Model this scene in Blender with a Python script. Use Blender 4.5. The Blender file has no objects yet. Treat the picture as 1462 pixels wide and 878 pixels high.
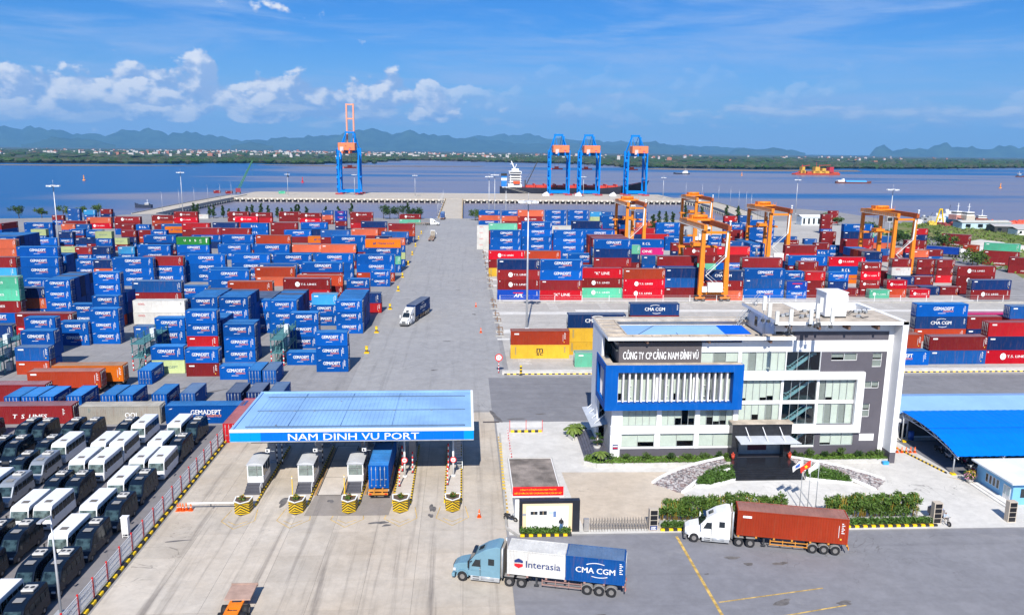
import bpy, bmesh, math, random
import numpy as np
from mathutils import Vector, Matrix
R = math.radians
SC = bpy.context.scene
COL = SC.collection
rnd = random.Random(11)

# ------------------------------------------------------------------ camera
CAM_H = 42.4
FPX = 1140.0                       # focal length in pixels of a 1462 px wide picture
cam_d = bpy.data.cameras.new('camera'); cam = bpy.data.objects.new('camera', cam_d); COL.objects.link(cam)
cam_d.sensor_fit = 'HORIZONTAL'; cam_d.sensor_width = 36.0; cam_d.lens = 36.0 * FPX / 1462.0
cam_d.clip_start = 0.5; cam_d.clip_end = 60000.0
PITCH, YAW, ROLL = math.atan(224 / FPX), math.atan(69 / FPX), 0.0108
_F = Vector((math.sin(YAW) * math.cos(PITCH), math.cos(YAW) * math.cos(PITCH), -math.sin(PITCH)))
_r = Vector((math.cos(YAW), -math.sin(YAW), 0)); _u = _r.cross(_F)
_Rt = math.cos(ROLL) * _r + math.sin(ROLL) * _u; _Up = -math.sin(ROLL) * _r + math.cos(ROLL) * _u
cam.matrix_world = Matrix(((_Rt.x, _Up.x, -_F.x, 0), (_Rt.y, _Up.y, -_F.y, 0), (_Rt.z, _Up.z, -_F.z, CAM_H), (0, 0, 0, 1)))
SC.camera = cam

# ------------------------------------------------------------------ light
SUN_EL, SUN_AZ = R(41.5), R(7.0)          # shadows fall along +Y, 7 degrees towards +X
sun_d = bpy.data.lights.new('sun', 'SUN'); sun = bpy.data.objects.new('sun', sun_d); COL.objects.link(sun)
sun_d.energy = 4.9; sun_d.angle = R(0.5); sun_d.color = (1.0, 0.95, 0.87)
_sd = Vector((math.sin(SUN_AZ) * math.cos(SUN_EL), math.cos(SUN_AZ) * math.cos(SUN_EL), -math.sin(SUN_EL)))
sun.rotation_euler = _sd.to_track_quat('-Z', 'Y').to_euler()

# ------------------------------------------------------------------ render settings
SC.view_settings.view_transform = 'Standard'; SC.view_settings.look = 'None'
SC.view_settings.exposure = 0.52; SC.view_settings.gamma = 1.0; SC.view_settings.use_curve_mapping = False
cy = SC.cycles
cy.use_denoising = True
try: cy.denoiser = 'OPENIMAGEDENOISE'
except Exception: pass
cy.max_bounces = 6; cy.diffuse_bounces = 2; cy.glossy_bounces = 3; cy.transmission_bounces = 3
cy.transparent_max_bounces = 8; cy.volume_bounces = 0
cy.caustics_reflective = False; cy.caustics_refractive = False
cy.sample_clamp_indirect = 4.0

# ------------------------------------------------------------------ world: sky with clouds
W = bpy.data.worlds.new('World'); SC.world = W; W.use_nodes = True
nt = W.node_tree; nt.nodes.clear()
class NB:
    """tiny node-graph helper"""
    def __init__(s, nt): s.nt = nt
    def n(s, t, **k):
        nd = s.nt.nodes.new(t)
        for a, v in k.items(): setattr(nd, a, v)
        return nd
    def put(s, sock, v):
        if hasattr(v, 'is_linked') or hasattr(v, 'links'): s.nt.links.new(v, sock)
        else: sock.default_value = v
    def math(s, op, a, b=None, c=None, clamp=False):
        nd = s.n('ShaderNodeMath', operation=op, use_clamp=clamp); s.put(nd.inputs[0], a)
        if b is not None: s.put(nd.inputs[1], b)
        if c is not None: s.put(nd.inputs[2], c)
        return nd.outputs[0]
    def ramp(s, v, a, b, lo=0.0, hi=1.0, smooth=True):
        nd = s.n('ShaderNodeMapRange', interpolation_type='SMOOTHSTEP' if smooth else 'LINEAR')
        s.put(nd.inputs[0], v)
        for i, q in enumerate((a, b, lo, hi)): s.put(nd.inputs[i + 1], q)
        return nd.outputs[0]
    def noise(s, vec, scale, detail=4, rough=.55, dist=0.0, w=None):
        nd = s.n('ShaderNodeTexNoise', noise_dimensions='3D')
        if vec is not None: s.put(nd.inputs['Vector'], vec)
        nd.inputs['Scale'].default_value = scale; nd.inputs['Detail'].default_value = detail
        nd.inputs['Roughness'].default_value = rough; nd.inputs['Distortion'].default_value = dist
        return nd.outputs[0]
    def mix(s, fac, a, b, blend='MIX'):
        nd = s.n('ShaderNodeMix', data_type='RGBA', blend_type=blend)
        s.put(nd.inputs[0], fac); s.put(nd.inputs[6], a); s.put(nd.inputs[7], b); return nd.outputs[2]
    def comb(s, x, y, z):
        nd = s.n('ShaderNodeCombineXYZ'); s.put(nd.inputs[0], x); s.put(nd.inputs[1], y); s.put(nd.inputs[2], z); return nd.outputs[0]
    def sep(s, v):
        nd = s.n('ShaderNodeSeparateXYZ'); s.put(nd.inputs[0], v); return nd.outputs
    def mapping(s, v, scale=(1, 1, 1), loc=(0, 0, 0), rot=(0, 0, 0)):
        nd = s.n('ShaderNodeMapping'); s.put(nd.inputs[0], v)
        nd.inputs[1].default_value = loc; nd.inputs[2].default_value = rot; nd.inputs[3].default_value = scale
        return nd.outputs[0]
b = NB(nt)
SKY_STRENGTH = 0.053
sky = b.n('ShaderNodeTexSky', sky_type='NISHITA', sun_disc=False, sun_elevation=SUN_EL, sun_rotation=R(180) + SUN_AZ,
          air_density=1.0, dust_density=0.6, ozone_density=3.0, altitude=40.0)
tc = b.n('ShaderNodeTexCoord')
X, Y, Z = b.sep(tc.outputs['Generated'])
az = b.math('ARCTAN2', X, Y); el = b.math('ARCSINE', Z)
skyc = b.mix(1.0, sky.outputs[0], (0.25, 0.80, 1.55, 1), 'MULTIPLY')
# thin high veils, drawn out along the horizon
pv = b.comb(b.math('MULTIPLY', az, 2.6), b.math('MULTIPLY', el, 17.0), 6.2)
v1 = b.noise(pv, 1.6, 7, .62, .5)
pv2 = b.comb(b.math('MULTIPLY', az, 6.0), b.math('MULTIPLY', el, 60.0), 9.1)
v2 = b.noise(pv2, 1.3, 5, .6, .3)
veil = b.math('MULTIPLY', b.ramp(v1, .40, .66), b.ramp(v2, .25, .8, .35, 1.0))
veil = b.math('MULTIPLY', veil, .78)
horizon = b.ramp(el, -.02, .16, .78, 0.0)
c0 = b.mix(horizon, skyc, (5.4, 8.0, 11.8, 1))
c1 = b.mix(veil, c0, (5.0, 7.2, 11.6, 1))
# cumulus bank above the horizon: piled heads, flat grey-blue feet
def bank(seed, kx, ky, lo, hi, th, soft, up):
    p = b.comb(b.math('MULTIPLY', az, kx), b.math('MULTIPLY', el, ky), seed)
    n1 = b.noise(p, 1.0, 9, .52, .08)
    p2 = b.comb(b.math('MULTIPLY_ADD', az, kx, -.05 * kx * .12), b.math('MULTIPLY_ADD', el, ky, up), seed)
    n2 = b.noise(p2, 1.0, 6, .52, .08)
    env = b.math('MULTIPLY', b.ramp(el, lo, lo + .018), b.ramp(el, lo + .03, hi, 1.0, 0.0))
    big = b.noise(b.comb(b.math('MULTIPLY', az, 2.6), 0.0, seed + 5.0), 1.0, 2, .5)
    dens = b.math('ADD', n1, b.math('MULTIPLY_ADD', env, .30, -.30))
    dens = b.math('ADD', dens, b.math('MULTIPLY_ADD', b.ramp(big, .36, .62), .16, -.1))
    a = b.ramp(dens, th, th + soft)
    lit = b.ramp(b.math('SUBTRACT', n1, n2), -.04, .11)
    return a, lit
side = b.ramp(az, -.02, .16, 1.0, .22)      # the piled heads stand over the left half, flatter rolls over the right
a1, l1 = bank(2.35, 17.0, 23.0, .022, .108, .405, .065, .22)
a1 = b.math('MULTIPLY', a1, side)
cc1 = b.mix(l1, (4.3, 6.4, 10.6, 1), (12.6, 12.8, 13.2, 1))
c2 = b.mix(b.math('MULTIPLY', a1, .93), c1, cc1)
a4, l4 = bank(4.15, 19.0, 27.0, .034, .135, .47, .06, .22)
a4 = b.math('MULTIPLY', a4, b.ramp(az, -.10, .1, 1.0, .12))
c2 = b.mix(b.math('MULTIPLY', a4, .9), c2, b.mix(l4, (5.0, 6.9, 10.8, 1), (12.8, 13.0, 13.4, 1)))
a2, l2 = bank(7.9, 14.0, 50.0, .014, .075, .45, .16, .35)
cc2 = b.mix(l2, (5.4, 7.2, 10.6, 1), (9.6, 10.4, 11.8, 1))
c3 = b.mix(b.math('MULTIPLY', a2, .62), c2, cc2)
bg = b.n('ShaderNodeBackground'); b.put(bg.inputs[0], c3); bg.inputs[1].default_value = SKY_STRENGTH
wo = b.n('ShaderNodeOutputWorld'); nt.links.new(bg.outputs[0], wo.inputs[0])

# ------------------------------------------------------------------ mesh helpers
class MB:
    def __init__(s): s.v = []; s.f = []; s.m = []; s.s = []
    def face(s, pts, m=0, sm=False):
        k = len(s.v); s.v += [tuple(p) for p in pts]; s.f.append(tuple(range(k, k + len(pts)))); s.m.append(m); s.s.append(sm)
    def box(s, x0, y0, z0, x1, y1, z1, m=0, T=None):
        p = [(x0, y0, z0), (x1, y0, z0), (x1, y1, z0), (x0, y1, z0), (x0, y0, z1), (x1, y0, z1), (x1, y1, z1), (x0, y1, z1)]
        if T is not None: p = [tuple(T @ Vector(q)) for q in p]
        k = len(s.v); s.v += p
        for q in ((0, 3, 2, 1), (4, 5, 6, 7), (0, 1, 5, 4), (1, 2, 6, 5), (2, 3, 7, 6), (3, 0, 4, 7)):
            s.f.append(tuple(k + i for i in q)); s.m.append(m); s.s.append(False)
        return s
    def cbox(s, cx, cy, z0, dx, dy, dz, m=0): return s.box(cx - dx / 2, cy - dy / 2, z0, cx + dx / 2, cy + dy / 2, z0 + dz, m)
    def frame(s, p0, p1):
        d = (Vector(p1) - Vector(p0)); L = d.length; d = d / L if L else Vector((0, 0, 1))
        up = Vector((0, 0, 1)) if abs(d.z) < .95 else Vector((0, 1, 0))
        a = d.cross(up).normalized(); c = a.cross(d).normalized(); return a, c
    def bar(s, p0, p1, w, h=None, m=0):
        h = h or w; a, c = s.frame(p0, p1); p0 = Vector(p0); p1 = Vector(p1); k = len(s.v)
        for p in (p0, p1):
            for i, j in ((-1, -1), (1, -1), (1, 1), (-1, 1)): s.v.append(tuple(p + a * (i * w / 2) + c * (j * h / 2)))
        for q in ((3, 2, 1, 0), (4, 5, 6, 7), (0, 1, 5, 4), (1, 2, 6, 5), (2, 3, 7, 6), (3, 0, 4, 7)):
            s.f.append(tuple(k + i for i in q)); s.m.append(m); s.s.append(False)
        return s
    def cyl(s, p0, p1, r0, r1=None, n=10, m=0, cap=True):
        r1 = r0 if r1 is None else r1; a, c = s.frame(p0, p1); p0 = Vector(p0); p1 = Vector(p1); k = len(s.v)
        for p, r in ((p0, r0), (p1, r1)):
            for i in range(n):
                t = 2 * math.pi * i / n; s.v.append(tuple(p + a * (r * math.cos(t)) + c * (r * math.sin(t))))
        for i in range(n):
            j = (i + 1) % n; s.f.append((k + i, k + j, k + n + j, k + n + i)); s.m.append(m); s.s.append(True)
        if cap:
            s.f.append(tuple(k + i for i in range(n - 1, -1, -1))); s.f.append(tuple(k + n + i for i in range(n))); s.m += [m, m]; s.s += [False, False]
        return s
    def prism(s, poly, axis, a0, a1, m=0, cap=True):
        """poly: 2D points, (y,z) for axis x, (x,z) for y, (x,y) for z"""
        def P(q, a): return {'x': (a, q[0], q[1]), 'y': (q[0], a, q[1]), 'z': (q[0], q[1], a)}[axis]
        k = len(s.v); n = len(poly)
        s.v += [P(q, a0) for q in poly] + [P(q, a1) for q in poly]
        for i in range(n):
            j = (i + 1) % n; s.f.append((k + i, k + j, k + n + j, k + n + i)); s.m.append(m); s.s.append(False)
        if cap:
            s.f.append(tuple(k + i for i in range(n - 1, -1, -1))); s.f.append(tuple(k + n + i for i in range(n))); s.m += [m, m]; s.s += [False, False]
        return s
    def grid(s, rows, m=0, sm=False):
        k = len(s.v); nr = len(rows); nc = len(rows[0])
        for r in rows: s.v += [tuple(p) for p in r]
        for i in range(nr - 1):
            for j in range(nc - 1):
                q = k + i * nc + j; s.f.append((q, q + 1, q + nc + 1, q + nc)); s.m.append(m); s.s.append(sm)
        return s
    def ring(s, pts, r, n=6, m=0):
        for a, c in zip(pts[:-1], pts[1:]): s.cyl(a, c, r, n=n, m=m, cap=False)
    def leaves(s, cx, cy, cz, rx, ry, rz, n, size, rg, m=0, shell=.45, droop=0.0):
        u = rg.normal(size=(n, 3)); u /= np.linalg.norm(u, axis=1)[:, None]
        rr = (shell + (1 - shell) * rg.random(n)) ; c = u * rr[:, None] * np.array([rx, ry, rz]) + np.array([cx, cy, cz])
        a = rg.normal(size=(n, 3)); a[:, 2] *= .6; a /= np.linalg.norm(a, axis=1)[:, None]
        t = rg.normal(size=(n, 3)); w = np.cross(a, t); w /= np.linalg.norm(w, axis=1)[:, None]
        sz = size * (.6 + .8 * rg.random(n))
        a = a * sz[:, None]; w = w * (sz * .42)[:, None]; a[:, 2] -= droop * sz
        k = len(s.v)
        P = np.stack([c - a, c + w, c + a, c - w], 1).reshape(-1, 3)
        s.v += [tuple(p) for p in P.tolist()]
        s.f += [(k + 4 * i, k + 4 * i + 1, k + 4 * i + 2, k + 4 * i + 3) for i in range(n)]; s.m += [m] * n; s.s += [False] * n
        return s
    def tri(s): return sum(len(f) - 2 for f in s.f)
    def mesh(s, name, mats, bev=0.0, segs=1):
        me = bpy.data.meshes.new(name); me.from_pydata(s.v, [], s.f)
        for m in (mats if isinstance(mats, (list, tuple)) else [mats]): me.materials.append(m)
        me.polygons.foreach_set('material_index', s.m); me.polygons.foreach_set('use_smooth', s.s)
        if bev:
            bm = bmesh.new(); bm.from_mesh(me); bmesh.ops.remove_doubles(bm, verts=bm.verts, dist=.0005)
            bmesh.ops.bevel(bm, geom=[e for e in bm.edges if len(e.link_faces) == 2 and e.calc_face_angle(0) > .5], offset=bev, segments=segs, affect='EDGES', profile=.6, clamp_overlap=True)
            bm.to_mesh(me); bm.free()
        me.update(); return me
    def build(s, name, mats, parent=None, bev=0.0, segs=1, loc=None, rz=0.0): return obj(name, s.mesh(name, mats, bev, segs), parent, loc, rz)

def obj(name, me, parent=None, loc=None, rz=0.0):
    o = bpy.data.objects.new(name, me); COL.objects.link(o)
    if parent is not None: o.parent = parent
    if loc is not None: o.location = loc
    if rz: o.rotation_euler = (0, 0, rz)
    return o
def tag(o, label=None, cat=None, group=None, kind=None):
    if label: o['label'] = label
    if cat: o['category'] = cat
    if group: o['group'] = group
    if kind: o['kind'] = kind
    return o
def thing(name, label, cat, loc=(0, 0, 0), rz=0.0, group=None):
    o = bpy.data.objects.new(name, None); COL.objects.link(o); o.location = loc; o.rotation_euler = (0, 0, rz); o.empty_display_size = .3
    return tag(o, label, cat, group)
_kids = {}
def kids(o): return [c for c in o.children]
def copy_tree(o, parent=None):
    c = o.copy(); COL.objects.link(c); c.parent = parent
    for ch in kids(o): copy_tree(ch, c)
    return c
ORD = ['first', 'second', 'third', 'fourth', 'fifth', 'sixth', 'seventh', 'eighth', 'ninth', 'tenth', 'eleventh', 'twelfth', 'thirteenth',
       'fourteenth', 'fifteenth', 'sixteenth', 'seventeenth', 'eighteenth', 'nineteenth', 'twentieth']
def ordw(i):
    if i < 20: return ORD[i]
    t = {2: 'twenty', 3: 'thirty', 4: 'forty', 5: 'fifty', 6: 'sixty', 7: 'seventy', 8: 'eighty', 9: 'ninety'}
    n = i + 1; return t[n // 10] + ('-' + ORD[n % 10 - 1] if n % 10 else 'th') if n % 10 else t[n // 10][:-1] + 'ieth'

# pixel (of the 1462 px photograph) to a point on a horizontal plane: used for laying out scattered ground things
def G(px, py, z=0.0):
    d = _F + (px - 731) / FPX * _Rt - (py - 439) / FPX * _Up
    t = (z - CAM_H) / d.z; return Vector((0, 0, CAM_H)) + d * t

# ------------------------------------------------------------------ materials
def lin(r, g, bl, k=1.0):
    def f(c):
        c /= 255.0; return c / 12.92 if c <= .04045 else ((c + .055) / 1.055) ** 2.4
    return (f(r) * k, f(g) * k, f(bl) * k, 1)
MATS = {}
def mat(name, col, rough=.6, metal=0.0, var=.12, scale=.8, fine=0.0, bump=0.0, bscale=40.0, spec=.4, rand=0.0, streak=None, streakc=(.22, .10, .05, 1), emit=None, coat=0.0, coord='Object', stretch=(1, 1, 1), trans=0.0):
    if name in MATS: return MATS[name]
    m = bpy.data.materials.new(name); m.use_nodes = True; n = m.node_tree; n.nodes.clear(); q = NB(n)
    out = q.n('ShaderNodeOutputMaterial'); bs = q.n('ShaderNodeBsdfPrincipled'); n.links.new(bs.outputs[0], out.inputs[0])
    col = tuple(col) if len(col) == 4 else tuple(col) + (1,)
    tcn = q.n('ShaderNodeTexCoord').outputs[coord] if coord != 'World' else q.n('ShaderNodeNewGeometry').outputs['Position']
    vec = q.mapping(tcn, stretch)
    c = col
    if var:
        nz = q.noise(vec, scale, 6, .62)
        f = q.ramp(nz, .3, .72, 1 - var, 1 + var * .6)
        nd = q.n('ShaderNodeVectorMath', operation='SCALE'); nd.inputs[0].default_value = col[:3]; q.put(nd.inputs['Scale'], f); c = nd.outputs[0]
    if fine:
        nz2 = q.noise(vec, scale * 22, 3, .6)
        f2 = q.ramp(nz2, .25, .8, 1 - fine, 1 + fine)
        nd = q.n('ShaderNodeVectorMath', operation='SCALE'); q.put(nd.inputs[0], c); q.put(nd.inputs['Scale'], f2); c = nd.outputs[0]
    if rand:
        oi = q.n('ShaderNodeObjectInfo').outputs['Random']
        f3 = q.math('MULTIPLY_ADD', oi, 2 * rand, 1 - rand)
        nd = q.n('ShaderNodeVectorMath', operation='SCALE'); q.put(nd.inputs[0], c); q.put(nd.inputs['Scale'], f3); c = nd.outputs[0]
    if streak:
        sv = q.mapping(tcn, (2.3, 2.3, .22))
        if rand:
            av = q.n('ShaderNodeVectorMath', operation='ADD'); q.put(av.inputs[0], sv)
            sc_ = q.math('MULTIPLY', q.n('ShaderNodeObjectInfo').outputs['Random'], 50.0); q.put(av.inputs[1], q.comb(sc_, sc_, sc_)); sv = av.outputs[0]
        st = q.noise(sv, 1.6, 7, .7)
        c = q.mix(q.ramp(st, .50, .82, 0.0, streak), c, streakc)
    q.put(bs.inputs['Base Color'], c)
    bs.inputs['Roughness'].default_value = rough; bs.inputs['Metallic'].default_value = metal
    bs.inputs['Specular IOR Level'].default_value = spec
    if coat: bs.inputs['Coat Weight'].default_value = coat; bs.inputs['Coat Roughness'].default_value = .08
    if trans: bs.inputs['Transmission Weight'].default_value = trans
    if bump:
        bp = q.n('ShaderNodeBump'); bp.inputs['Strength'].default_value = min(1.0, bump); bp.inputs['Distance'].default_value = .02
        q.put(bp.inputs['Height'], q.noise(vec, bscale, 4, .6)); n.links.new(bp.outputs[0], bs.inputs['Normal'])
    if emit: bs.inputs['Emission Color'].default_value = emit; bs.inputs['Emission Strength'].default_value = 1.0
    MATS[name] = m; return m
def glass_mat(name, tint, alpha, rough=.03):
    """thin pane: part mirror, part see-through"""
    m = bpy.data.materials.new(name); m.use_nodes = True; n = m.node_tree; n.nodes.clear(); q = NB(n)
    out = q.n('ShaderNodeOutputMaterial'); tr = q.n('ShaderNodeBsdfTransparent'); tr.inputs[0].default_value = tint
    gl = q.n('ShaderNodeBsdfGlossy'); gl.inputs['Roughness'].default_value = rough; gl.inputs[0].default_value = (.9, .95, 1, 1)
    fr = q.n('ShaderNodeLayerWeight'); fr.inputs[0].default_value = .5; fr5 = q.math('POWER', fr.outputs['Facing'], 4.0)
    mx = q.n('ShaderNodeMixShader'); q.put(mx.inputs[0], q.math('MULTIPLY_ADD', fr5, .7, alpha, clamp=True))
    n.links.new(tr.outputs[0], mx.inputs[1]); n.links.new(gl.outputs[0], mx.inputs[2]); n.links.new(mx.outputs[0], out.inputs[0])
    MATS[name] = m; return m
WHITE = mat('white_paint', (.80, .80, .79), .5, var=.08, scale=.35, fine=.03, streak=.18, streakc=(.42, .40, .36, 1))
BLACK = mat('black_rubber', (.018, .018, .02), .7)
DARK = mat('dark_steel', (.05, .052, .056), .55, var=.25, scale=2)
STEEL = mat('galvanised_steel', (.42, .44, .46), .45, .3, var=.15, scale=1.5)
YELLOW = mat('yellow_paint', lin(238, 196, 20, .95), .55, var=.2, scale=3)
KBLACK = mat('black_paint', (.025, .025, .027), .55, var=.25, scale=3)
REDP = mat('red_paint', lin(214, 34, 34), .5, var=.15)
GLASS_D = mat('dark_vehicle_glass', (.012, .018, .024), .06, var=0, spec=.8)
CONC = mat('concrete', (.40, .385, .355), .85, var=.22, scale=.4, fine=.1, bump=.25, bscale=12)
LEAF = mat('leaf_green', (.075, .135, .022), .6, var=.45, scale=1.1, fine=.35, spec=.25)
LEAF_D = mat('leaf_dark', (.035, .075, .018), .65, var=.4, scale=1.0, fine=.3, spec=.2)
BARK = mat('bark', (.14, .10, .065), .9, var=.3, scale=3)
ORANGEP = mat('orange_paint', lin(236, 98, 30), .5, var=.12)

# ------------------------------------------------------------------ lettering
_tx = {}
def text_geo(s, w, h, bold=.0, shear=0.0):
    """vertices and faces of a line of lettering that fills w x h metres, lower left at 0,0, in the XZ plane facing -Y"""
    key = (s, bold, shear)
    if key not in _tx:
        cu = bpy.data.curves.new('lettering', 'FONT'); cu.body = s; cu.resolution_u = 2; cu.size = 1; cu.offset = 0.0; cu.shear = shear
        ob = bpy.data.objects.new('lettering', cu); me = bpy.data.meshes.new_from_object(ob)
        v = np.array([tuple(q.co) for q in me.vertices]); f = [tuple(p.vertices) for p in me.polygons]
        bpy.data.objects.remove(ob); bpy.data.curves.remove(cu); bpy.data.meshes.remove(me)
        mn = v.min(0); mx = v.max(0); _tx[key] = ((v - mn) / np.maximum(mx - mn, 1e-6), f, (mx - mn)[0] / (mx - mn)[1])
    v, f, asp = _tx[key]
    if h is None: h = w / asp
    if w is None: w = h * asp
    return [(p[0] * w, 0.0, p[1] * h) for p in v.tolist()], f, w, h
def put_text(mb, s, x, z, w, h, y=0.0, m=0, bold=.02, shear=0.0, T=None):
    v, f, w, h = text_geo(s, w, h, min(bold, .008), shear)
    if bold > .015:                      # heavier strokes: a second pass set slightly aside
        d = h * bold * 1.6; put_text(mb, s, x + d, z, w - d, h, y - .001, m, 0.0, shear, T); put_text(mb, s, x + d / 2, z + d * .3, w - d, h - d * .5, y - .002, m, 0.0, shear, T); v = [(p[0] * (w - d) / w, p[1], p[2]) for p in v]
    k = len(mb.v)
    for p in v:
        q = (p[0] + x, y, p[2] + z)
        mb.v.append(tuple(T @ Vector(q)) if T is not None else q)
    for q in f: mb.f.append(tuple(k + i for i in q)); mb.m.append(m); mb.s.append(False)
    return w, h
def disc(mb, x, z, r, y=0.0, m=0, n=20, r0=0.0, a0=0.0, a1=2 * math.pi, sx=1.0):
    if r0 == 0 and a1 - a0 > 6.2:
        mb.face([(x + sx * r * math.cos(2 * math.pi * i / n), y, z + r * math.sin(2 * math.pi * i / n)) for i in range(n)], m)
    else:
        for i in range(n):
            t0 = a0 + (a1 - a0) * i / n; t1 = a0 + (a1 - a0) * (i + 1) / n
            mb.face([(x + sx * q * math.cos(t), y, z + q * math.sin(t)) for q, t in ((r0, t0), (r, t0), (r, t1), (r0, t1))], m)
# ================================================================== SETTING
def sheet(name, pts, z, m, kind='structure', parent=None):
    mb = MB(); mb.face([(p[0], p[1], z) for p in pts], 0); o = mb.build(name, m, parent)
    if kind: o['kind'] = kind
    return o
def rect(x0, y0, x1, y1): return [(x0, y0), (x1, y0), (x1, y1), (x0, y1)]

def ground_mat(name, col, alt, tracks=0.0, tdir='y', patch=.5, rough=.9, slabs=False, big=.035, stain=.35, stainc=(.05, .05, .052, 1)):
    m = bpy.data.materials.new(name); m.use_nodes = True; n = m.node_tree; n.nodes.clear(); q = NB(n)
    out = q.n('ShaderNodeOutputMaterial'); bs = q.n('ShaderNodeBsdfPrincipled'); n.links.new(bs.outputs[0], out.inputs[0])
    pos = q.n('ShaderNodeNewGeometry').outputs['Position']
    c = q.mix(q.ramp(q.noise(pos, big, 6, .6, .4), .35, .68, 0.0, patch), col, alt)
    f = q.ramp(q.noise(pos, 1.1, 8, .72), .25, .8, .94, 1.06)
    vm = q.n('ShaderNodeVectorMath', operation='SCALE'); q.put(vm.inputs[0], c); q.put(vm.inputs['Scale'], f); c = vm.outputs[0]
    if slabs:
        vm = q.n('ShaderNodeVectorMath', operation='SCALE'); q.put(vm.inputs[0], c); q.put(vm.inputs['Scale'], q.math('MULTIPLY_ADD', q.n('ShaderNodeObjectInfo').outputs['Random'], .16, .90)); c = vm.outputs[0]
    if tracks:
        sv = q.mapping(pos, (.55, .018, 1) if tdir == 'y' else (.018, .55, 1))
        c = q.mix(q.ramp(q.noise(sv, 1.3, 7, .65, .3), .5, .78, 0.0, tracks), c, stainc)
    if stain:
        c = q.mix(q.ramp(q.noise(pos, .16, 9, .7, .8), .62, .80, 0.0, stain), c, stainc)
        c = q.mix(q.ramp(q.noise(q.mapping(pos, (1, 1, 1), (31, 17, 5)), .11, 9, .68, .5), .62, .82, 0.0, stain), c, (.5, .48, .44, 1))
    f = q.ramp(q.noise(q.mapping(pos, (1, 1, 1), (7, 3, 1)), .42, 9, .74, .3), .3, .72, .88, 1.09)      # mottling
    vm = q.n('ShaderNodeVectorMath', operation='SCALE'); q.put(vm.inputs[0], c); q.put(vm.inputs['Scale'], f); c = vm.outputs[0]
    ck = q.math('ABSOLUTE', q.math('SUBTRACT', q.noise(pos, .10, 4, .6, 1.2), .5)); ck = q.math('MULTIPLY', q.ramp(ck, 0.0, .004, .55, 0.0), q.ramp(q.noise(pos, .03, 3, .5), .48, .6))   # hairline cracks
    c = q.mix(ck, c, (.09, .085, .08, 1))
    q.put(bs.inputs['Base Color'], c); bs.inputs['Roughness'].default_value = rough; bs.inputs['Specular IOR Level'].default_value = .25
    bp = q.n('ShaderNodeBump'); bp.inputs['Strength'].default_value = .25; bp.inputs['Distance'].default_value = .03
    q.put(bp.inputs['Height'], q.noise(pos, 9, 5, .7)); n.links.new(bp.outputs[0], bs.inputs['Normal'])
    MATS[name] = m; return m
ASPH = ground_mat('yard_asphalt', (.25, .245, .25, 1), (.32, .31, .30, 1), tracks=.3, tdir='y', stain=.22)
ASPH_R = ground_mat('front_road_asphalt', (.205, .205, .225, 1), (.25, .248, .26, 1), tracks=.35, tdir='x', stain=.45, stainc=(.11, .11, .125, 1))
LOT = ground_mat('bus_lot_asphalt', (.20, .19, .20, 1), (.25, .235, .235, 1), tracks=.15, stain=.2)
APRON = ground_mat('gate_concrete', (.45, .38, .30, 1), (.52, .475, .415, 1), tracks=.95, tdir='y', patch=.9, stain=.6, slabs=True, stainc=(.16, .14, .125, 1))
PLAZA = ground_mat('plaza_paving', (.55, .53, .495, 1), (.62, .605, .575, 1), patch=.7, stain=.15, stainc=(.3, .27, .24, 1))
PLAZA_T = ground_mat('plaza_tan_paving', (.50, .42, .33, 1), (.54, .48, .41, 1), patch=.7, stain=.12, stainc=(.33, .28, .22, 1))
YARDC = ground_mat('yard_concrete', (.40, .38, .35, 1), (.50, .48, .45, 1), tracks=.4, tdir='x', stain=.35, stainc=(.16, .15, .14, 1))
STRIPC = ground_mat('runway_concrete', (.60, .585, .55, 1), (.66, .64, .61, 1), tracks=.2, tdir='x', stain=.25, stainc=(.26, .24, .22, 1))
WHARFC = ground_mat('wharf_concrete', (.46, .41, .34, 1), (.52, .47, .40, 1), tracks=.2, tdir='x', stain=.2, big=.02)
GRASSG = ground_mat('field_grass', (.12, .17, .035, 1), (.22, .19, .08, 1), patch=.9, stain=.5, big=.03, stainc=(.06, .09, .02, 1))
LINE_Y = mat('yellow_line_paint', lin(226, 188, 104, .8), .85, var=.5, scale=1.2, fine=.3, coord='World')
LINE_W = mat('white_line_paint', (.62, .60, .56), .8, var=.3, scale=1.2, fine=.25, coord='World')

# ---- water: silty mauve water with drawn-out bands of clear blue
WATER_Z = -3.2
wm = bpy.data.materials.new('harbour_water'); wm.use_nodes = True; n_ = wm.node_tree; n_.nodes.clear(); q = NB(n_)
out = q.n('ShaderNodeOutputMaterial'); bs = q.n('ShaderNodeBsdfPrincipled'); n_.links.new(bs.outputs[0], out.inputs[0])
pos = q.n('ShaderNodeNewGeometry').outputs['Position']; px_, py_, pz_ = q.sep(pos)
band = q.noise(q.mapping(pos, (.00035, .0016, 1)), 1.6, 5, .55, .9)
left = q.ramp(q.math('MULTIPLY_ADD', py_, .16, px_), -420.0, 20.0, .30, 0.0)
deep = q.ramp(q.math('ADD', band, left), .47, .60)
c = q.mix(deep, (.195, .182, .225, 1), (.005, .088, .25, 1))
c = q.mix(q.ramp(q.noise(q.mapping(pos, (.002, .03, 1)), 1.0, 5, .6), .45, .75, 0.0, .35), c, (.06, .10, .26, 1))
q.put(bs.inputs['Base Color'], c); bs.inputs['Roughness'].default_value = .30; bs.inputs['Specular IOR Level'].default_value = .10
bp = q.n('ShaderNodeBump'); bp.inputs['Strength'].default_value = .6; bp.inputs['Distance'].default_value = .35
q.put(bp.inputs['Height'], q.noise(q.mapping(pos, (.25, .6, 1)), .6, 5, .65)); n_.links.new(bp.outputs[0], bs.inputs['Normal'])
sheet('water', rect(-32000, -900, 32000, 33500), WATER_Z, wm)

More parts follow.
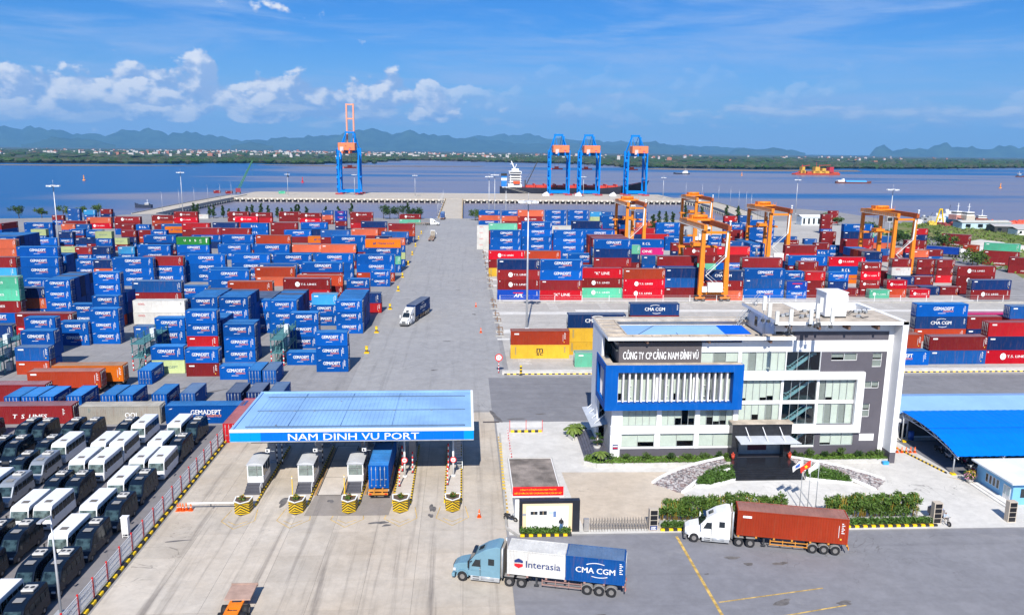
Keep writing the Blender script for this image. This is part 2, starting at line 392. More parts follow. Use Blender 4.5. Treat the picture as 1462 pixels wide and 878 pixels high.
# ---- port land
land = [(-460, -120), (420, -120), (420, 492), (330, 490), (291, 488), (280, 520), (276, 580), (262, 612), (214, 590), (205, 548), (186, 506), (-14, 506), (-172, 508), (-198, 530), (-215, 520), (-222, 500), (-330, 470), (-460, 400)]
mb = MB(); mb.prism(land, 'z', -6.0, 0.0); tag(mb.build('ground', ASPH), kind='structure')
# rough rubble bank along the basin edge
sheet('gate_apron_bed', rect(-34.55, 22, 4.72, 126.0), .004, mat('joint_dark', (.17, .155, .14), .9))
apron = bpy.data.objects['gate_apron_bed']
mbs = {}
ys = [22 + i * 5.2 for i in range(21)]; xs = [-34.55 + i * 4.909 for i in range(9)]
for i in range(8):
    for j in range(20):
        key = 'slab'
        if key not in mbs:
            k_ = MB(); k_.box(-2.44, -2.585, 0, 2.44, 2.585, .012); mbs[key] = k_.mesh('concrete_slab', APRON)
        o = obj('concrete_slab', mbs[key], apron, ((xs[i] + xs[i + 1]) / 2, ys[j] + 2.6, .004 + .0015 * ((i * 7 + j * 3) % 3)))
sheet('front_road', [(4.75, -60), (260, -60), (260, 82.2), (4.75, 82.6)], .006, ASPH_R)
sheet('bus_lot', rect(-130, 20, -36.3, 121.0), .006, LOT)
sheet('cross_road', rect(4.5, 121.2, 330, 146.2), .006, ground_mat('cross_road_asphalt', (.19, .19, .205, 1), (.235, .232, .24, 1), tracks=.25, tdir='x', stain=.25))
plaza = sheet('plaza', [(5.0, 83.0), (96, 82.6), (96, 121.0), (5.0, 121.0)], .010, PLAZA)
sheet('plaza_tan', [(13.6, 84.0), (26.5, 84.0), (28.6, 100.2), (13.0, 100.6)], .014, PLAZA_T)
sheet('central_road', rect(-21.0, 127.0, 7.6, 505.0), .005, ground_mat('central_road_concrete', (.30, .297, .30, 1), (.345, .338, .33, 1), tracks=.22, tdir='y', stain=.2))
yard = sheet('right_yard', [(8.6, 147.5), (240, 147.5), (196, 262), (236, 395), (236, 440), (225, 500), (8.6, 500)], .006, YARDC)
# runways of the yard gantries and the block edges: paler strips running across
for k, (y0, y1, x0, x1) in enumerate([(224.3, 226.2, 11, 196), (205.8, 209.2, 7.5, 30), (184.0, 187.6, 7.5, 24), (177.0, 178.6, 7.5, 60), (149.8, 151.6, 7.4, 240), (209.0, 212.0, 30, 190),
                                       (262, 265, 8, 14), (250, 253, 8, 14), (276, 280, 8, 15), (291, 294, 8, 15), (306, 311, 8, 15), (318, 323, 8, 15), (335, 345, 8, 14), (372, 382, 6, 14)]):
    sheet('runway_strip', rect(x0, y0, x1, y1), .010, STRIPC)
for k, (x, y, n_b) in enumerate([(24.4, 213.0, 9), (38.8, 213.4, 9), (12.3, 155.6, 7), (25.9, 155.6, 7), (62, 214, 8), (90, 214, 8), (120, 214, 8)]):
    for i in range(n_b):     # bars of worn ladder markings between the rows
        sheet('ground_marking', [(x - 1.3, y + i * 1.2), (x + 1.3, y + i * 1.2), (x + 1.3, y + .45 + i * 1.2), (x - 1.3, y + .45 + i * 1.2)], .015, LINE_W)
# field and rough ground on the right
sheet('field', [(196, 268), (420, 265), (420, 492), (330, 490), (292, 487), (282, 500), (262, 470), (236, 438), (238, 398)], .012, GRASSG)
sheet('boundary_road', [(150, 222), (176, 222), (248, 380), (236, 440), (206, 382), (196, 330)], .016, ASPH)

# painted lines
def line(x0, y0, x1, y1, w, m=None, name='road_marking'):
    d = Vector((x1 - x0, y1 - y0)); p = Vector((-d.y, d.x)).normalized() * w / 2
    return sheet(name, [(x0 + p.x, y0 + p.y), (x0 - p.x, y0 - p.y), (x1 - p.x, y1 - p.y), (x1 + p.x, y1 + p.y)], .020, m or LINE_Y)
line(23.8, 82.0, 24.4, 40, .30); line(24.4, 68.6, 35.6, 70.7, .16); line(24.5, 64.9, 36.5, 67.6, .16)
for i in range(24): line(5.1, 88.6 + i * 1.1, 5.1, 89.2 + i * 1.1, .28, LINE_Y)
for x in (-26.2, -19.9, -13.7, -7.5, -1.45):
    line(x - 1.5, 90.6, x - 1.9, 87.6, .10); line(x - 1.9, 87.6, x, 85.6, .10); line(x, 85.6, x + 1.9, 87.6, .10); line(x + 1.9, 87.6, x + 1.5, 90.6, .10)
    line(x - 1.1, 87.5, x, 86.6, .10); line(x, 86.6, x + 1.1, 87.5, .10)
PATCH = ground_mat('asphalt_patch', (.25, .22, .195, 1), (.34, .31, .28, 1), tracks=.7, tdir='y', stain=.4, stainc=(.10, .09, .085, 1))
sheet('asphalt_patch', [(-18.9, 88.7), (-15.0, 88.55), (-9.0, 88.5), (-8.6, 94.2), (-18.6, 94.3)], .024, PATCH)
OIL = mat('oil_stain', (.15, .14, .135), .8, var=.4, scale=1.2, fine=.2, coord='World')
_ro = random.Random(5)
def stain(x, y, rx, ry, rot=0.0):
    c_, s_ = math.cos(rot), math.sin(rot); pts = []
    for i in range(22):
        a = 2 * math.pi * i / 22; k = 1 + .28 * math.sin(2 * a + x) + .16 * math.sin(3 * a + y) + .08 * math.sin(5 * a + x * y); u, v_ = rx * k * math.cos(a), ry * k * math.sin(a); pts.append((x + c_ * u - s_ * v_, y + s_ * u + c_ * v_))
    sheet('oil_stain', pts, .027, OIL)
for s_ in [(-22.1, 92.6, .45, 1.3, -.2), (-9.9, 86.6, 1.0, .35, .2), (-9.0, 85.9, .5, .25, .6), (-3.9, 90.2, .35, 1.1, 0), (-4.0, 88.2, .25, .6, .1), (-16.4, 92.6, .35, .5, 0), (-31.5, 83.0, 1.3, .16, .1), (28.5, 77.0, .8, .3, .2), (29.8, 75.6, .6, .25, .1), (33.2, 75.6, .7, .35, .2), (24.8, 73.8, .25, .12, 0), (30.5, 68.3, 1.2, .35, .3), (36.5, 68.0, .9, .3, .1), (12, 66.5, 1.4, .3, .3),
           (8.2, 122.5, 1.2, .3, .1), (5.0, 123.8, .5, 2.4, .3), (12.5, 124.8, .8, .3, 0), (-6, 152, .6, .3, .2), (-18, 131, .8, .25, .4), (-4, 176, .7, .3, .2), (2.5, 206, .4, .8, 0), (-2, 243, 1.0, .3, 0), (60, 126, 1.4, .25, .05), (88, 131, .9, .3, .2), (96, 127, .7, .2, .1), (-30, 137, 1.4, .4, .5), (-44, 139, 1.8, .3, .6), (-50, 141, 1.2, .3, .7)]: stain(*s_)
line(64.8, 97.4, 71.0, 92.0, .12, LINE_Y)


# ---- wharf, approach bridge and curved jetties
wharf = thing('wharf', 'long concrete wharf on piles across the basin below the cranes', 'wharf', (0, 0, 0))
mb = MB(); mb.box(-205, 706, -1.5, 196, 806, .0); mb.box(-205, 704.6, -1.1, 196, 706, .35, 0); mb.build('deck', WHARFC, wharf)
pile = MB(); pile.cyl((0, 0, -7), (0, 0, -1.5), .55, n=8); pile.box(-.75, -.9, -2.2, .75, .9, -1.5); pile_me = pile.mesh('pile', mat('pale_concrete', (.62, .58, .50), .85))
for i in range(81): obj('pile', pile_me, wharf, (-203 + i * 4.95, 706.2, .0))
mb = MB()
for i in range(80): mb.box(-200.6 + i * 4.95 - .7, 704.3, -1.6, -200.6 + i * 4.95 + .7, 704.58, -.2)
tag(mb.build('fender_blocks', mat('fender_pale', (.66, .62, .54), .8), wharf), kind='stuff')
bridge = thing('approach_bridge', 'concrete approach bridge leading from the central road to the wharf', 'bridge')
mb = MB(); mb.box(-16.6, 504, -1.4, -1.4, 704.4, .03); mb.build('deck', WHARFC, bridge)
for s, x in ((-1, -16.5), (1, -1.5)):
    mb = MB(); mb.box(x - .25, 506, .03, x + .25, 703, 1.0); mb.build('parapet', mat('bridge_parapet', lin(200, 170, 120, .8), .8, var=.3, scale=.2), bridge)
def jetty(label, pts, w, zl=0.0):
    t = thing('jetty', label, 'jetty'); L = []; Rr = []
    for i, p in enumerate(pts):
        a = Vector(pts[max(0, i - 1)]); c = Vector(pts[min(len(pts) - 1, i + 1)]); d = (c - a).normalized(); nrm = Vector((-d.y, d.x)) * w / 2
        p = Vector(p); L.append(p + nrm); Rr.append(p - nrm)
    mb = MB()
    for i in range(len(pts) - 1): mb.prism([L[i], Rr[i], Rr[i + 1], L[i + 1]], 'z', -1.6, .02)
    mb.build('deck', WHARFC, t)
    for side in (L, Rr):
        mb = MB()
        for i in range(len(pts) - 1): mb.bar((side[i].x, side[i].y, .3), (side[i + 1].x, side[i + 1].y, .3), .4, .6)
        mb.build('kerb', CONC, t)
    for i in range(len(pts) - 1):
        n_p = max(1, int((Vector(pts[i + 1]) - Vector(pts[i])).length / 6))
        for j in range(n_p):
            for side in (L, Rr):
                p = side[i].lerp(side[i + 1], j / n_p); obj('pile', pile_me, t, (p.x, p.y, 0))
    return t
jetty('straight jetty at the left end of the wharf running back to shore', [(-205, 745), (-207, 640), (-206, 560), (-205, 526)], 15)
jetty('jetty curving back to shore from the right end of the wharf', [(196, 745), (205, 720), (209, 680), (206, 640), (202, 600), (197, 560), (192, 530), (190, 504)], 17)

# ---- far shore
FARG = ground_mat('far_land', (.036, .056, .026, 1), (.09, .088, .055, 1), patch=.9, stain=.3, big=.004, stainc=(.03, .05, .02, 1))
SAND = ground_mat('mud_flat', (.20, .15, .115, 1), (.26, .21, .17, 1), stain=.2, big=.004)
shore = [(-3200, 2050), (-1900, 2120), (-1180, 2150), (-860, 2220), (-730, 2500), (-465, 2350), (-340, 3300), (-90, 3500), (130, 3150), (480, 2900), (600, 2300), (900, 2250), (1150, 2500), (1370, 2500), (1750, 2750), (2600, 3300), (4500, 5200), (6500, 6500)]
sheet('far_shore', shore + [(31000, 17000), (31000, 32000), (-31000, 32000), (-31000, 4500)], -1.6, FARG)
sheet('mud_flat', [(-560, 2180), (-300, 2100), (40, 2250), (60, 2330), (-300, 2240), (-540, 2260)], -2.9, SAND)
sheet('mud_flat', [(430, 2120), (700, 2000), (1050, 2080), (1120, 2260), (800, 2200), (560, 2280)], -2.9, SAND)
sheet('mud_flat', [(-1300, 1930), (-900, 1900), (-620, 2040), (-900, 2060)], -2.9, SAND)

def ico_blobs(mb, pts, rg):
    t = (1 + 5 ** .5) / 2
    V = np.array([(-1, t, 0), (1, t, 0), (-1, -t, 0), (1, -t, 0), (0, -1, t), (0, 1, t), (0, -1, -t), (0, 1, -t), (t, 0, -1), (t, 0, 1), (-t, 0, -1), (-t, 0, 1)]) / (1 + t * t) ** .5
    Fc = [(0, 11, 5), (0, 5, 1), (0, 1, 7), (0, 7, 10), (0, 10, 11), (1, 5, 9), (5, 11, 4), (11, 10, 2), (10, 7, 6), (7, 1, 8), (3, 9, 4), (3, 4, 2), (3, 2, 6), (3, 6, 8), (3, 8, 9), (4, 9, 5), (2, 4, 11), (6, 2, 10), (8, 6, 7), (9, 8, 1)]
    for x, y, z, rx, rz in pts:
        v = V * (1 + .35 * rg.normal(size=(12, 1)) * .6); k = len(mb.v)
        mb.v += [(x + p[0] * rx, y + p[1] * rx, z + p[2] * rz) for p in v.tolist()]
        mb.f += [tuple(k + i for i in f) for f in Fc]; mb.m += [int(rg.integers(0, 3))] * 20; mb.s += [False] * 20
rg = np.random.default_rng(5)
def along(pts, t):
    i = int(t); f = t - i; a = pts[i]; c = pts[min(i + 1, len(pts) - 1)]; return a[0] + (c[0] - a[0]) * f, a[1] + (c[1] - a[1]) * f
P_ = []
for i in range(3600):
    x, y = along(shore, rg.random() * (len(shore) - 1.01)); dd = abs(rg.normal()) * 230 + 5
    dens = math.sin(x * .004) + math.sin(x * .0013 + 1)
    if dens < -1.0 and rg.random() < .7: continue
    r_ = 7 + 9 * rg.random(); P_.append((x + rg.normal() * 60, y + dd, 2.0 + 2 * rg.random(), r_ * (1 + dd / 500), 4.5 + 4 * rg.random()))
for i in range(2600):
    x = rg.uniform(-4200, 5600); y = rg.uniform(2700, 6800) + abs(x) * .2
    if any(False for _ in ()): continue
    sh = 2300 + (1000 if -340 < x < 480 else 0) + max(0, (x - 1500) * .85)
    if y < sh + 120: continue
    P_.append((x, y, 2.5, 16 + 26 * rg.random(), 5 + 6 * rg.random()))
mb = MB(); ico_blobs(mb, P_, rg)
tag(mb.build('far_woodland', [LEAF_D, mat('far_leaf', (.030, .056, .022), .8, var=.3, scale=.02, coord='World'), mat('far_leaf_dry', (.050, .060, .030), .8, var=.3, scale=.02, coord='World')]), 'dark green belt of trees along the far shore', 'woodland', kind='stuff')
mb = MB()
for i in range(760):
    x = rg.normal() * 1300 - 1300; y = rg.uniform(3600, 8600)
    if i % 12 == 0: x = rg.uniform(800, 5200); y = rg.uniform(4200, 8000) + x * .3
    w, d, h = rg.uniform(6, 26), rg.uniform(8, 24), rg.uniform(5, 18) * (1.4 if i % 9 == 0 else 1)
    mb.cbox(x, y, -1.6, w, d, h, int(rg.choice([0, 0, 0, 1, 2])))
    if i % 3 == 0: mb.prism([(x - w / 2 - .5, h - 1.6), (x + w / 2 + .5, h - 1.6), (x, h + 2.2)], 'y', y - d / 2, y + d / 2, 2)
tag(mb.build('far_town', [mat('far_wall_white', (.48, .46, .44), .8, var=0), mat('far_wall_grey', (.42, .41, .42), .8, var=0), mat('far_roof_red', (.36, .15, .10), .8, var=0)]), 'pale scatter of far town houses below the hills', 'town', kind='stuff')

# ---- hills: ridged terrain with real depth
HILL = mat('hill_forest', (.045, .075, .04), .95, var=.4, scale=.002, fine=.2, coord='World', spec=.05)
def hills(name, crest, Y0, depth, seed, steep=1.0, zb=-6):
    Y0 *= 2.0; depth *= 1.8
    rg2 = np.random.default_rng(seed); cols = []
    pts = []
    for (a, c) in zip(crest[:-1], crest[1:]):
        nseg = max(2, int(abs(c[0] - a[0]) / 6))
        for k in range(nseg): t = k / nseg; t2 = t * t * (3 - 2 * t); pts.append((a[0] + (c[0] - a[0]) * t, a[1] + (c[1] - a[1]) * t2))
    pts.append(crest[-1])
    jag = [(.10 * math.sin(i * .9 + seed) + .08 * math.sin(i * 2.3 + 2 * seed) + .07 * rg2.normal()) * (1.0 if steep > 1.2 else .55) for i in range(len(pts))]
    rows = []; prof = [(-1.0, 0.0), (-.8, .10), (-.62, .26), (-.45, .46), (-.3, .66), (-.15, .86), (0, 1.0), (.3, .7), (.65, .3), (1.0, 0.0)]
    for u, h in prof:
        r_ = []
        for i, (px, py) in enumerate(pts):
            d = _F + (px - 731) / FPX * _Rt - (py - 439) / FPX * _Up; t = Y0 / d.y; q = Vector((0, 0, CAM_H)) + d * t; hz = zb + (q.z - zb) * (1 + jag[i])
            wob = (math.sin(i * .31 + u * 3.1 + seed) + math.sin(i * .83 - u * 5 + seed * 2) * .6 + rg2.normal() * .35) * .06 * (1 - abs(u)) * (0 if u == 0 else 1)
            yy = Y0 + u * depth + (math.sin(i * .47 + seed) * .2 + rg2.normal() * .03) * depth * (1 - abs(u))
            hh = max(0.0, h ** (1 / steep) + wob)
            r_.append((q.x * yy / Y0, yy, zb + (hz - zb) * hh))
        rows.append(r_)
    mb = MB(); mb.grid(rows, sm=True); return tag(mb.build(name, HILL), kind='structure')
hills('hills', [(-120, 186), (-40, 184), (0, 182), (50, 183), (110, 190), (150, 193), (180, 187), (205, 184), (240, 190), (280, 189), (310, 195), (345, 201), (400, 198), (440, 195), (480, 192), (525, 184), (560, 190), (605, 190), (640, 195), (690, 200), (760, 206), (800, 204), (860, 207), (930, 203), (960, 208), (990, 216)], 12800, 1500, 3)
hills('hills', [(30, 206), (80, 197), (130, 199), (165, 207)], 9800, 700, 8)
hills('hills', [(330, 208), (365, 203), (390, 209)], 9800, 500, 12)
hills('hills', [(590, 206), (690, 195), (745, 192), (800, 199), (905, 203), (1000, 209), (1090, 213)], 15000, 1200, 21)
hills('islands', [(1040, 219), (1050, 213), (1062, 212), (1085, 214), (1110, 212), (1130, 214), (1150, 219)], 11500, 350, 31, 1.5)
hills('islands', [(1242, 221), (1250, 211), (1262, 209), (1275, 213), (1300, 214), (1325, 211), (1342, 207), (1352, 206), (1375, 210), (1400, 213), (1418, 211), (1434, 210), (1462, 209), (1500, 206), (1560, 214), (1600, 224)], 10800, 420, 37, 1.6)

# ---- air between here and the hills
hme = MB(); hme.box(-31800, -880, -8, 31800, 33000, 1150); hm = bpy.data.materials.new('haze_air'); hm.use_nodes = True; hn = hm.node_tree; hn.nodes.clear(); q = NB(hn)
ho = q.n('ShaderNodeOutputMaterial'); pvn = q.n('ShaderNodeVolumePrincipled'); pvn.inputs['Color'].default_value = (.22, .56, 1.0, 1); pvn.inputs['Density'].default_value = 3.9e-5; pvn.inputs['Anisotropy'].default_value = 0.0
hn.links.new(pvn.outputs[0], ho.inputs['Volume'])
try: hm.cycles.homogeneous_volume = True
except Exception: pass
tag(hme.build('haze', hm), 'thin blue air between the yard and the far hills', 'haze', kind='stuff')
# ================================================================== SHIPPING CONTAINERS
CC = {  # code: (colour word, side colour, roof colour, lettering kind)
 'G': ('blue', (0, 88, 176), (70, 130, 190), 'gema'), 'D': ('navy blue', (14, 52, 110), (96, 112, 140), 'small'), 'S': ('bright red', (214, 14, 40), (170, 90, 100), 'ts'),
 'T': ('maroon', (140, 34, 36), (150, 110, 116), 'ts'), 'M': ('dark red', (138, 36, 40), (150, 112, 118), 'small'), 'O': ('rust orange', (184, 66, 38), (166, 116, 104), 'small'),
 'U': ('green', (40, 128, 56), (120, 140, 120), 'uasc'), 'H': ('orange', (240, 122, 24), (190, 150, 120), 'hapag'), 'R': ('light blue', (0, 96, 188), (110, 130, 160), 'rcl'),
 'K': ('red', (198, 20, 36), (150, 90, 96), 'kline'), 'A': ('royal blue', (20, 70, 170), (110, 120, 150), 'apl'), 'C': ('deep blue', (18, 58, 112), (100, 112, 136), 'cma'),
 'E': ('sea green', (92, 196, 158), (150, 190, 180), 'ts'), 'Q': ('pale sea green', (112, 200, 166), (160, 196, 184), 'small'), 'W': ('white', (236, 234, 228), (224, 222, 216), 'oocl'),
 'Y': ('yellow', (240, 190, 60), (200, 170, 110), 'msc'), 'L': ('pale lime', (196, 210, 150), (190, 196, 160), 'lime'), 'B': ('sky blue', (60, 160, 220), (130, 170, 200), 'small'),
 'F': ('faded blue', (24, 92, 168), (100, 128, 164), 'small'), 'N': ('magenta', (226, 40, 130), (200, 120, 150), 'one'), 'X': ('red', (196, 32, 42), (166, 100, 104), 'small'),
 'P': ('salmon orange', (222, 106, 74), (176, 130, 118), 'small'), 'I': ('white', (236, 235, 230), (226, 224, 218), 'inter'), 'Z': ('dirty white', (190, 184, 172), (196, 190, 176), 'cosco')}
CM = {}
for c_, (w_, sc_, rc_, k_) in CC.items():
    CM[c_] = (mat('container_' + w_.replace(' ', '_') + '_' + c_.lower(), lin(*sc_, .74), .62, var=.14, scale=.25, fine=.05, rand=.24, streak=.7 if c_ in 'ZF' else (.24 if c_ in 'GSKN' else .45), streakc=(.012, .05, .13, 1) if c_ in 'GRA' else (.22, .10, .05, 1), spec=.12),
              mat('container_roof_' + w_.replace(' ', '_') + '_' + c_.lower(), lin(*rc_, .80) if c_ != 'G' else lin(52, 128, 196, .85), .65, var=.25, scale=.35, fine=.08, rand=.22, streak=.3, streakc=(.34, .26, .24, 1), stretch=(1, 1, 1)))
MK_W = mat('marking_white', (.82, .82, .81), .5, var=.22, scale=1.6, fine=.1); MK_O = mat('marking_orange', lin(242, 140, 60), .5, var=.1); MK_K = mat('marking_black', (.03, .03, .03), .5)
MK_N = mat('marking_navy', (.02, .04, .16), .5); MK_R = mat('marking_red', lin(206, 30, 40), .5); MK_Y = mat('marking_amber', lin(240, 190, 60), .5); MK_G = mat('marking_greygreen', (.16, .24, .22), .6); MK_P = mat('marking_pink', lin(220, 80, 150), .5)
DECM = [MK_W, MK_O, MK_K, MK_N, MK_R, MK_Y, MK_G, MK_P]
CW, CH = 2.438, 2.59
def corr(mb, L, z0, z1, y, sgn, pitch, dep=.036, m=0):
    n = max(2, int(L / pitch)); p = L / n; xs = []
    for i in range(n):
        x = -L / 2 + i * p; xs += [(x, 0), (x + p * .28, 0), (x + p * .5, dep), (x + p * .78, dep)]
    xs.append((L / 2, 0))
    for (a, da), (c, dc) in zip(xs[:-1], xs[1:]):
        q = [(a, y - sgn * da, z0), (c, y - sgn * dc, z0), (c, y - sgn * dc, z1), (a, y - sgn * da, z1)]
        mb.face(q if sgn < 0 else q[::-1], m)
_cm = {}
def cont_mesh(L, pitch, det=True):
    key = (L, pitch)
    if key in _cm: return _cm[key]
    mb = MB(); h = L / 2; w = CW / 2
    for x in (-h, h - .16):
        for y in (-w, w - .16): mb.box(x, y, 0, x + .16, y + .16, CH)
    for y in (-w, w - .12):
        mb.box(-h + .16, y, 0, h - .16, y + .12, .16); mb.box(-h + .16, y, CH - .11, h - .16, y + .12, CH)
    for x in (-h, h - .12):
        mb.box(x, -w + .16, 0, x + .12, w - .16, .16); mb.box(x, -w + .16, CH - .11, x + .12, w - .16, CH)
    if det:
        corr(mb, L - .32, .16, CH - .11, -w + .03, -1, pitch); corr(mb, L - .32, .16, CH - .11, w - .03, 1, pitch)
    else: mb.box(-h + .16, -w + .03, .16, h - .16, w - .03, CH - .11)
    mb.box(-h + .04, -w + .1, .1, h - .04, w - .1, CH - .12)
    for x in (-h, h - .18):                       # corner castings
        for y in (-w, w - .17):
            for z in (0, CH - .12): mb.box(x - .006, y - .006, z - .002, x + .186, y + .176, z + .122)
    rf = MB(); n = int(L / (.55 if det else 1.1)); p = (L - .24) / n
    for i in range(n):
        x = -h + .12 + i * p
        rf.face([(x, -w + .1, CH - .03), (x + p * .5, -w + .1, CH - .03), (x + p * .5, w - .1, CH - .03), (x, w - .1, CH - .03)])
        rf.face([(x + p * .5, -w + .1, CH - .03), (x + p * .6, -w + .1, CH - .008), (x + p * .6, w - .1, CH - .008), (x + p * .5, w - .1, CH - .03)])
        rf.face([(x + p * .6, -w + .1, CH - .008), (x + p * .9, -w + .1, CH - .008), (x + p * .9, w - .1, CH - .008), (x + p * .6, w - .1, CH - .008)])
        rf.face([(x + p * .9, -w + .1, CH - .008), (x + p, -w + .1, CH - .03), (x + p, w - .1, CH - .03), (x + p * .9, w - .1, CH - .008)])
    for y in (-w, w - .12): rf.box(-h + .02, y + .002, CH + .001, h - .02, y + .118, CH + .006)
    _cm[key] = (mb, rf); return _cm[key]
def door_mb():
    mb = MB(); mb.box(0, -.53, .17, .05, .53, CH - .12)
    for z in (.55, 1.05, 1.55, 2.05): mb.box(.05, -.5, z - .03, .065, .5, z + .03)
    for y in (-.30, .22): mb.cyl((.085, y, .12), (.085, y, CH - .08), .028, n=6, m=1); [mb.box(.05, y - .07, z, .12, y + .07, z + .09, 1) for z in (.3, 2.15)]; mb.box(.07, y - .03, 1.0, .13, y + .28, 1.06, 1)
    return mb
DOOR = door_mb()
def decor(kind, L):
    mb = MB(); h = L / 2; y = -CW / 2 - .012; big = L > 10
    def codes(x, n=5, m=0):                       # numbers and plates stencilled by the end
        for i in range(n): mb.box(x, y, CH - .42 - i * .2, x + (.34 if i % 2 else .2), y + .002, CH - .33 - i * .2, m)
    if kind == 'gema':
        s = 1.35 if big else 1.0; tw = 5.0 if big else 3.35; x0 = -tw * (.45 if big else .5) - (0 if big else .1)
        put_text(mb, 'GEMADEPT', x0, 1.38, tw, .62 * (1.15 if big else 1), y, 0, .035)
        put_text(mb, 'LOGISTICS', x0 + tw * .48, 1.02, tw * .52, .28 * (1.15 if big else 1), y, 1, .03, .2)
        mb.box(x0 + tw * .25, y, .70, x0 + tw * .62, y + .002, .77)
        mb.face([(-h + .28, y, CH - .42), (-h + .7, y, CH - .36), (-h + .95, y, CH - .24), (-h + .5, y, CH - .3)])
        codes(h - .75, 6); mb.box(h - .95, y, .6, h - .88, y + .002, 1.9)
    elif kind == 'ts':
        s = 1 if big else .72; cx = -2.4 * s; disc(mb, cx, 1.35, .62 * s, y, 0, 20)
        put_text(mb, 'TS', cx - .36 * s, 1.12, .72 * s, .46 * s, y - .006, 3 if False else 2, .02)
        put_text(mb, 'T.S. LINES', cx + .85 * s, 1.12, 4.1 * s, .46 * s, y, 0, .03); codes(h - .7, 6); mb.box(-h + .3, y, CH - .5, -h + .55, y + .002, CH - .28)
    elif kind == 'uasc':
        for i, ch in enumerate('UASC'): put_text(mb, ch, -3.4 + i * 2.0, 1.1, .7, .7, y, 0, .035)
        mb.box(2.5, y, .72, 3.4, y + .002, .82); mb.box(h - 1.1, y, .7, h - .7, y + .002, 2.2); codes(h - .55, 3)
    elif kind == 'hapag':
        put_text(mb, 'Hapag-Lloyd', -1.9, 1.0, 5.6, .75, y, 3, .02)
        for dx in (0, .55): mb.prism([(-3.6 + dx, 1.0), (-3.3 + dx, 1.0), (-2.95 + dx, 1.7), (-3.25 + dx, 1.7)], 'y', y, y + .003, 3)
        mb.box(-3.35, y - .004, 1.28, -2.6, y - .002, 1.40, 3)
    elif kind == 'rcl':
        for i, ch in enumerate('RCL'): put_text(mb, ch, -1.55 + i * 1.15, 1.0, .72, .82, y, 0, .045)
        codes(h - .7, 5)
    elif kind == 'kline': put_text(mb, '"K" LINE', -2.2, 1.0, 4.6, .75, y, 0, .02); codes(h - .7, 6)
    elif kind == 'apl':
        put_text(mb, 'APL', -1.4 * (1 if big else .6), .75, 2.8 * (1 if big else .6), .85 * (1 if big else .7), y, 0, .05, .25); mb.box(-1.6, y, 1.75, 1.4, y + .002, 2.0, 4); codes(h - .7, 6)
    elif kind == 'cma':
        s = 1 if big else .8; put_text(mb, 'CMA CGM', -2.6 * s, 1.0, 5.0 * s, .72 * s, y, 0, .035); codes(h - .7, 6)
        disc(mb, 0, 1.3, 1.02 * s, y, 0, 10, .93 * s, 1.0, 2.3, 1.9); disc(mb, .3, 1.4, 1.05 * s, y, 0, 10, .96 * s, 4.2, 5.3, 1.9)
    elif kind == 'msc':
        put_text(mb, 'm', -.75, 1.25, 1.4, .72, y, 2, .05); put_text(mb, 'sc', -.75, .55, 1.4, .5, y, 2, .05); mb.box(-.95, y, 1.12, .85, y + .002, 1.17, 2); codes(-h + .7, 8, 6); codes(h - .9, 6, 6)
    elif kind == 'lime': put_text(mb, 'GEMADEPT', -1.7, 1.05, 3.3, .5, y, 6, .0)
    elif kind == 'oocl': put_text(mb, 'OOCL', -h + 1.1, 1.75, 1.6, .4, y, 4, .03); codes(h - .8, 3, 6)
    elif kind == 'one': put_text(mb, 'ONE', -1.8, 1.0, 3.6, .8, y, 0, .03); codes(h - .7, 4)
    elif kind == 'inter':
        put_text(mb, 'Interasia', -1.15, .95, 3.6, .72, y, 3, .018)
        for zc, m_ in ((1.42, 3), (1.06, 4)):
            mb.face([(-2.35, y, zc - .02), (-1.9, y, zc - .26 if m_ == 4 else zc + .02), (-1.45, y, zc - .02), (-1.45, y, zc + .22), (-1.9, y, zc + .24 if m_ == 4 else zc + .46), (-2.35, y, zc + .22)], m_)
    elif kind == 'cosco': put_text(mb, 'OOL.', .9, .95, 2.4, .7, y, 0, .03); codes(-h + 1.2, 3, 6)
    elif kind == 'tslong': put_text(mb, 'T  S  LINES', -h + 3.2, .85, 5.2, .62, y, 0, .04, .2); codes(h - 1.4, 5)
    elif kind == 'hyundai': put_text(mb, 'HYUNDAI', -2.2, .6, 3.8, .5, y, 0, .03, .15); codes(h - .7, 5)
    else:
        mb.box(-h + .5, y, CH - .62, -h + 1.5, y + .002, CH - .38); codes(h - .7, 6); mb.box(h - .8, y, .45, h - .62, y + .002, .62, 5); mb.box(h - 1.0, y, .7, h - .95, y + .002, 2.0)
    return mb
_cs = {}
def cmeshes(code, L, pitch, kind):
    key = (code, L, pitch)
    if key not in _cs:
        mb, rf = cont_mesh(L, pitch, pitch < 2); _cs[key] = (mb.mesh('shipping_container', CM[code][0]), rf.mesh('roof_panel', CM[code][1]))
    if ('door', code) not in _cs: _cs[('door', code)] = DOOR.mesh('door', [CM[code][0], STEEL])
    if ('dec', kind, L) not in _cs:
        mb = decor(kind, L); _cs[('dec', kind, L)] = mb.mesh('lettering', DECM)
    return _cs[key][0], _cs[key][1], _cs[('door', code)], _cs[('dec', kind, L)]
LEN = {'2': 6.058, '4': 12.192}
HS = {'2': 1.0, '4': 1.119}          # long boxes are high-cubes
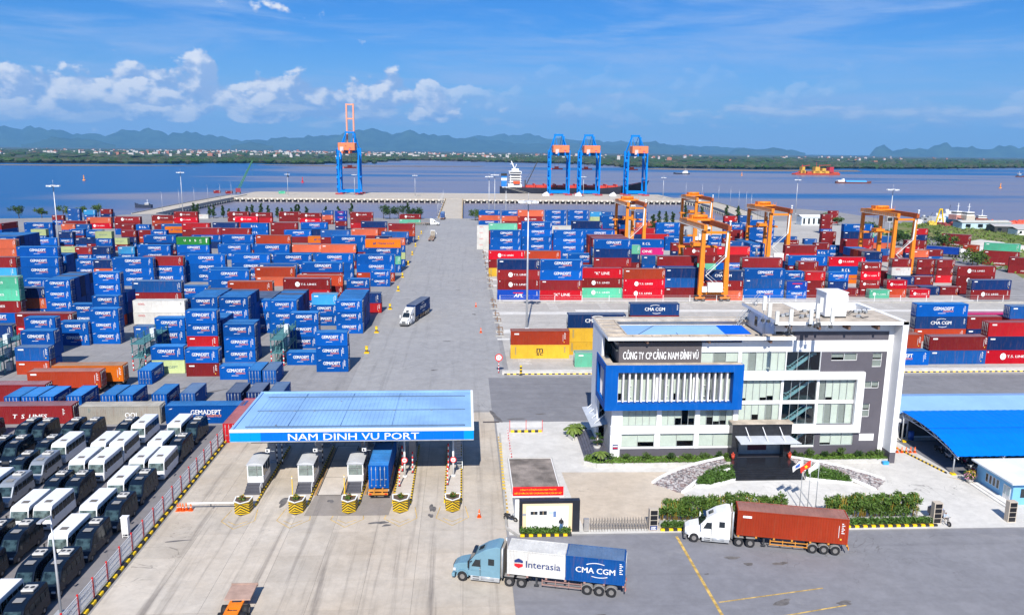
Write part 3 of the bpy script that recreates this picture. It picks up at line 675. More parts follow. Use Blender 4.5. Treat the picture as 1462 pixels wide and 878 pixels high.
def container(code, size, cx, cy, z, rz=0.0, label='', group='shipping containers', kind=None, doors=True, pitch=.28, doorend=1, dec=True):
    L = LEN[size]; kind = kind or CC[code][3]; a, r_, d, t = cmeshes(code, L, pitch, kind)
    o = obj('shipping_container', a, None, (cx, cy, z), rz); o.scale = (1, 1, HS[size]); tag(o, label, 'container', group)
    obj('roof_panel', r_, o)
    if doors:
        for y in (-.54, .54): c = obj('door', d, o, (doorend * (L / 2 - .0), y, 0)); c.rotation_euler = (0, 0, 0 if doorend > 0 else math.pi)
    if dec:
        w_ = (math.sin(cx * 12.9 + cy * 7.7 + z * 3.1) * 437.5) % 1.0; q_ = tag(obj('lettering', t, o, ((w_ - .5) * .3, 0, (w_ * 7 % 1 - .5) * .12)), kind='stuff'); q_.scale = (.93 + .09 * w_, 1, .95 + .08 * (w_ * 5 % 1))
    return o
CODES = 'GDSTMOUHRKACEQWYLBFNXPIZ'
# left edge x, front y, 2 = short / 4 = long, colours from the top down, 1 = own object, 0 = joined, 2 = joined and hidden
STACKS = [
(-45.4, 146.1, 2, (0,), (1,)),
(-52.3, 148.4, 2, (0, 4,), (1, 1,)),
(-84.2, 150.4, 2, (18, 5,), (1, 1,)),
(-59.4, 150.7, 2, (0, 16,), (1, 1,)),
(-28.6, 151.0, 2, (0, 0, 0,), (1, 1, 1,)),
(-84.2, 152.9, 2, (0, 0, 0,), (1, 0, 0,)),
(22.0, 153.5, 4, (13,), (1,)),
(83.1, 153.7, 4, (0,), (1,)),
(95.5, 154.3, 4, (4, 18,), (1, 1,)),
(107.8, 154.4, 4, (20, 1, 2,), (1, 1, 1,)),
(82.6, 156.2, 4, (5, 18,), (1, 0,)),
(-35.3, 156.1, 2, (0,), (1,)),
(-48.1, 158.5, 2, (0, 0, 0,), (1, 1, 1,)),
(-55.6, 159.4, 2, (0, 0, 20, 3,), (1, 1, 1, 0,)),
(9.6, 160.4, 4, (5, 15,), (1, 1,)),
(-48.1, 161.1, 2, (0, 0, 0,), (0, 0, 0,)),
(-55.4, 162.7, 2, (0, 0, 0,), (0, 0, 0,)),
(21.8, 163.2, 4, (11, 15, 15,), (1, 1, 1,)),
(-63.7, 164.6, 2, (0, 0, 0,), (1, 1, 0,)),
(-89.9, 165.2, 2, (0, 0, 0,), (1, 0, 0,)),
(-55.4, 165.3, 2, (0, 0, 1,), (0, 2, 2,)),
(-55.4, 167.9, 2, (0, 0, 1,), (0, 2, 2,)),
(-37.5, 169.9, 2, (0, 0, 0,), (1, 1, 1,)),
(124.4, 171.7, 4, (18, 4, 1,), (1, 0, 2,)),
(116.3, 174.2, 4, (4, 1,), (1, 0,)),
(-87.2, 173.3, 2, (0, 0,), (1, 1,)),
(-81.2, 174.5, 2, (0, 0, 0,), (1, 1, 1,)),
(-53.4, 174.5, 2, (0, 0, 0, 0,), (1, 1, 0, 2,)),
(104.0, 174.5, 4, (0, 11, 5,), (1, 1, 1,)),
(-53.4, 177.1, 2, (0, 0, 0, 0,), (0, 0, 0, 2,)),
(117.7, 178.3, 4, (19, 4,), (0, 2,)),
(-99.4, 179.2, 4, (4, 20,), (1, 0,)),
(-53.4, 179.7, 2, (0, 0, 0, 1,), (0, 0, 0, 2,)),
(-74.5, 180.3, 2, (18,), (1,)),
(-113.3, 180.6, 4, (1,), (1,)),
(-53.4, 182.3, 2, (1, 0, 0, 0,), (0, 0, 0, 0,)),
(-51.1, 184.8, 2, (0, 0, 0,), (1, 0, 0,)),
(-29.9, 184.0, 2, (0, 0, 0,), (1, 1, 1,)),
(-44.9, 184.1, 2, (0, 0, 0,), (1, 1, 1,)),
(-51.1, 187.3, 2, (1, 0, 0,), (0, 2, 2,)),
(-29.9, 186.7, 2, (0, 0, 0,), (0, 0, 0,)),
(-44.9, 186.7, 2, (0, 0, 0,), (0, 0, 2,)),
(-51.1, 189.8, 2, (1, 0, 0,), (0, 2, 2,)),
(-64.3, 188.7, 2, (0, 0, 0,), (1, 0, 2,)),
(-58.1, 188.7, 2, (0, 0,), (0, 2,)),
(-29.9, 189.3, 2, (0, 1, 0,), (0, 0, 0,)),
(-44.9, 189.3, 2, (0, 0, 0,), (0, 0, 2,)),
(-87.5, 190.0, 2, (0, 0, 0,), (1, 0, 0,)),
(40.7, 190.3, 4, (11, 4,), (1, 0,)),
(-87.9, 192.5, 2, (0, 0, 0, 0, 5,), (1, 1, 0, 0, 0,)),
(-51.1, 192.3, 2, (1, 0, 0,), (0, 2, 2,)),
(-64.3, 191.3, 2, (0, 0, 1,), (0, 2, 2,)),
(-29.9, 191.9, 2, (0, 0, 0,), (0, 0, 0,)),
(-44.9, 191.9, 2, (1, 0, 0,), (0, 0, 2,)),
(-37.0, 192.5, 2, (17, 0, 0,), (1, 1, 1,)),
(-87.5, 195.0, 2, (0, 0, 1,), (0, 0, 0,)),
(-94.1, 193.4, 2, (0, 0,), (1, 0,)),
(-51.1, 194.8, 2, (1, 0, 0,), (0, 2, 2,)),
(-64.3, 193.9, 2, (0, 1, 0,), (0, 2, 2,)),
(-118.5, 194.4, 4, (12, 12, 3, 0,), (1, 1, 1, 1,)),
(-29.9, 194.5, 2, (0, 0, 0,), (0, 0, 0,)),
(-44.9, 194.6, 2, (0, 0, 0,), (0, 0, 2,)),
(-80.2, 194.8, 4, (14, 14,), (1, 1,)),
(-87.5, 197.5, 2, (0, 0, 0,), (0, 0, 0,)),
(-64.3, 196.5, 2, (0, 0, 0,), (0, 2, 2,)),
(-29.9, 197.1, 2, (0, 0, 0,), (0, 0, 0,)),
(-44.9, 197.2, 2, (1, 0, 0,), (0, 0, 0,)),
(-102.0, 197.8, 2, (0, 0, 0, 0,), (1, 1, 1, 0,)),
(-121.9, 198.1, 4, (12,), (2,)),
(-64.3, 199.1, 2, (1, 0, 1,), (0, 2, 2,)),
(-102.0, 200.5, 2, (0, 0, 0, 0,), (0, 0, 0, 2,)),
(-109.8, 201.3, 2, (1, 21, 0,), (1, 1, 0,)),
(-102.0, 203.1, 2, (1, 1, 0, 1,), (0, 0, 0, 2,)),
(-102.0, 205.7, 2, (0, 0, 0, 0,), (0, 0, 0, 2,)),
(-84.7, 206.1, 4, (18, 4, 5,), (1, 1, 2,)),
(-28.0, 208.1, 2, (1, 20,), (1, 0,)),
(-102.0, 208.3, 2, (1, 0, 0, 1,), (0, 0, 0, 2,)),
(-47.7, 210.4, 4, (3, 20, 0,), (1, 0, 0,)),
(-116.1, 215.0, 2, (0, 0, 0,), (1, 2, 2,)),
(-80.9, 215.6, 4, (0, 0,), (1, 0,)),
(-31.9, 215.6, 2, (0, 5, 4,), (1, 0, 2,)),
(-45.2, 216.0, 4, (5, 4, 1,), (1, 0, 2,)),
(-65.8, 223.3, 4, (5, 4,), (1, 2,)),
(69.1, 225.9, 4, (11, 3, 21,), (1, 1, 1,)),
(21.8, 226.4, 4, (0, 0, 4, 9,), (1, 1, 1, 1,)),
(9.5, 227.1, 4, (1, 3, 3, 10,), (1, 1, 1, 1,)),
(151.6, 227.2, 4, (1, 3,), (1, 1,)),
(95.5, 228.4, 2, (10, 0,), (1, 1,)),
(46.6, 228.7, 4, (5, 2, 2,), (1, 1, 1,)),
(121.2, 228.8, 2, (12,), (1,)),
(108.3, 229.1, 2, (0, 1, 4,), (1, 1, 1,)),
(-137.5, 229.1, 4, (4, 17, 0, 0,), (1, 1, 2, 2,)),
(82.9, 229.5, 4, (0, 18, 0,), (1, 1, 1,)),
(134.4, 229.9, 2, (2,), (1,)),
(95.4, 230.9, 2, (0, 4, 0,), (1, 2, 2,)),
(101.6, 230.2, 2, (20, 4, 4,), (1, 1, 1,)),
(34.2, 230.4, 4, (9, 3, 12,), (1, 1, 1,)),
(127.4, 230.7, 2, (2, 5,), (1, 1,)),
(59.3, 230.8, 4, (1, 18, 4,), (1, 1, 1,)),
(119.4, 231.6, 2, (3, 2, 3, 4,), (1, 1, 1, 0,)),
(113.2, 231.6, 2, (4,), (0,)),
(83.0, 232.4, 4, (4, 1, 0, 18,), (1, 0, 2, 2,)),
(100.7, 233.5, 2, (4, 21, 1, 4,), (1, 0, 2, 2,)),
(140.0, 234.2, 2, (1,), (0,)),
(146.4, 234.3, 2, (4,), (1,)),
(133.8, 235.3, 2, (3,), (0,)),
(133.7, 237.8, 2, (1, 4,), (1, 2,)),
(58.0, 235.5, 4, (4, 18, 1, 18,), (1, 0, 2, 2,)),
(152.3, 236.0, 4, (3, 3, 4,), (1, 1, 0,)),
(98.8, 236.8, 4, (0, 4, 1, 4,), (1, 0, 2, 2,)),
(139.9, 237.8, 2, (4, 18,), (1, 0,)),
(133.7, 240.3, 2, (4, 14, 13, 5,), (1, 1, 0, 2,)),
(-48.9, 240.8, 4, (0, 4, 20,), (1, 0, 2,)),
(-77.7, 244.3, 4, (0, 0,), (1, 1,)),
(136.3, 249.1, 2, (4, 20,), (0, 0,)),
(-79.2, 249.3, 4, (0, 0,), (0, 2,)),
(-29.5, 249.5, 2, (0, 0,), (1, 1,)),
(-65.2, 250.4, 4, (5, 21,), (1, 1,)),
(-108.3, 250.5, 4, (0, 0, 0,), (1, 1, 1,)),
(-136.7, 250.9, 4, (0, 0, 0,), (1, 1, 0,)),
(-114.5, 251.9, 2, (1, 21, 0,), (1, 0, 2,)),
(-137.9, 253.5, 4, (0, 1, 4, 0,), (1, 0, 0, 2,)),
(-136.7, 256.0, 4, (0, 0, 0,), (0, 0, 2,)),
(-120.7, 253.8, 2, (0, 0, 0,), (1, 0, 2,)),
(41.7, 253.8, 4, (0, 1, 4, 4, 4,), (1, 1, 1, 0, 0,)),
(-100.4, 253.9, 4, (4, 0, 0,), (1, 1, 1,)),
(-136.7, 258.5, 4, (0, 0, 0,), (0, 0, 2,)),
(38.5, 256.3, 4, (18, 21,), (0, 2,)),
(120.9, 256.4, 4, (2, 8, 7,), (1, 1, 0,)),
(41.7, 258.8, 4, (4, 0, 1, 0, 4,), (0, 0, 0, 0, 2,)),
(133.3, 257.4, 2, (1, 0, 4, 4,), (1, 0, 2, 2,)),
(159.0, 257.8, 2, (4, 4, 20,), (1, 1, 1,)),
(-66.1, 258.2, 4, (18, 0,), (1, 0,)),
(-88.7, 258.3, 4, (0, 0, 0,), (1, 1, 1,)),
(-75.1, 260.7, 4, (0, 0, 0,), (1, 0, 0,)),
(-136.7, 261.0, 4, (1, 0, 0,), (0, 0, 0,)),
(-92.4, 260.8, 4, (0, 0,), (0, 0,)),
(-61.8, 260.7, 4, (0, 0, 0,), (1, 0, 0,)),
(41.7, 261.3, 4, (4, 4, 4, 4, 1,), (0, 0, 0, 0, 2,)),
(58.6, 259.1, 4, (18, 0, 4,), (1, 0, 2,)),
(152.8, 259.2, 2, (4, 4, 1,), (1, 1, 0,)),
(-35.0, 259.5, 4, (0, 0, 5,), (1, 1, 0,)),
(133.3, 260.0, 2, (4, 0, 0, 1,), (0, 2, 2, 2,)),
(46.7, 263.8, 4, (13, 11, 4, 1,), (0, 0, 0, 2,)),
(-48.5, 261.4, 4, (0, 0, 0,), (1, 0, 0,)),
(41.7, 266.3, 4, (4, 5, 5, 4, 5,), (0, 0, 0, 2, 2,)),
(34.6, 263.8, 4, (0, 4, 1,), (1, 0, 2,)),
(133.3, 262.6, 2, (5, 4, 5, 4,), (0, 2, 2, 2,)),
(41.7, 268.8, 4, (4, 4, 4, 1, 5,), (0, 0, 0, 2, 2,)),
(133.3, 265.2, 2, (4, 4, 5, 4,), (0, 0, 2, 2,)),
(133.3, 267.8, 2, (0, 4, 4, 0,), (0, 0, 2, 2,)),
(20.6, 270.2, 4, (5, 4, 0,), (1, 2, 2,)),
(133.3, 270.5, 2, (0, 4, 5, 0,), (0, 0, 2, 2,)),
(8.2, 270.5, 4, (2, 3, 15,), (1, 0, 0,)),
(-161.0, 273.2, 4, (21, 21, 0, 4,), (1, 1, 2, 2,)),
(-147.7, 274.0, 2, (12, 0, 4,), (2, 2, 2,)),
(-147.7, 276.6, 2, (1, 0, 0,), (2, 2, 2,)),
(-34.4, 278.6, 4, (7, 0, 13, 0,), (1, 1, 0, 0,)),
(-147.7, 279.2, 2, (1, 0, 0,), (2, 2, 2,)),
(59.1, 281.4, 4, (8, 19, 4, 4,), (1, 1, 0, 0,)),
(-147.7, 281.9, 2, (0, 0, 0,), (2, 2, 2,)),
(-165.4, 282.0, 4, (0, 0, 1, 0,), (0, 0, 2, 2,)),
(79.1, 283.1, 4, (3, 4, 13,), (1, 1, 0,)),
(165.3, 284.1, 2, (21, 1, 4,), (1, 0, 0,)),
(-147.7, 284.5, 2, (0, 1, 1,), (2, 2, 2,)),
(-165.4, 284.7, 4, (1, 0, 0, 0,), (0, 0, 2, 2,)),
(92.1, 285.1, 4, (20, 4, 0,), (1, 1, 1,)),
(96.7, 287.6, 2, (18, 0, 4, 5,), (0, 2, 2, 2,)),
(-129.8, 285.6, 2, (1, 0, 4,), (1, 0, 2,)),
(-74.4, 286.4, 4, (0, 0, 1,), (1, 0, 0,)),
(-51.1, 287.2, 4, (21, 0, 4,), (1, 0, 0,)),
(-165.4, 287.3, 4, (0, 0, 0, 0,), (0, 0, 2, 2,)),
(-47.9, 289.7, 4, (0, 0, 4, 0,), (1, 0, 0, 2,)),
(-165.4, 289.9, 4, (0, 0, 0, 0,), (0, 0, 2, 2,)),
(-74.5, 289.9, 4, (5, 4, 0, 4,), (1, 0, 0, 2,)),
(119.6, 290.2, 4, (4, 20, 1,), (1, 0, 0,)),
(-165.4, 292.5, 4, (0, 0, 0, 0,), (0, 0, 2, 2,)),
(-27.9, 294.1, 2, (21, 0, 16, 0,), (0, 0, 0, 0,)),
(-165.4, 295.1, 4, (0, 0, 0, 0,), (0, 0, 2, 2,)),
(78.1, 296.1, 4, (4, 1, 4,), (1, 0, 2,)),
(-33.3, 299.9, 2, (1, 4, 1, 1,), (0, 2, 2, 2,)),
(110.8, 303.5, 2, (0, 0, 4,), (0, 0, 2,)),
(-145.2, 305.6, 2, (4, 0,), (1, 0,)),
(110.8, 306.1, 2, (0, 0, 0,), (0, 2, 2,)),
(138.1, 306.4, 2, (4, 8, 4,), (0, 0, 2,)),
(-151.3, 306.8, 2, (16, 5,), (0, 2,)),
(-130.3, 307.4, 2, (17, 0,), (1, 0,)),
(185.4, 307.6, 2, (4, 18,), (0, 0,)),
(-123.5, 308.3, 4, (0, 0,), (1, 0,)),
(110.8, 308.7, 2, (0, 0, 1,), (0, 2, 2,)),
(164.5, 309.0, 2, (18, 4,), (0, 0,)),
(-109.4, 309.7, 4, (6, 0, 0,), (1, 1, 0,)),
(-94.3, 310.6, 4, (0, 0,), (1, 0,)),
(110.8, 311.3, 2, (0, 0, 0,), (0, 2, 2,)),
(-67.6, 311.5, 4, (21, 18,), (1, 0,)),
(10.1, 312.6, 4, (0, 0, 0, 0,), (1, 1, 1, 2,)),
(-140.6, 312.8, 2, (16, 0, 0, 0,), (1, 0, 0, 0,)),
(171.9, 313.2, 2, (21, 4,), (0, 0,)),
(35.2, 313.9, 4, (0, 0, 0, 0,), (1, 1, 1, 0,)),
(110.8, 314.0, 2, (0, 0, 0,), (0, 2, 2,)),
(153.0, 314.2, 4, (0, 1, 4, 20, 1,), (1, 1, 1, 0, 0,)),
(47.5, 314.4, 4, (0, 0, 1, 20,), (1, 0, 0, 0,)),
(-123.8, 315.4, 4, (0, 1, 4,), (1, 0, 0,)),
(110.8, 316.6, 2, (0, 1, 0,), (0, 2, 2,)),
(-146.2, 317.6, 2, (0, 1, 4, 4,), (0, 0, 0, 2,)),
(22.8, 317.7, 4, (0, 0, 0, 0, 4,), (1, 1, 1, 1, 2,)),
(-95.0, 318.3, 4, (0, 0, 4,), (1, 0, 0,)),
(48.1, 318.6, 2, (5, 18, 4,), (2, 2, 2,)),
(182.1, 318.7, 2, (4, 20, 1,), (0, 0, 0,)),
(-122.1, 318.8, 2, (0, 1, 4, 20,), (0, 2, 2, 2,)),
(110.8, 319.2, 2, (1, 0, 0,), (0, 2, 2,)),
(156.3, 319.2, 4, (13, 20, 4, 20,), (0, 0, 0, 2,)),
(150.1, 320.9, 2, (8, 0,), (0, 0,)),
(43.4, 321.6, 4, (1, 0, 0, 3, 20,), (1, 0, 2, 2, 2,)),
(149.4, 325.8, 2, (4, 4, 20, 18,), (0, 0, 0, 2,)),
(36.3, 330.1, 4, (14, 1, 4, 20,), (0, 0, 0, 0,)),
(-176.0, 330.7, 4, (0, 1,), (1, 0,)),
(112.0, 332.8, 2, (0, 4, 4, 1, 1,), (0, 0, 0, 2, 2,)),
(-165.8, 335.7, 2, (1, 0, 4,), (0, 0, 0,)),
(-159.6, 336.8, 2, (1, 0,), (0, 0,)),
(-145.0, 337.4, 2, (16, 4,), (0, 0,)),
(-60.4, 338.9, 4, (18, 4, 1,), (1, 0, 2,)),
(47.0, 341.2, 4, (2, 4, 0, 20,), (0, 2, 2, 2,)),
(198.3, 341.2, 2, (20, 1, 4, 3,), (0, 0, 0, 0,)),
(10.4, 341.7, 4, (13, 4, 4, 1,), (1, 0, 0, 0,)),
(-66.2, 342.0, 4, (7, 0,), (0, 0,)),
(-143.2, 342.3, 2, (4, 1, 0,), (0, 0, 0,)),
(-137.0, 344.5, 2, (4, 5, 1,), (0, 0, 0,)),
(87.9, 344.6, 4, (0, 0,), (1, 0,)),
(-102.9, 344.7, 4, (4, 8, 0,), (1, 0, 2,)),
(-115.7, 346.0, 4, (4, 0, 1,), (1, 0, 0,)),
(-181.6, 346.0, 2, (16, 0, 4,), (0, 0, 2,)),
(5.4, 346.5, 2, (14, 14, 14, 14,), (0, 0, 0, 0,)),
(-166.4, 346.8, 2, (0, 4, 1,), (0, 0, 2,)),
(60.0, 350.7, 4, (0, 0, 4, 20, 4,), (1, 1, 0, 0, 2,)),
(183.6, 351.7, 4, (18, 21,), (1, 0,)),
(80.4, 356.9, 4, (20, 4,), (0, 2,)),
(111.5, 358.7, 2, (0, 0,), (0, 0,)),
(-37.4, 361.8, 4, (18, 1,), (1, 0,)),
(150.3, 364.5, 2, (3,), (0,)),
(132.5, 366.1, 4, (0, 0, 0, 0,), (1, 1, 1, 0,)),
(-194.9, 366.2, 4, (0, 0, 0,), (1, 0, 0,)),
(-81.8, 367.6, 4, (0, 4,), (1, 0,)),
(-127.1, 368.1, 4, (20, 4, 1,), (1, 0, 0,)),
(-64.9, 368.5, 4, (18, 4,), (2, 2,)),
(-173.7, 368.6, 2, (18, 0, 4,), (0, 2, 2,)),
(-101.5, 369.6, 4, (8, 8, 0,), (1, 0, 0,)),
(161.4, 370.0, 2, (18,), (0,)),
(-148.1, 370.1, 2, (8, 8, 4,), (0, 0, 0,)),
(-180.9, 370.3, 2, (21, 0, 4,), (0, 0, 2,)),
(-35.1, 371.3, 4, (4, 5, 1,), (1, 0, 0,)),
(122.8, 372.3, 2, (20, 1, 18, 0, 3,), (0, 0, 0, 0, 0,)),
(-88.9, 372.6, 4, (4, 4, 1,), (1, 0, 2,)),
(-52.3, 373.2, 4, (21, 4,), (1, 0,)),
(-75.3, 373.4, 4, (0, 1, 4,), (1, 0, 0,)),
(131.0, 375.0, 2, (18, 0, 1, 20, 18,), (0, 0, 0, 0, 0,)),
(148.8, 377.6, 4, (18,), (0,)),
(-48.9, 381.1, 4, (1, 5, 4,), (1, 0, 0,)),
(25.4, 381.1, 4, (21, 3, 20, 4, 4,), (1, 1, 0, 0, 2,)),
(-139.5, 381.4, 4, (7, 1,), (0, 0,)),
(92.9, 382.8, 4, (0, 0, 0,), (1, 1, 0,)),
(81.3, 385.2, 4, (20, 1,), (1, 0,)),
(-146.0, 394.6, 4, (18, 4,), (0, 2,)),
(-166.1, 397.5, 2, (4, 5,), (0, 0,)),
(-170.1, 400.0, 4, (3, 4, 0,), (1, 0, 0,)),
(-151.7, 400.7, 2, (4, 0,), (0, 2,)),
(-124.3, 403.0, 4, (1, 0,), (1, 2,)),
(-198.6, 408.2, 4, (4, 20,), (0, 2,)),
(192.3, 421.0, 2, (4, 4, 4, 0,), (0, 0, 0, 0,)),
(-67.7, 424.1, 2, (10, 10, 4, 1,), (0, 0, 0, 0,)),
(91.9, 424.3, 2, (18, 0, 21, 5,), (0, 0, 0, 0,)),
(-205.1, 427.7, 2, (18, 18, 18, 18,), (0, 0, 0, 2,)),
(67.6, 428.0, 2, (17, 16, 4, 1,), (0, 0, 2, 2,)),
(73.8, 428.5, 2, (18, 0, 4, 5,), (0, 2, 2, 2,)),
(-196.5, 429.4, 4, (21, 2,), (1, 0,)),
(100.4, 433.2, 2, (21, 4,), (0, 0,)),
(-153.5, 433.7, 4, (3, 2, 4,), (1, 1, 0,)),
(-61.8, 438.1, 4, (3, 4, 20,), (1, 0, 0,)),
(-123.8, 440.2, 4, (2, 4,), (1, 0,)),
(-169.6, 445.6, 4, (3, 5,), (0, 0,)),
(-223.7, 448.9, 2, (4, 0,), (0, 0,)),
(-208.9, 453.5, 2, (17, 18, 4,), (0, 0, 0,)),
(21.2, 455.2, 4, (0, 21, 4,), (0, 0, 0,)),
(8.1, 458.4, 4, (0, 21, 0,), (0, 0, 0,)),
(-203.1, 460.7, 2, (4, 1, 0,), (0, 0, 0,)),
(-80.8, 461.2, 2, (18, 21, 4,), (0, 0, 0,)),
(46.7, 461.7, 4, (0, 0, 0,), (0, 0, 0,)),
(59.9, 462.9, 4, (0, 0, 0,), (0, 0, 0,)),
(-37.4, 463.0, 4, (3, 13,), (0, 0,)),
(-94.6, 467.0, 4, (3, 2,), (0, 0,)),
(-122.7, 468.0, 4, (3, 20,), (0, 0,)),
(-137.2, 473.5, 4, (3, 3,), (0, 0,)),
(-108.4, 475.8, 4, (3, 4,), (0, 0,)),
(-160.3, 492.8, 2, (14,), (0,))]
rows_ = {}
rest = {}
tier_w = ['bottom tier', 'second tier', 'third tier', 'fourth tier', 'fifth tier', 'sixth tier']
parsed = []
for x_, y_, s_, c_, m_ in STACKS: parsed.append((x_, y_, str(s_), ''.join(CODES[i] for i in c_), m_))
for side in ('left', 'right'):
    sub = [p for p in parsed if (p[0] < 0) == (side == 'left')]; sub.sort(key=lambda p: p[1]); cur = []; y_last = None; ri = -1
    for p in sub:
        if y_last is None or p[1] - y_last > 2.2: ri += 1; y_last = p[1]; cur = rows_.setdefault((side, ri), [])
        cur.append(p)
rest_list = []
for (side, ri), lst in rows_.items():
    lst.sort(key=lambda p: -p[0] if side == 'left' else p[0])
    for si, (x, y, size, codes, mask) in enumerate(lst):
        n = len(codes); L = LEN[size]; jit = random.Random(int(x * 10) * 977 + int(y * 10))
        for k, (cd, mk) in enumerate(zip(codes, mask)):
            tier = n - 1 - k; z = tier * (CH * HS[size] + .012) + .02; cx = x + L / 2 + jit.uniform(-.05, .05); cyy = y + CW / 2 + jit.uniform(-.04, .04)
            if mk == 1:
                kd = CC[cd][3]; what = 'lettered' if kd not in ('small', 'lime') else 'plain'
                lab = f"{CC[cd][0]} {'long' if size == '4' else 'short'} {what} container, {tier_w[tier]}, {ordw(si)} stack from road, {ordw(ri)} row, {side} yard"
                container(cd, size, cx, cyy, z, 0, lab, f'stacked containers in the {side} yard', doors=y < 290, pitch=.28 if y < 200 else (.45 if y < 300 else 3.0), doorend=1 if side == 'left' else -1)
            else: rest_list.append((cd, size, cx, cyy, z, mk == 0))
# everything smaller than those in the picture: one joined object
slots = list(CC.keys()); rm = MB(); nmat = []
for c_ in slots: nmat += [CM[c_][0], CM[c_][1]]
nd0 = len(nmat); nmat += DECM
_dec_cache = {}
for (cd, size, cx, cyy, z, vis) in rest_list:
    L = LEN[size]; hs = CH * HS[size]; mi = slots.index(cd) * 2; h = L / 2; w = CW / 2
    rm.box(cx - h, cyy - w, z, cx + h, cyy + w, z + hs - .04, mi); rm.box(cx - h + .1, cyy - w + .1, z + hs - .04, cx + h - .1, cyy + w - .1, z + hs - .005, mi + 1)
    for xx in (cx - h, cx + h - .16): rm.box(xx - .01, cyy - w - .02, z, xx + .17, cyy - w + .15, z + hs, mi)
    rm.box(cx - h, cyy - w - .02, z + hs - .12, cx + h, cyy - w + .1, z + hs, mi)
    if vis:
        kd = CC[cd][3]
        if (kd, L) not in _dec_cache: _dec_cache[(kd, L)] = decor(kd, L)
        d = _dec_cache[(kd, L)]; k0 = len(rm.v); rm.v += [(p[0] + cx, p[1] + cyy - .02, p[2] * HS[size] + z) for p in d.v]
        rm.f += [tuple(k0 + i for i in f) for f in d.f]; rm.m += [nd0 + i for i in d.m]; rm.s += [False] * len(d.f)
tag(rm.build('container_stacks', nmat), 'the many smaller and half hidden containers farther back in both yards', 'containers', kind='stuff')

# containers set down singly, outside the stacking rows
def single(code, size, cx, cy, z, rz, label, kind=None, doorend=-1, group='containers set down singly'): return container(code, size, cx, cy, z, rz, label, group, kind, True, .28, doorend)
PI2 = math.pi / 2
single('M', '4', -66.9, 123.4, .03, 0, 'red container with white slanted lettering behind the minibuses', 'tslong', 1)
single('Z', '4', -53.4, 122.9, .03, 0, 'dirty white rust-streaked container standing behind the minibuses', None, 1)
single('G', '4', -40.4, 122.9, .03, 0, 'blue lettered container at ground level behind the minibuses', None, 1)
single('X', '4', -34.0, 119.2, .03, PI2, 'red container end-on beside the gate canopy, doors to the front', 'small', -1)
for i, (x, y, c_) in enumerate([(-72.9, 131.0, 'G'), (-70.3, 131.1, 'G'), (-67.6, 131.0, 'G'), (-63.3, 131.2, 'G'), (-58.0, 131.5, 'G'), (-55.3, 131.5, 'G'), (-50.0, 131.8, 'G'), (-45.6, 132.2, 'F'), (-38.2, 132.4, 'D'), (-34.9, 132.5, 'D'), (-31.4, 132.6, 'F')]):
    single(c_, '2', x, y, .03, PI2, f'{["blue", "navy", "faded blue"][ "GDF".index(c_)]} short container end-on behind the minibus lot, {ordw(i)} from left in its row', None, -1)
single('G', '2', -57.9, 146.3, .03, PI2, 'blue short container end-on standing alone by the orange container', None, -1)
single('G', '2', -38.3, 146.0, .03, PI2, 'left one of two blue short containers end-on before the stacks', None, -1)
single('F', '2', -35.6, 146.0, .03, PI2, 'right one of two blue short containers end-on before the stacks', None, -1)
single('H', '4', -66.9, 142.4, 1.25, 0, 'orange container raised on a trailer behind the rust red one', 'small', 1)
single('O', '4', -69.2, 138.6, 1.25, 0, 'rust red container raised on a trailer left of the yard', 'small', 1)
single('M', '4', -76.6, 134.9, .03, 0, 'dark red container at the left edge before the rust red one', 'small', 1)
# stacks set askew along the right boundary road
def askew(px, py, codes, size, rz, labs):
    p = G(px, py)
    for k, c_ in enumerate(codes[::-1]): single(c_, size, p.x, p.y, k * (CH * HS[size] + .012) + .02, rz, labs[::-1][k], 'hyundai' if k == 0 else 'small', 1)
askew(1427, 379, 'EMM', '4', R(-30), ['sea green container topping the askew stack by the field', 'dark red container under the sea green one by the field', 'dark red lettered container at the foot of the sea green topped stack'])
askew(1466, 391, 'MM', '4', R(-30), ['upper dark red container of the askew pair at the right edge', 'lower lettered dark red container of the askew pair at the right edge'])
askew(1385, 367, 'OM', '2', R(-35), ['upper rust container behind the parked blue truck', 'lower dark red container behind the parked blue truck'])
askew(1364, 352, 'MM', '4', R(-35), ['upper dark red container left of the rust pair by the field', 'lower dark red container left of the rust pair by the field'])
askew(1188, 319, 'MMM', '2', R(12), ['topmost of three dark red containers by the white shed', 'middle of three dark red containers by the white shed', 'lowest of three dark red containers by the white shed'])
askew(12, 335, 'MG', '4', PI2 - R(6), ['dark red container end-on atop a blue one at far left', 'blue container under the end-on dark red one at far left'])
# ================================================================== PORT GATE
ROOFB = mat('canopy_roof_sheet', lin(146, 188, 234, .86), .5, var=.16, scale=.15, fine=.03, spec=.4, streak=.15, streakc=(.30, .42, .55, 1))
FASC = mat('canopy_fascia_blue', lin(0, 112, 214, .85), .4, var=.06, scale=.5, spec=.15)
gate = thing('gate_canopy', 'wide gate canopy with pale blue roof and white lettered blue fascia', 'canopy', (0, 0, 0))
X0, X1, Y0, Y1 = -29.2, 1.15, 96.3, 112.6
mb = MB()       # shallow hipped roof with a parapet rim
zt = 7.75
mb.face([(X0 + .25, Y0 + .25, zt), (X1 - .25, Y0 + .25, zt), (X1 - 1.1, Y0 + 4.0, zt + .12), (X0 + 2.2, Y0 + 4.0, zt + .12)])
mb.face([(X0 + 2.2, Y0 + 4.0, zt + .12), (X1 - 1.1, Y0 + 4.0, zt + .12), (X1 - 1.1, Y1 - 4.6, zt + .16), (X0 + 2.2, Y1 - 4.6, zt + .16)])
mb.face([(X0 + 2.2, Y1 - 4.6, zt + .16), (X1 - 1.1, Y1 - 4.6, zt + .16), (X1 - .25, Y1 - .25, zt), (X0 + .25, Y1 - .25, zt)])
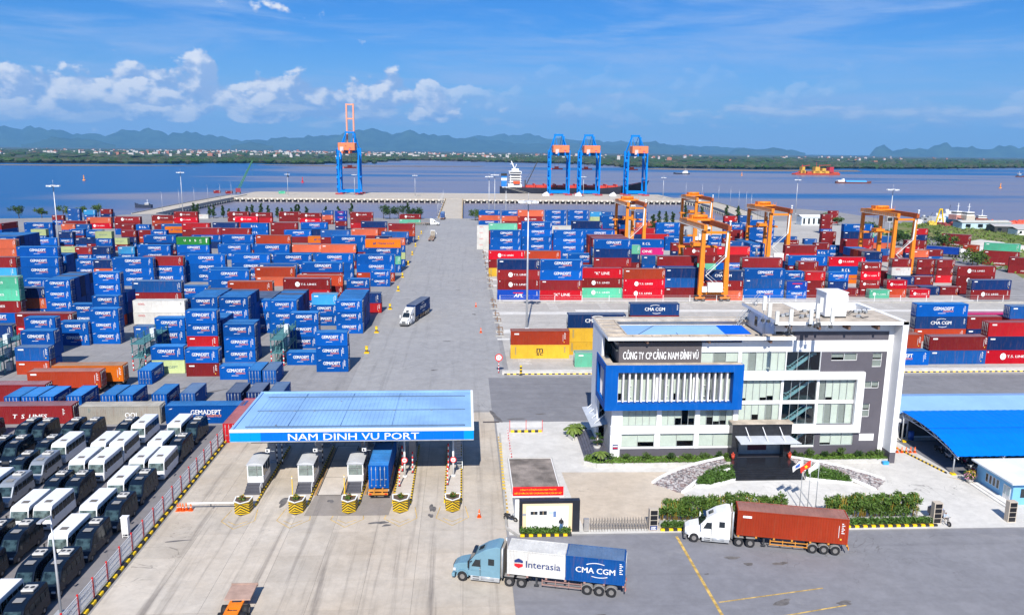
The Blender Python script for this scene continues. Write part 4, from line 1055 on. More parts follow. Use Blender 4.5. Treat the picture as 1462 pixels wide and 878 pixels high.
mb.face([(X0 + .25, Y0 + .25, zt), (X0 + 2.2, Y0 + 4.0, zt + .12), (X0 + 2.2, Y1 - 4.6, zt + .16), (X0 + .25, Y1 - .25, zt)])
mb.face([(X1 - .25, Y0 + .25, zt), (X1 - .25, Y1 - .25, zt), (X1 - 1.1, Y1 - 4.6, zt + .16), (X1 - 1.1, Y0 + 4.0, zt + .12)])
rf = mb.build('roof', ROOFB, gate)
mb = MB()
for i in range(50):
    x = X0 + 1.9 + i * .55
    if x < X1 - 1.2: mb.bar((x, Y0 + .4, zt + .04), (x, Y0 + 4.0, zt + .15), .03, .02); mb.bar((x, Y0 + 4.0, zt + .15), (x, Y1 - 4.6, zt + .19), .03, .02); mb.bar((x, Y1 - 4.6, zt + .19), (x, Y1 - .4, zt + .04), .03, .02)
tag(mb.build('roof_ribs', ROOFB, rf), kind='stuff')
for y in (Y0 + 1.2, Y0 + 7.4, Y1 - 2.8):
    mb = MB(); mb.box(X0 + 1.6, y, zt + .06, X1 - 1.1, y + .1, zt + .24); mb.build('gutter_seam', mat('seam_dark', (.10, .16, .24), .6), rf)
for i, (fx, fy) in enumerate([(3.2, 7.2), (6.4, 7.25), (9.0, 7.2), (14.2, 7.3), (15.0, 7.2), (19.6, 7.25), (24.6, 7.2), (5.2, 1.6), (21.0, 11.4), (12.0, 11.2)]): mb = MB(); mb.box(X0 + fx, Y0 + fy, zt + .1, X0 + fx + .22, Y0 + fy + .14, zt + .27); mb.build('roof_fixing', mat('fixing_grey', (.16, .20, .25), .6), rf)
for fx in (6.8, 13.4, 19.9): mb = MB(); mb.box(X0 + fx, Y0 + 1.4, zt + .07, X0 + fx + .03, Y1 - 1.2, zt + .215); mb.build('sheet_lap', mat('lap_blue', lin(120, 160, 205, .8), .5), rf)
mb = MB(); mb.box(X0 - .02, Y0 - .04, 7.62, X1 + .02, Y0 + .3, 7.95); mb.build('parapet_cap', WHITE, gate)
mb = MB(); mb.box(X0 - .02, Y0 + .3, 7.62, X0 + .3, Y1, 7.93); mb.build('parapet_cap', ROOFB, gate)
mb = MB(); mb.box(X1 - .3, Y0 + .3, 7.62, X1 + .02, Y1, 7.93); mb.build('parapet_cap', WHITE, gate)
mb = MB(); mb.box(X0 + .3, Y1 - .3, 7.62, X1 - .3, Y1, 7.93); mb.build('parapet_cap', ROOFB, gate)
n_p = 24                                                 # fascia panels, one by one
pm = MB(); pw = (X1 - X0) / n_p; pm.box(.006, 0, 0, pw - .006, .06, 1.16); pme = pm.mesh('fascia_panel', FASC)
pme2 = pm.mesh('fascia_panel', mat('canopy_fascia_bright', lin(0, 146, 232, .9), .4, var=.06, scale=.5, spec=.15))
for i in range(n_p): obj('fascia_panel', pme2 if i < 3 or i > n_p - 2 else pme, gate, (X0 + i * pw, Y0, 6.45))
pm = MB(); pm.box(0, 0, 0, .06, (Y1 - Y0 - .1) / 12 - .012, 1.16); pme = pm.mesh('fascia_panel', FASC)
for i in range(12):
    for x in (X0, X1 - .06): obj('fascia_panel', pme, gate, (x, Y0 + .09 + i * (Y1 - Y0 - .1) / 12, 6.45))
mb = MB(); mb.box(X0 + .07, Y0 + .07, 6.5, X1 - .07, Y1 - .07, 7.6); mb.build('ceiling', mat('soffit', (.30, .33, .37), .7), gate)
mb = MB(); mb.box(X0, Y0 - .06, 6.33, X1, Y0 + .12, 6.45); mb.build('bottom_trim', STEEL, gate)
mb = MB(); put_text(mb, 'NAM DINH VU PORT', -22.05, 6.55, 16.3, .88, Y0 - .05, 0, .018); mb.build('lettering', MK_W, gate)
for x in (-26.2, -19.9, -13.7, -7.2, -1.0):
    for y in (105.0, 110.8):
        mb = MB(); mb.box(x - .45, y - .3, .2, x + .45, y + .3, 6.5); mb.box(x - .6, y - .45, .2, x + .6, y + .45, .6); mb.build('column', mat('column_grey', (.36, .38, .41), .6), gate)
beam = MB(); beam.box(-27.3, 98.6, 5.35, -10.3, 98.9, 5.5); beam.box(-27.3, 98.6, 6.1, -10.3, 98.9, 6.25)
for i in range(35): beam.bar((-27.2 + i * .49, 98.75, 5.5), (-27.2 + i * .49, 98.75, 6.1), .06)
beam.build('sign_truss', DARK, gate)
for x in (-25.1, -19.1, -12.9): mb = MB(); mb.cyl((x, 98.4, 4.6), (x, 98.4, 6.5), .09); mb.build('hanger', STEEL, gate)
# signs and lamps hung from the truss
def noentry(x, z, square, label):
    t = thing('lane_signal', label, 'sign', (x, 98.5, z), 0, 'no entry signals over the lanes'); mb = MB()
    if square: mb.box(-.48, -.1, -.34, .48, .08, .34)
    else: mb.cyl((0, -.1, 0), (0, .08, 0), .46, n=24)
    mb.build('disc', REDP, t); mb = MB(); mb.box(-.3, -.125, -.1, .3, -.105, .1); mb.build('bar', WHITE, t); mb = MB(); mb.box(-.03, -.02, .3, .03, .05, .75); mb.build('bracket', DARK, t)
noentry(-26.7, 5.95, True, 'square red no entry signal at the left end of the truss')
noentry(-22.7, 6.0, False, 'round red no entry signal left over the second lane'); noentry(-16.4, 6.0, False, 'round red no entry signal over the third lane')
def hang_cam(x, label):
    t = thing('booth_camera', label, 'camera', (x, 98.3, 4.3), 0, 'cameras hung over the booths'); mb = MB(); mb.box(-.28, -.3, 0, .28, .25, .46); mb.build('housing', WHITE, t, .04)
    mb = MB(); mb.cyl((-.05, -.34, .24), (-.05, -.28, .24), .13, n=12); mb.build('lens', GLASS_D, t); mb = MB(); mb.bar((.28, 0, .1), (.8, 0, .05), .05); mb.bar((-.1, 0, -.25), (-.1, 0, 0), .06); mb.build('arm', STEEL, t)
for x, w in ((-25.1, 'left'), (-19.1, 'middle'), (-12.9, 'right')): hang_cam(x, f'white camera box hanging above the {w} booth')

# islands with chevron noses
CHEV = [YELLOW, KBLACK]
ISLC = ground_mat('island_concrete', (.52, .46, .40, 1), (.58, .54, .48, 1), patch=.6, stain=.2, stainc=(.3, .26, .22, 1))
isl = [(-27.3, -25.2, 'first', True), (-21.0, -18.95, 'second', True), (-14.75, -12.8, 'third', True), (-8.75, -6.6, 'fourth', False), (-2.45, -.45, 'fifth', False)]
FLW = mat('flower_red', lin(206, 60, 40), .7, var=.3); 
rg = np.random.default_rng(9)
for k, (xa, xb, w_, booth) in enumerate(isl):
    t = thing('lane_island', f'{w_} raised lane island from the left with striped kerbs and chevron nose', 'traffic island', ((xa + xb) / 2, 89.0, 0), 0, 'lane islands of the gate'); hw = (xb - xa) / 2
    mb = MB(); mb.prism([(-hw + .1, 2.6), (hw - .1, 2.6), (hw - .1, 22), (-hw + .1, 22)], 'z', .0, .28); mb.build('deck', ISLC, t)
    for s in (-1, 1):
        kb = [MB(), MB()]
        for i in range(48): kb[i % 2].box(s * hw - .1, 2.6 + i * .404, .0, s * hw + .1, 2.6 + (i + 1) * .404, .30)
        for q_, m_ in zip(kb, CHEV): tag(q_.build('kerb_stripe', m_, t), kind='stuff')
    # nose: tapered block with painted chevrons built as bands
    for i in range(7):
        z0, z1 = i * .16, (i + 1) * .16
        def prof(z): return [(-hw + .12, 2.6), (-hw + .12, 1.2 + .1), (-hw * .45, -.05 - (z * .0)), (0, -.45), (hw * .45, -.05), (hw - .12, 1.3), (hw - .12, 2.6)]
    W2_ = hw - .08
    mb = MB(); P0 = [(-W2_, 1.9), (-W2_ * .88, .55), (0, -.10), (W2_ * .88, .55), (W2_, 1.9)]
    mb.prism(P0, 'z', 0, 1.55, 0); nose = mb.build('nose', YELLOW, t)
    cb = MB(); NZ = 1.55
    for lev in range(9):           # black V bands wrapped on the curved face
        for a, c in zip(P0[:-1], P0[1:]):
            for s_, (p, r_) in enumerate(((a, c),)):
                def zz(x): return -.55 + lev * .34 - abs(x) / W2_ * .95 + .55
                out_ = Vector((r_[1] - p[1], -(r_[0] - p[0]))).normalized() * -.012
                ox, oy = -out_.x, -out_.y
                if oy > 0: ox, oy = -ox, -oy
                zs = [zz(p[0]), zz(r_[0]), zz(r_[0]) + .17, zz(p[0]) + .17]; zs = [min(max(z, 0.0), NZ) for z in zs]
                if zs[2] - zs[1] < .01 and zs[3] - zs[0] < .01: continue
                cb.face([(p[0] + ox, p[1] + oy, zs[0]), (r_[0] + ox, r_[1] + oy, zs[1]), (r_[0] + ox, r_[1] + oy, zs[2]), (p[0] + ox, p[1] + oy, zs[3])])
    cb.build('chevron', KBLACK, nose)
    mb = MB()
    for a, c in zip(P0[:-1], P0[1:]): mb.bar((a[0], a[1], 1.58), (c[0], c[1], 1.58), .14, .07)
    mb.bar((-W2_, 1.9, 1.58), (W2_, 1.9, 1.58), .14, .07); mb.build('nose_rim', WHITE, t)
    mb = MB(); mb.prism([(p[0] * .9, p[1] * .9 + .05) for p in P0], 'z', 1.4, 1.56); mb.build('soil', mat('soil', (.11, .075, .05), .95), t)
    pl = thing('planted_flowers', f'small flowering plant in the nose of the {w_} lane island', 'plant', ((xa + xb) / 2, 89.9, 1.56), 0, 'plants in the island noses')
    mb = MB(); mb.leaves(0, 0, .28, .42, .42, .32, 90, .16, rg); mb.build('foliage', LEAF, pl); mb = MB(); mb.leaves(.05, -.05, .42, .38, .38, .22, 26, .08, rg); mb.build('bloom', FLW if k % 2 == 0 else MK_Y, pl)
    if booth:
        bt = thing('gate_booth', f'white glazed booth with steps on the {w_} lane island', 'booth', ((xa + xb) / 2 - .05, 96.2, .29), 0, 'ticket booths'); bw = .98
        for i in range(4): mb = MB(); mb.box(-bw, -2.0 + i * .5, 0, bw, -1.5 + i * .5 if i < 3 else 0, .19 * (i + 1)); mb.build('step', mat('step_dark', (.08, .08, .095), .5), bt)
        mb = MB(); mb.box(-bw, 0, 0, bw, 3.6, .72); mb.build('plinth', mat('booth_plinth', (.30, .31, .33), .7), bt)
        mb = MB(); mb.box(-bw, 0, .72, bw, .06, 1.55); mb.box(-bw, 3.54, .72, bw, 3.6, 3.1)
        for x in (-bw, bw - .06): mb.box(x, .06, .72, x + .06, 3.54, 1.5)
        for x in (-bw, bw - .1):
            for y in (0, 1.2, 2.4, 3.5): mb.box(x - .002, y - .002, 1.4, x + .102, y + .1, 3.1)
        mb.box(-bw, 0, 2.95, bw, .1, 3.12)
        for x in (-bw, bw - .07): mb.box(x, .1, 2.9, x + .07, 3.5, 3.12)
        mb.build('wall', WHITE, bt)
        for (xa_, xb_, za_, zb_) in ((-bw + .12, .18, 2.5, 2.93), (.26, bw - .12, 2.5, 2.93), (-bw + .12, .18, 1.6, 2.43), (.26, bw - .12, 1.6, 2.43)):
            mb = MB(); mb.box(xa_ - .07, -.012, za_ - .06, xb_ + .07, .06, zb_ + .06); mb.box(xa_, -.02, za_, xb_, -.013, zb_, 1); mb.build('window', [WHITE, mat('booth_glass', (.20, .24, .22), .08, var=.35, scale=1.2, spec=.7)], bt)
        for s in (-1, 1):
            for y in (.15, 1.35, 2.55): mb = MB(); xx = s * bw; mb.box(min(xx, xx - s * .03), y, 1.55, max(xx, xx - s * .03), y + 1.0, 2.9); mb.build('side_window', GLASS_D, bt)
        mb = MB(); seg = 8
        pr_ = [(-bw - .08 + (2 * bw + .16) * i / seg, 3.12 + .26 * math.sin(math.pi * i / seg)) for i in range(seg + 1)]
        mb.prism(pr_ + [(bw + .08, 3.08), (-bw - .08, 3.08)], 'y', -.15, 3.75); mb.build('roof', mat('booth_roof', (.52, .53, .54), .55, var=.1), bt)
        mb = MB(); mb.ring([(bw + .03, -1.9, .2), (bw + .03, -1.9, 1.0), (bw + .03, .0, 1.75)], .035); mb.ring([(bw + .03, -.95, .5), (bw + .03, -.95, 1.35)], .03); mb.build('handrail', WHITE, bt)
# weighbridge plates
for x, lab in ((-16.85, 'weighbridge plate in the empty third lane'), (-10.7, 'weighbridge plate under the blue container in the fourth lane')):
    t = thing('weighbridge', lab, 'weighbridge', (x, 94.3, .02), 0, 'weighbridges'); mb = MB(); mb.box(-1.55, 0, 0, 1.55, 17, .02); mb.build('pit_edge', KBLACK, t)
    for i in range(3): mb = MB(); mb.box(-1.42, .1 + i * 5.6, .005, 1.42, 5.55 + i * 5.6, .05); mb.build('plate', ISLC, t)
    for s in (-1, 1): mb = MB(); mb.box(s * 1.75 - .12, 0, 0, s * 1.75 + .12, 16, .10); mb.build('guide_rail', mat('guide_tan', lin(206, 160, 100, .7), .7, var=.3), t)
# striped posts, signs, barriers on the islands
def striped(t, name, p0, p1, r, n, cols):
    p0 = Vector(p0); p1 = Vector(p1); mbs = [MB(), MB()]
    for i in range(n): mbs[i % 2].cyl(p0.lerp(p1, i / n), p0.lerp(p1, (i + 1) / n), r, n=8)
    for q_, c_ in zip(mbs, cols): o = q_.build(name, c_, t); o['kind'] = 'stuff'
for x, y, h, lab in ((-8.3, 96.2, 2.3, 'red and white striped height bar at the front of the fourth island'), (-8.3, 101.0, 3.6, 'tall red and white striped post behind the round sign of the fourth island'), (-6.9, 100.4, 3.0, 'red and white striped post on the right of the fourth island'),
                     (-2.2, 96.4, 2.6, 'red and white striped height bar at the front of the fifth island'), (-2.2, 101.6, 3.6, 'tall red and white striped post on the fifth island')):
    t = thing('striped_post', lab, 'post', (x, y, .28), 0, 'striped posts on the islands'); striped(t, 'stripe', (0, 0, 0), (0, 0, h), .09, 9, (REDP, WHITE)); mb = MB(); mb.cyl((0, 0, 0), (0, 0, .06), .2); mb.build('base', DARK, t)
for x, lab in ((-7.85, 'round red rimmed road sign on a white pole, fourth island'), (-1.5, 'round red rimmed road sign on a white pole, fifth island')):
    t = thing('round_sign', lab, 'sign', (x, 99.2, .28), 0, 'round signs on the islands'); mb = MB(); mb.cyl((0, 0, 0), (0, 0, 5.2), .13, n=12); mb.cyl((0, 0, 0), (0, 0, .15), .3); mb.build('pole', WHITE, t)
    mb = MB(); mb.cyl((0, -.2, 2.35), (0, -.15, 2.35), .42, n=24); mb.build('rim', REDP, t); mb = MB(); mb.cyl((0, -.215, 2.35), (0, -.19, 2.35), .30, n=24); mb.build('face', WHITE, t)
    mb = MB(); mb.box(-.18, -.225, 2.3, .18, -.218, 2.4); mb.build('symbol', MK_R, t)
for x, lab in ((-25.6, 'first lane'), (-24.9, 'second lane'), (-19.5, 'third lane')):
    t = thing('barrier_post', f'black and white striped barrier beside the {lab}', 'barrier', (x + .2, 104, .28), 0, 'lane barriers'); striped(t, 'stripe', (0, 0, 0), (0, 0, 3.4), .08, 9, (KBLACK, WHITE))
for x, y, lab in ((-21.15, 93.4, 'second'), (-14.85, 93.6, 'third')):
    t = thing('gauge_post', f'thin yellow gauge post left of the steps on the {lab} island', 'post', (x, y, .28), 0, 'yellow gauge posts'); mb = MB(); mb.box(-.045, -.045, 0, .045, .045, 2.7); mb.box(-.14, -.14, 0, .14, .14, .1); mb.build('post', YELLOW, t); mb = MB(); mb.box(-.05, -.07, 2.4, .05, -.046, 2.6); mb.build('reflector', WHITE, t)
t = thing('access_ladder', 'steel access stair with blue panel at the right column of the gate', 'ladder', (-.75, 101.6, .28)); mb = MB()
for s in (-.42, .42): mb.bar((s, 0, 0), (s, 3.2, 6.1), .07, .14)
mb.build('rail', STEEL, t)
for i in range(18): mb = MB(); mb.bar((-.42, 3.2 * (i + .5) / 18, 6.1 * (i + .5) / 18), (.42, 3.2 * (i + .5) / 18, 6.1 * (i + .5) / 18), .18, .05); mb.build('tread', STEEL, t)
mb = MB(); mb.box(-.75, -2.2, 5.0, .65, -2.1, 6.0); mb.build('panel', FASC, t)
# boom barrier of the leftmost lane
t = thing('boom_barrier', 'long white boom barrier closing the leftmost lane', 'barrier', (-27.0, 90.6, .0)); mb = MB(); mb.box(-.25, -.2, 0, .2, .2, 1.1); mb.build('cabinet', WHITE, t)
mb = MB(); mb.box(-5.9, -.05, .86, -.2, .05, 1.02); mb.build('boom', WHITE, t); mb = MB(); mb.box(-3.2, -.06, .5, -3.1, .06, .86); mb.build('rest', DARK, t)

# cones
def cone_mesh():
    a = MB(); a.box(-.19, -.19, 0, .19, .19, .05); a.cyl((0, 0, .05), (0, 0, .75), .15, .04, 12); w_ = MB(); w_.cyl((0, 0, .36), (0, 0, .50), .102, .078, 12, cap=False); return a.mesh('traffic_cone', ORANGEP), w_.mesh('reflective_band', WHITE)
CONE, BAND = cone_mesh()
def cone(x, y, label, group=None, sc=1.0):
    o = obj('traffic_cone', CONE, None, (x, y, .02)); o.scale = (sc,) * 3; tag(o, label, 'cone', group); obj('reflective_band', BAND, o)
for i, dx in enumerate((-34.0, -33.75, -33.4, -33.05)): cone(dx, 90.55 + .12 * (i % 2), f'{ordw(i)} orange cone from the fence in the cluster by the boom', 'cones by the boom barrier', 1.25)
cone(-32.5, 90.6, 'orange cone standing just right of the cluster by the boom', 'cones by the boom barrier', 1.3)
cone(1.7, 87.6, 'single orange cone on the concrete right of the islands', None, 1.3)
for i in range(5): p = G(1281 + i * 6.2, 646); cone(p.x, p.y, f'{ordw(i)} orange cone from the left in the row beside the office', 'cones beside the office', 1.15)
for px, py, lab in ((679.5, 438, 'small red cone at the road edge by the stacked row'), (686.5, 475, 'small red cone nearer at the road edge by the concrete strips')): p = G(px, py); cone(p.x, p.y, lab, 'cones at the road edge', 1.6)

# fence on its striped kerb beside the bus lot
kerb = thing('striped_kerb', 'black and yellow kerb under the fence beside the minibus lot', 'kerb', (-35.0, 0, 0))
kb = MB(); kb.box(-.2, 0, 0, .2, .76, .32); km = [kb.mesh('kerb_block', m_, .03) for m_ in CHEV]
for i in range(88): obj('kerb_block', km[i % 2], kerb, (0, 50 + i * .78, .0))
fence = thing('mesh_fence', 'white wire mesh fence with red posts along the minibus lot', 'fence', (-35.25, 0, .3))
pm = MB(); pm.box(-.06, -.06, 0, .06, .06, 1.95); pm.box(-.075, -.075, 1.95, .075, .075, 2.03); pme = pm.mesh('post', REDP)
fp = MB()
for z in (.15, .75, 1.35, 1.85): fp.bar((0, 0, z), (0, 2.9, z), .045)
for i in range(30): fp.bar((0, .05 + i * .097, .15), (0, .05 + i * .097, 1.85), .016)
for i in range(12): fp.bar((0, 0, .25 + i * .135), (0, 2.9, .25 + i * .135), .012)
fpm = fp.mesh('mesh_panel', mat('fence_white', (.70, .70, .70), .5, var=.1))
for i in range(23): y = 50.5 + i * 3.0; obj('post', pme, fence, (0, y, 0)); (i < 22) and obj('mesh_panel', fpm, fence, (0, y + .05, 0))
t = thing('control_cabinet', 'white control cabinet on a stand beside the minibus lot fence', 'cabinet', (-37.4, 84.2, 0)); mb = MB(); mb.box(-.36, -.3, .45, .36, .3, 2.35); mb.box(-.4, -.36, 2.35, .4, .34, 2.45); mb.build('housing', WHITE, t, .02)
mb = MB(); [mb.bar((x, y, 0), (x, y, .45), .06) for x in (-.3, .3) for y in (-.24, .24)]; mb.bar((-.3, -.24, .2), (.3, -.24, .2), .04); mb.build('stand', WHITE, t); mb = MB(); mb.box(.18, -.32, 1.3, .22, -.301, 1.5); mb.build('handle', DARK, t)
# ================================================================== VEHICLES
def wheel_meshes(r, w):
    a = MB(); a.cyl((-w / 2, 0, 0), (w / 2, 0, 0), r, n=20); t = a.mesh('tyre', BLACK)
    c = MB(); c.cyl((-w / 2 - .012, 0, 0), (w / 2 + .012, 0, 0), r * .5, n=16); c.cyl((-w / 2 - .04, 0, 0), (w / 2 + .04, 0, 0), r * .2, n=10); return t, c.mesh('rim', mat('wheel_rim', (.28, .265, .25), .5, .4, var=.2))
WM = {}
def wheel(parent, x, y, r=.5, w=.3, rimm=None, axle='x'):
    if (r, w) not in WM: WM[(r, w)] = wheel_meshes(r, w)
    t, c = WM[(r, w)]; o = obj('wheel', t, parent, (x, y, r)); obj('rim', c, o)
    if axle == 'y': o.rotation_euler = (0, 0, math.pi / 2)
    return o
def loft(secs, m=0, cap=True):
    """secs: list of closed rings of equal length"""
    mb = MB(); n = len(secs[0]); k = 0
    for s in secs: mb.v += [tuple(p) for p in s]
    for i in range(len(secs) - 1):
        for j in range(n):
            a = i * n + j; c = i * n + (j + 1) % n; mb.f.append((a, c, c + n, a + n)); mb.m.append(m); mb.s.append(False)
    if cap:
        mb.f.append(tuple(range(n - 1, -1, -1))); mb.f.append(tuple((len(secs) - 1) * n + j for j in range(n))); mb.m += [m, m]; mb.s += [False, False]
    return mb
def side_body(profile, w_low, w_top, z_belt, z_top):
    """vehicle body from a side outline (y,z), narrowing above the belt line"""
    mb = MB(); n = len(profile); rings = []
    for s, ins in ((-1, 0), (-1, .06), (1, .06), (1, 0)): pass
    def hw(z): return w_low if z <= z_belt else w_low + (w_top - w_low) * min(1, (z - z_belt) / (z_top - z_belt))
    L = [(-hw(z), y, z) for y, z in profile]; Rr = [(hw(z), y, z) for y, z in profile]
    k = 0; mb.v = L + Rr
    for i in range(n):
        j = (i + 1) % n; mb.f.append((i, j, n + j, n + i)); mb.m.append(0); mb.s.append(False)
    mb.f.append(tuple(range(n - 1, -1, -1))); mb.f.append(tuple(range(n, 2 * n))); mb.m += [0, 0]; mb.s += [False, False]
    return mb
def quad_on(mb, p, th, m=0):
    """thin raised panel from 4 corner points"""
    p = [Vector(q) for q in p]; nrm = (p[1] - p[0]).cross(p[3] - p[0]).normalized() * th
    k = len(mb.v); mb.v += [tuple(q) for q in p] + [tuple(q + nrm) for q in p]
    for q in ((0, 1, 2, 3), (7, 6, 5, 4), (0, 4, 5, 1), (1, 5, 6, 2), (2, 6, 7, 3), (3, 7, 4, 0)): mb.f.append(tuple(k + i for i in q)); mb.m.append(m); mb.s.append(False)
LAMP = mat('headlamp_glass', (.55, .58, .62), .08, var=.2, scale=6, spec=.8)
BUSG = mat('bus_glass', (.018, .028, .032), .12, var=.5, scale=.7, spec=.25)
BUSG_F = mat('bus_windscreen', (.12, .165, .165), .10, var=.8, scale=1.6, spec=.5)
AMBER = mat('amber_lamp', lin(240, 140, 30), .3)
# ---- minibuses
def make_van(body_m, name):
    t = thing(name, '', 'minibus')
    prof = [(-3.05, .35), (-3.08, .75), (-2.95, 1.02), (-2.30, 1.22), (-1.45, 2.25), (-1.05, 2.52), (-.3, 2.66), (2.9, 2.66), (3.05, 2.45), (3.08, .35)]
    mb = side_body(prof, .98, .84, 1.15, 2.66); mb.build('body', body_m, t, .07, 2)
    mb = MB(); quad_on(mb, [(.80, -2.22, 1.33), (-.80, -2.22, 1.33), (-.70, -1.50, 2.22), (.70, -1.50, 2.22)], -.03); mb.build('windscreen', mat('van_windscreen', (.03, .055, .062), .08, var=.8, scale=1.6, spec=.6), t)
    for s in (-1, 1):
        def sw(y0, y1, z0=1.38, z1=2.12, slant=0.0):
            mb = MB(); x0 = s * (.98 - .14 * (z0 - 1.15) / 1.51 + .006); x1 = s * (.98 - .14 * (z1 - 1.15) / 1.51 + .006)
            p = [(x0, y0, z0), (x0, y1, z0), (x1, y1, z1), (x1, y0 + slant, z1)]
            quad_on(mb, p if s > 0 else [p[1], p[0], p[3], p[2]], .012); mb.build('side_window', BUSG, t)
        sw(-1.75, -.75, slant=.5); sw(-.62, .28); sw(.40, 1.30); sw(1.42, 2.20); sw(2.30, 2.92)
        mb = MB(); mb.box(min(s * .52, s * .9), -3.06, .78, max(s * .52, s * .9), -2.93, .98); mb.build('headlight', LAMP, t, .02)
        mb = MB(); mb.bar((s * .95, -1.75, 1.4), (s * 1.22, -1.85, 1.5), .04); mb.box(min(s * 1.14, s * 1.34), -1.92, 1.38, max(s * 1.14, s * 1.34), -1.82, 1.75); mb.build('mirror', BLACK, t)
    mb = MB(); mb.box(-.48, -3.11, .55, .48, -3.03, .92); mb.build('grille', DARK, t); mb = MB(); mb.box(-.96, -3.13, .32, .96, -2.9, .52); mb.build('bumper', body_m, t, .04)
    mb = MB(); mb.box(-.42, -.75, 2.655, .42, .0, 2.70); mb.build('roof_hatch', mat('hatch_grey', (.26, .25, .235), .6), t, .01)
    mb = MB(); mb.box(-.55, 1.0, 2.66, .55, 2.1, 2.86); mb.build('roof_air_conditioner', mat('ac_white', (.55, .53, .49), .5, var=.1), t, .05)
    mb = MB(); [mb.cyl((x, 1.55, 2.861), (x, 1.55, 2.88), .2, n=14) for x in (-.27, .27)]; mb.build('roof_fan', DARK, t)
    for x in (-.86, .86):
        for y in (-2.15, 1.75): wheel(t, x, y, .36, .24)
    return t
def make_county(name):
    t = thing(name, '', 'minibus'); body_m = mat('bus_white', (.78, .78, .775), .35, var=.05, scale=.6, coat=.3)
    prof = [(-3.45, .35), (-3.50, .85), (-3.38, 1.30), (-3.05, 2.35), (-2.85, 2.62), (-2.5, 2.72), (3.2, 2.72), (3.42, 2.55), (3.48, .40)]
    mb = side_body(prof, 1.03, .97, 1.25, 2.72); mb.build('body', body_m, t, .06, 2)
    mb = MB(); quad_on(mb, [(.95, -3.38, 1.38), (-.95, -3.38, 1.38), (-.88, -3.09, 2.32), (.88, -3.09, 2.32)], -.03); mb.build('windscreen', BUSG_F, t)
    for s in (-1, 1):
        for (y0, y1) in ((-3.0, -2.25), (-2.15, -1.2), (-1.1, -.1), (0, 1.0), (1.1, 2.1), (2.2, 3.2)):
            mb = MB(); x0 = s * 1.028; x1 = s * .996; p = [(x0, y0, 1.42), (x0, y1, 1.42), (x1, y1, 2.28), (x1, y0, 2.28)]
            quad_on(mb, p if s > 0 else [p[1], p[0], p[3], p[2]], .012); mb.build('side_window', BUSG, t)
        mb = MB(); mb.box(min(s * .55, s * .95), -3.53, .82, max(s * .55, s * .95), -3.42, 1.04); mb.build('headlight', LAMP, t, .02)
        mb = MB(); mb.bar((s * .98, -3.1, 2.0), (s * 1.3, -3.3, 1.95), .04); mb.box(min(s * 1.2, s * 1.38), -3.38, 1.5, max(s * 1.2, s * 1.38), -3.3, 1.95); mb.build('mirror', BLACK, t)
    mb = MB(); mb.box(-.5, -3.53, .62, .5, -3.46, .86); mb.build('grille', DARK, t); mb = MB(); mb.box(-1.02, -3.56, .32, 1.02, -3.3, .58); mb.build('bumper', mat('bumper_grey', (.5, .5, .5), .5), t, .03)
    mb = MB(); mb.box(-.38, -1.6, 2.715, .38, -.85, 2.76); mb.build('roof_hatch', mat('hatch_beige', (.15, .135, .12), .7), t, .01)
    for x in (-.88, .88):
        for y in (-2.1, 1.85): wheel(t, x, y, .38, .25)
    return t
VANB = mat('van_black', (.005, .011, .024), .14, var=.1, spec=.22); VANS = mat('van_silver', (.30, .33, .37), .3, .35, var=.05, coat=.4)
protos = {'b': None, 'w': None, 's': None}
colX = [-39.6, -42.1, -47.1, -49.6, -54.85, -57.3, -61.4, -63.8, -69.4, -71.8]
rowY = [67.1, 73.9, 80.6, 87.4, 94.1, 100.9, 107.2, 114.4]
grid_t = ['bbbbbwbb', 'wbwwwwww', 'bbbwbwww', 'bwbwbwwb', '..ssswwb', '....wbbb', '......bb', '......bb', '.......b', '.......b']
grid_t[4] = 'wbsbssbb'.replace('s', 's'); grid_t[4] = '..b.ssbb'; grid_t[4] = '...bsswb'; grid_t[5] = '....wbbb'
names_c = {'b': ('black', 'black minibus with roof air conditioner'), 'w': ('white', 'white boxy minibus'), 's': ('silver', 'silver minibus')}
for ci, X in enumerate(colX):
    for ri, Yh in enumerate(rowY):
        k = grid_t[ci][ri]
        if k == '.': continue
        if protos[k] is None:
            o = make_county('minibus') if k == 'w' else make_van(VANB if k == 'b' else VANS, 'minibus'); protos[k] = o
        else: o = copy_tree(protos[k])
        yc = Yh + (1.22 * .82 if k == 'w' else .38)
        o.scale = (1, .82, 1.05) if k == 'w' else (1, .97, 1); o.location = (X + rnd.uniform(-.12, .12), yc + rnd.uniform(-.15, .15), .02); o.rotation_euler = (0, 0, R(rnd.uniform(-1.2, 1.2)))
        tag(o, f"{names_c[k][1]}, {ordw(ci)} column from the fence, {ordw(7 - ri)} row from the containers", 'minibus', 'parked minibuses')

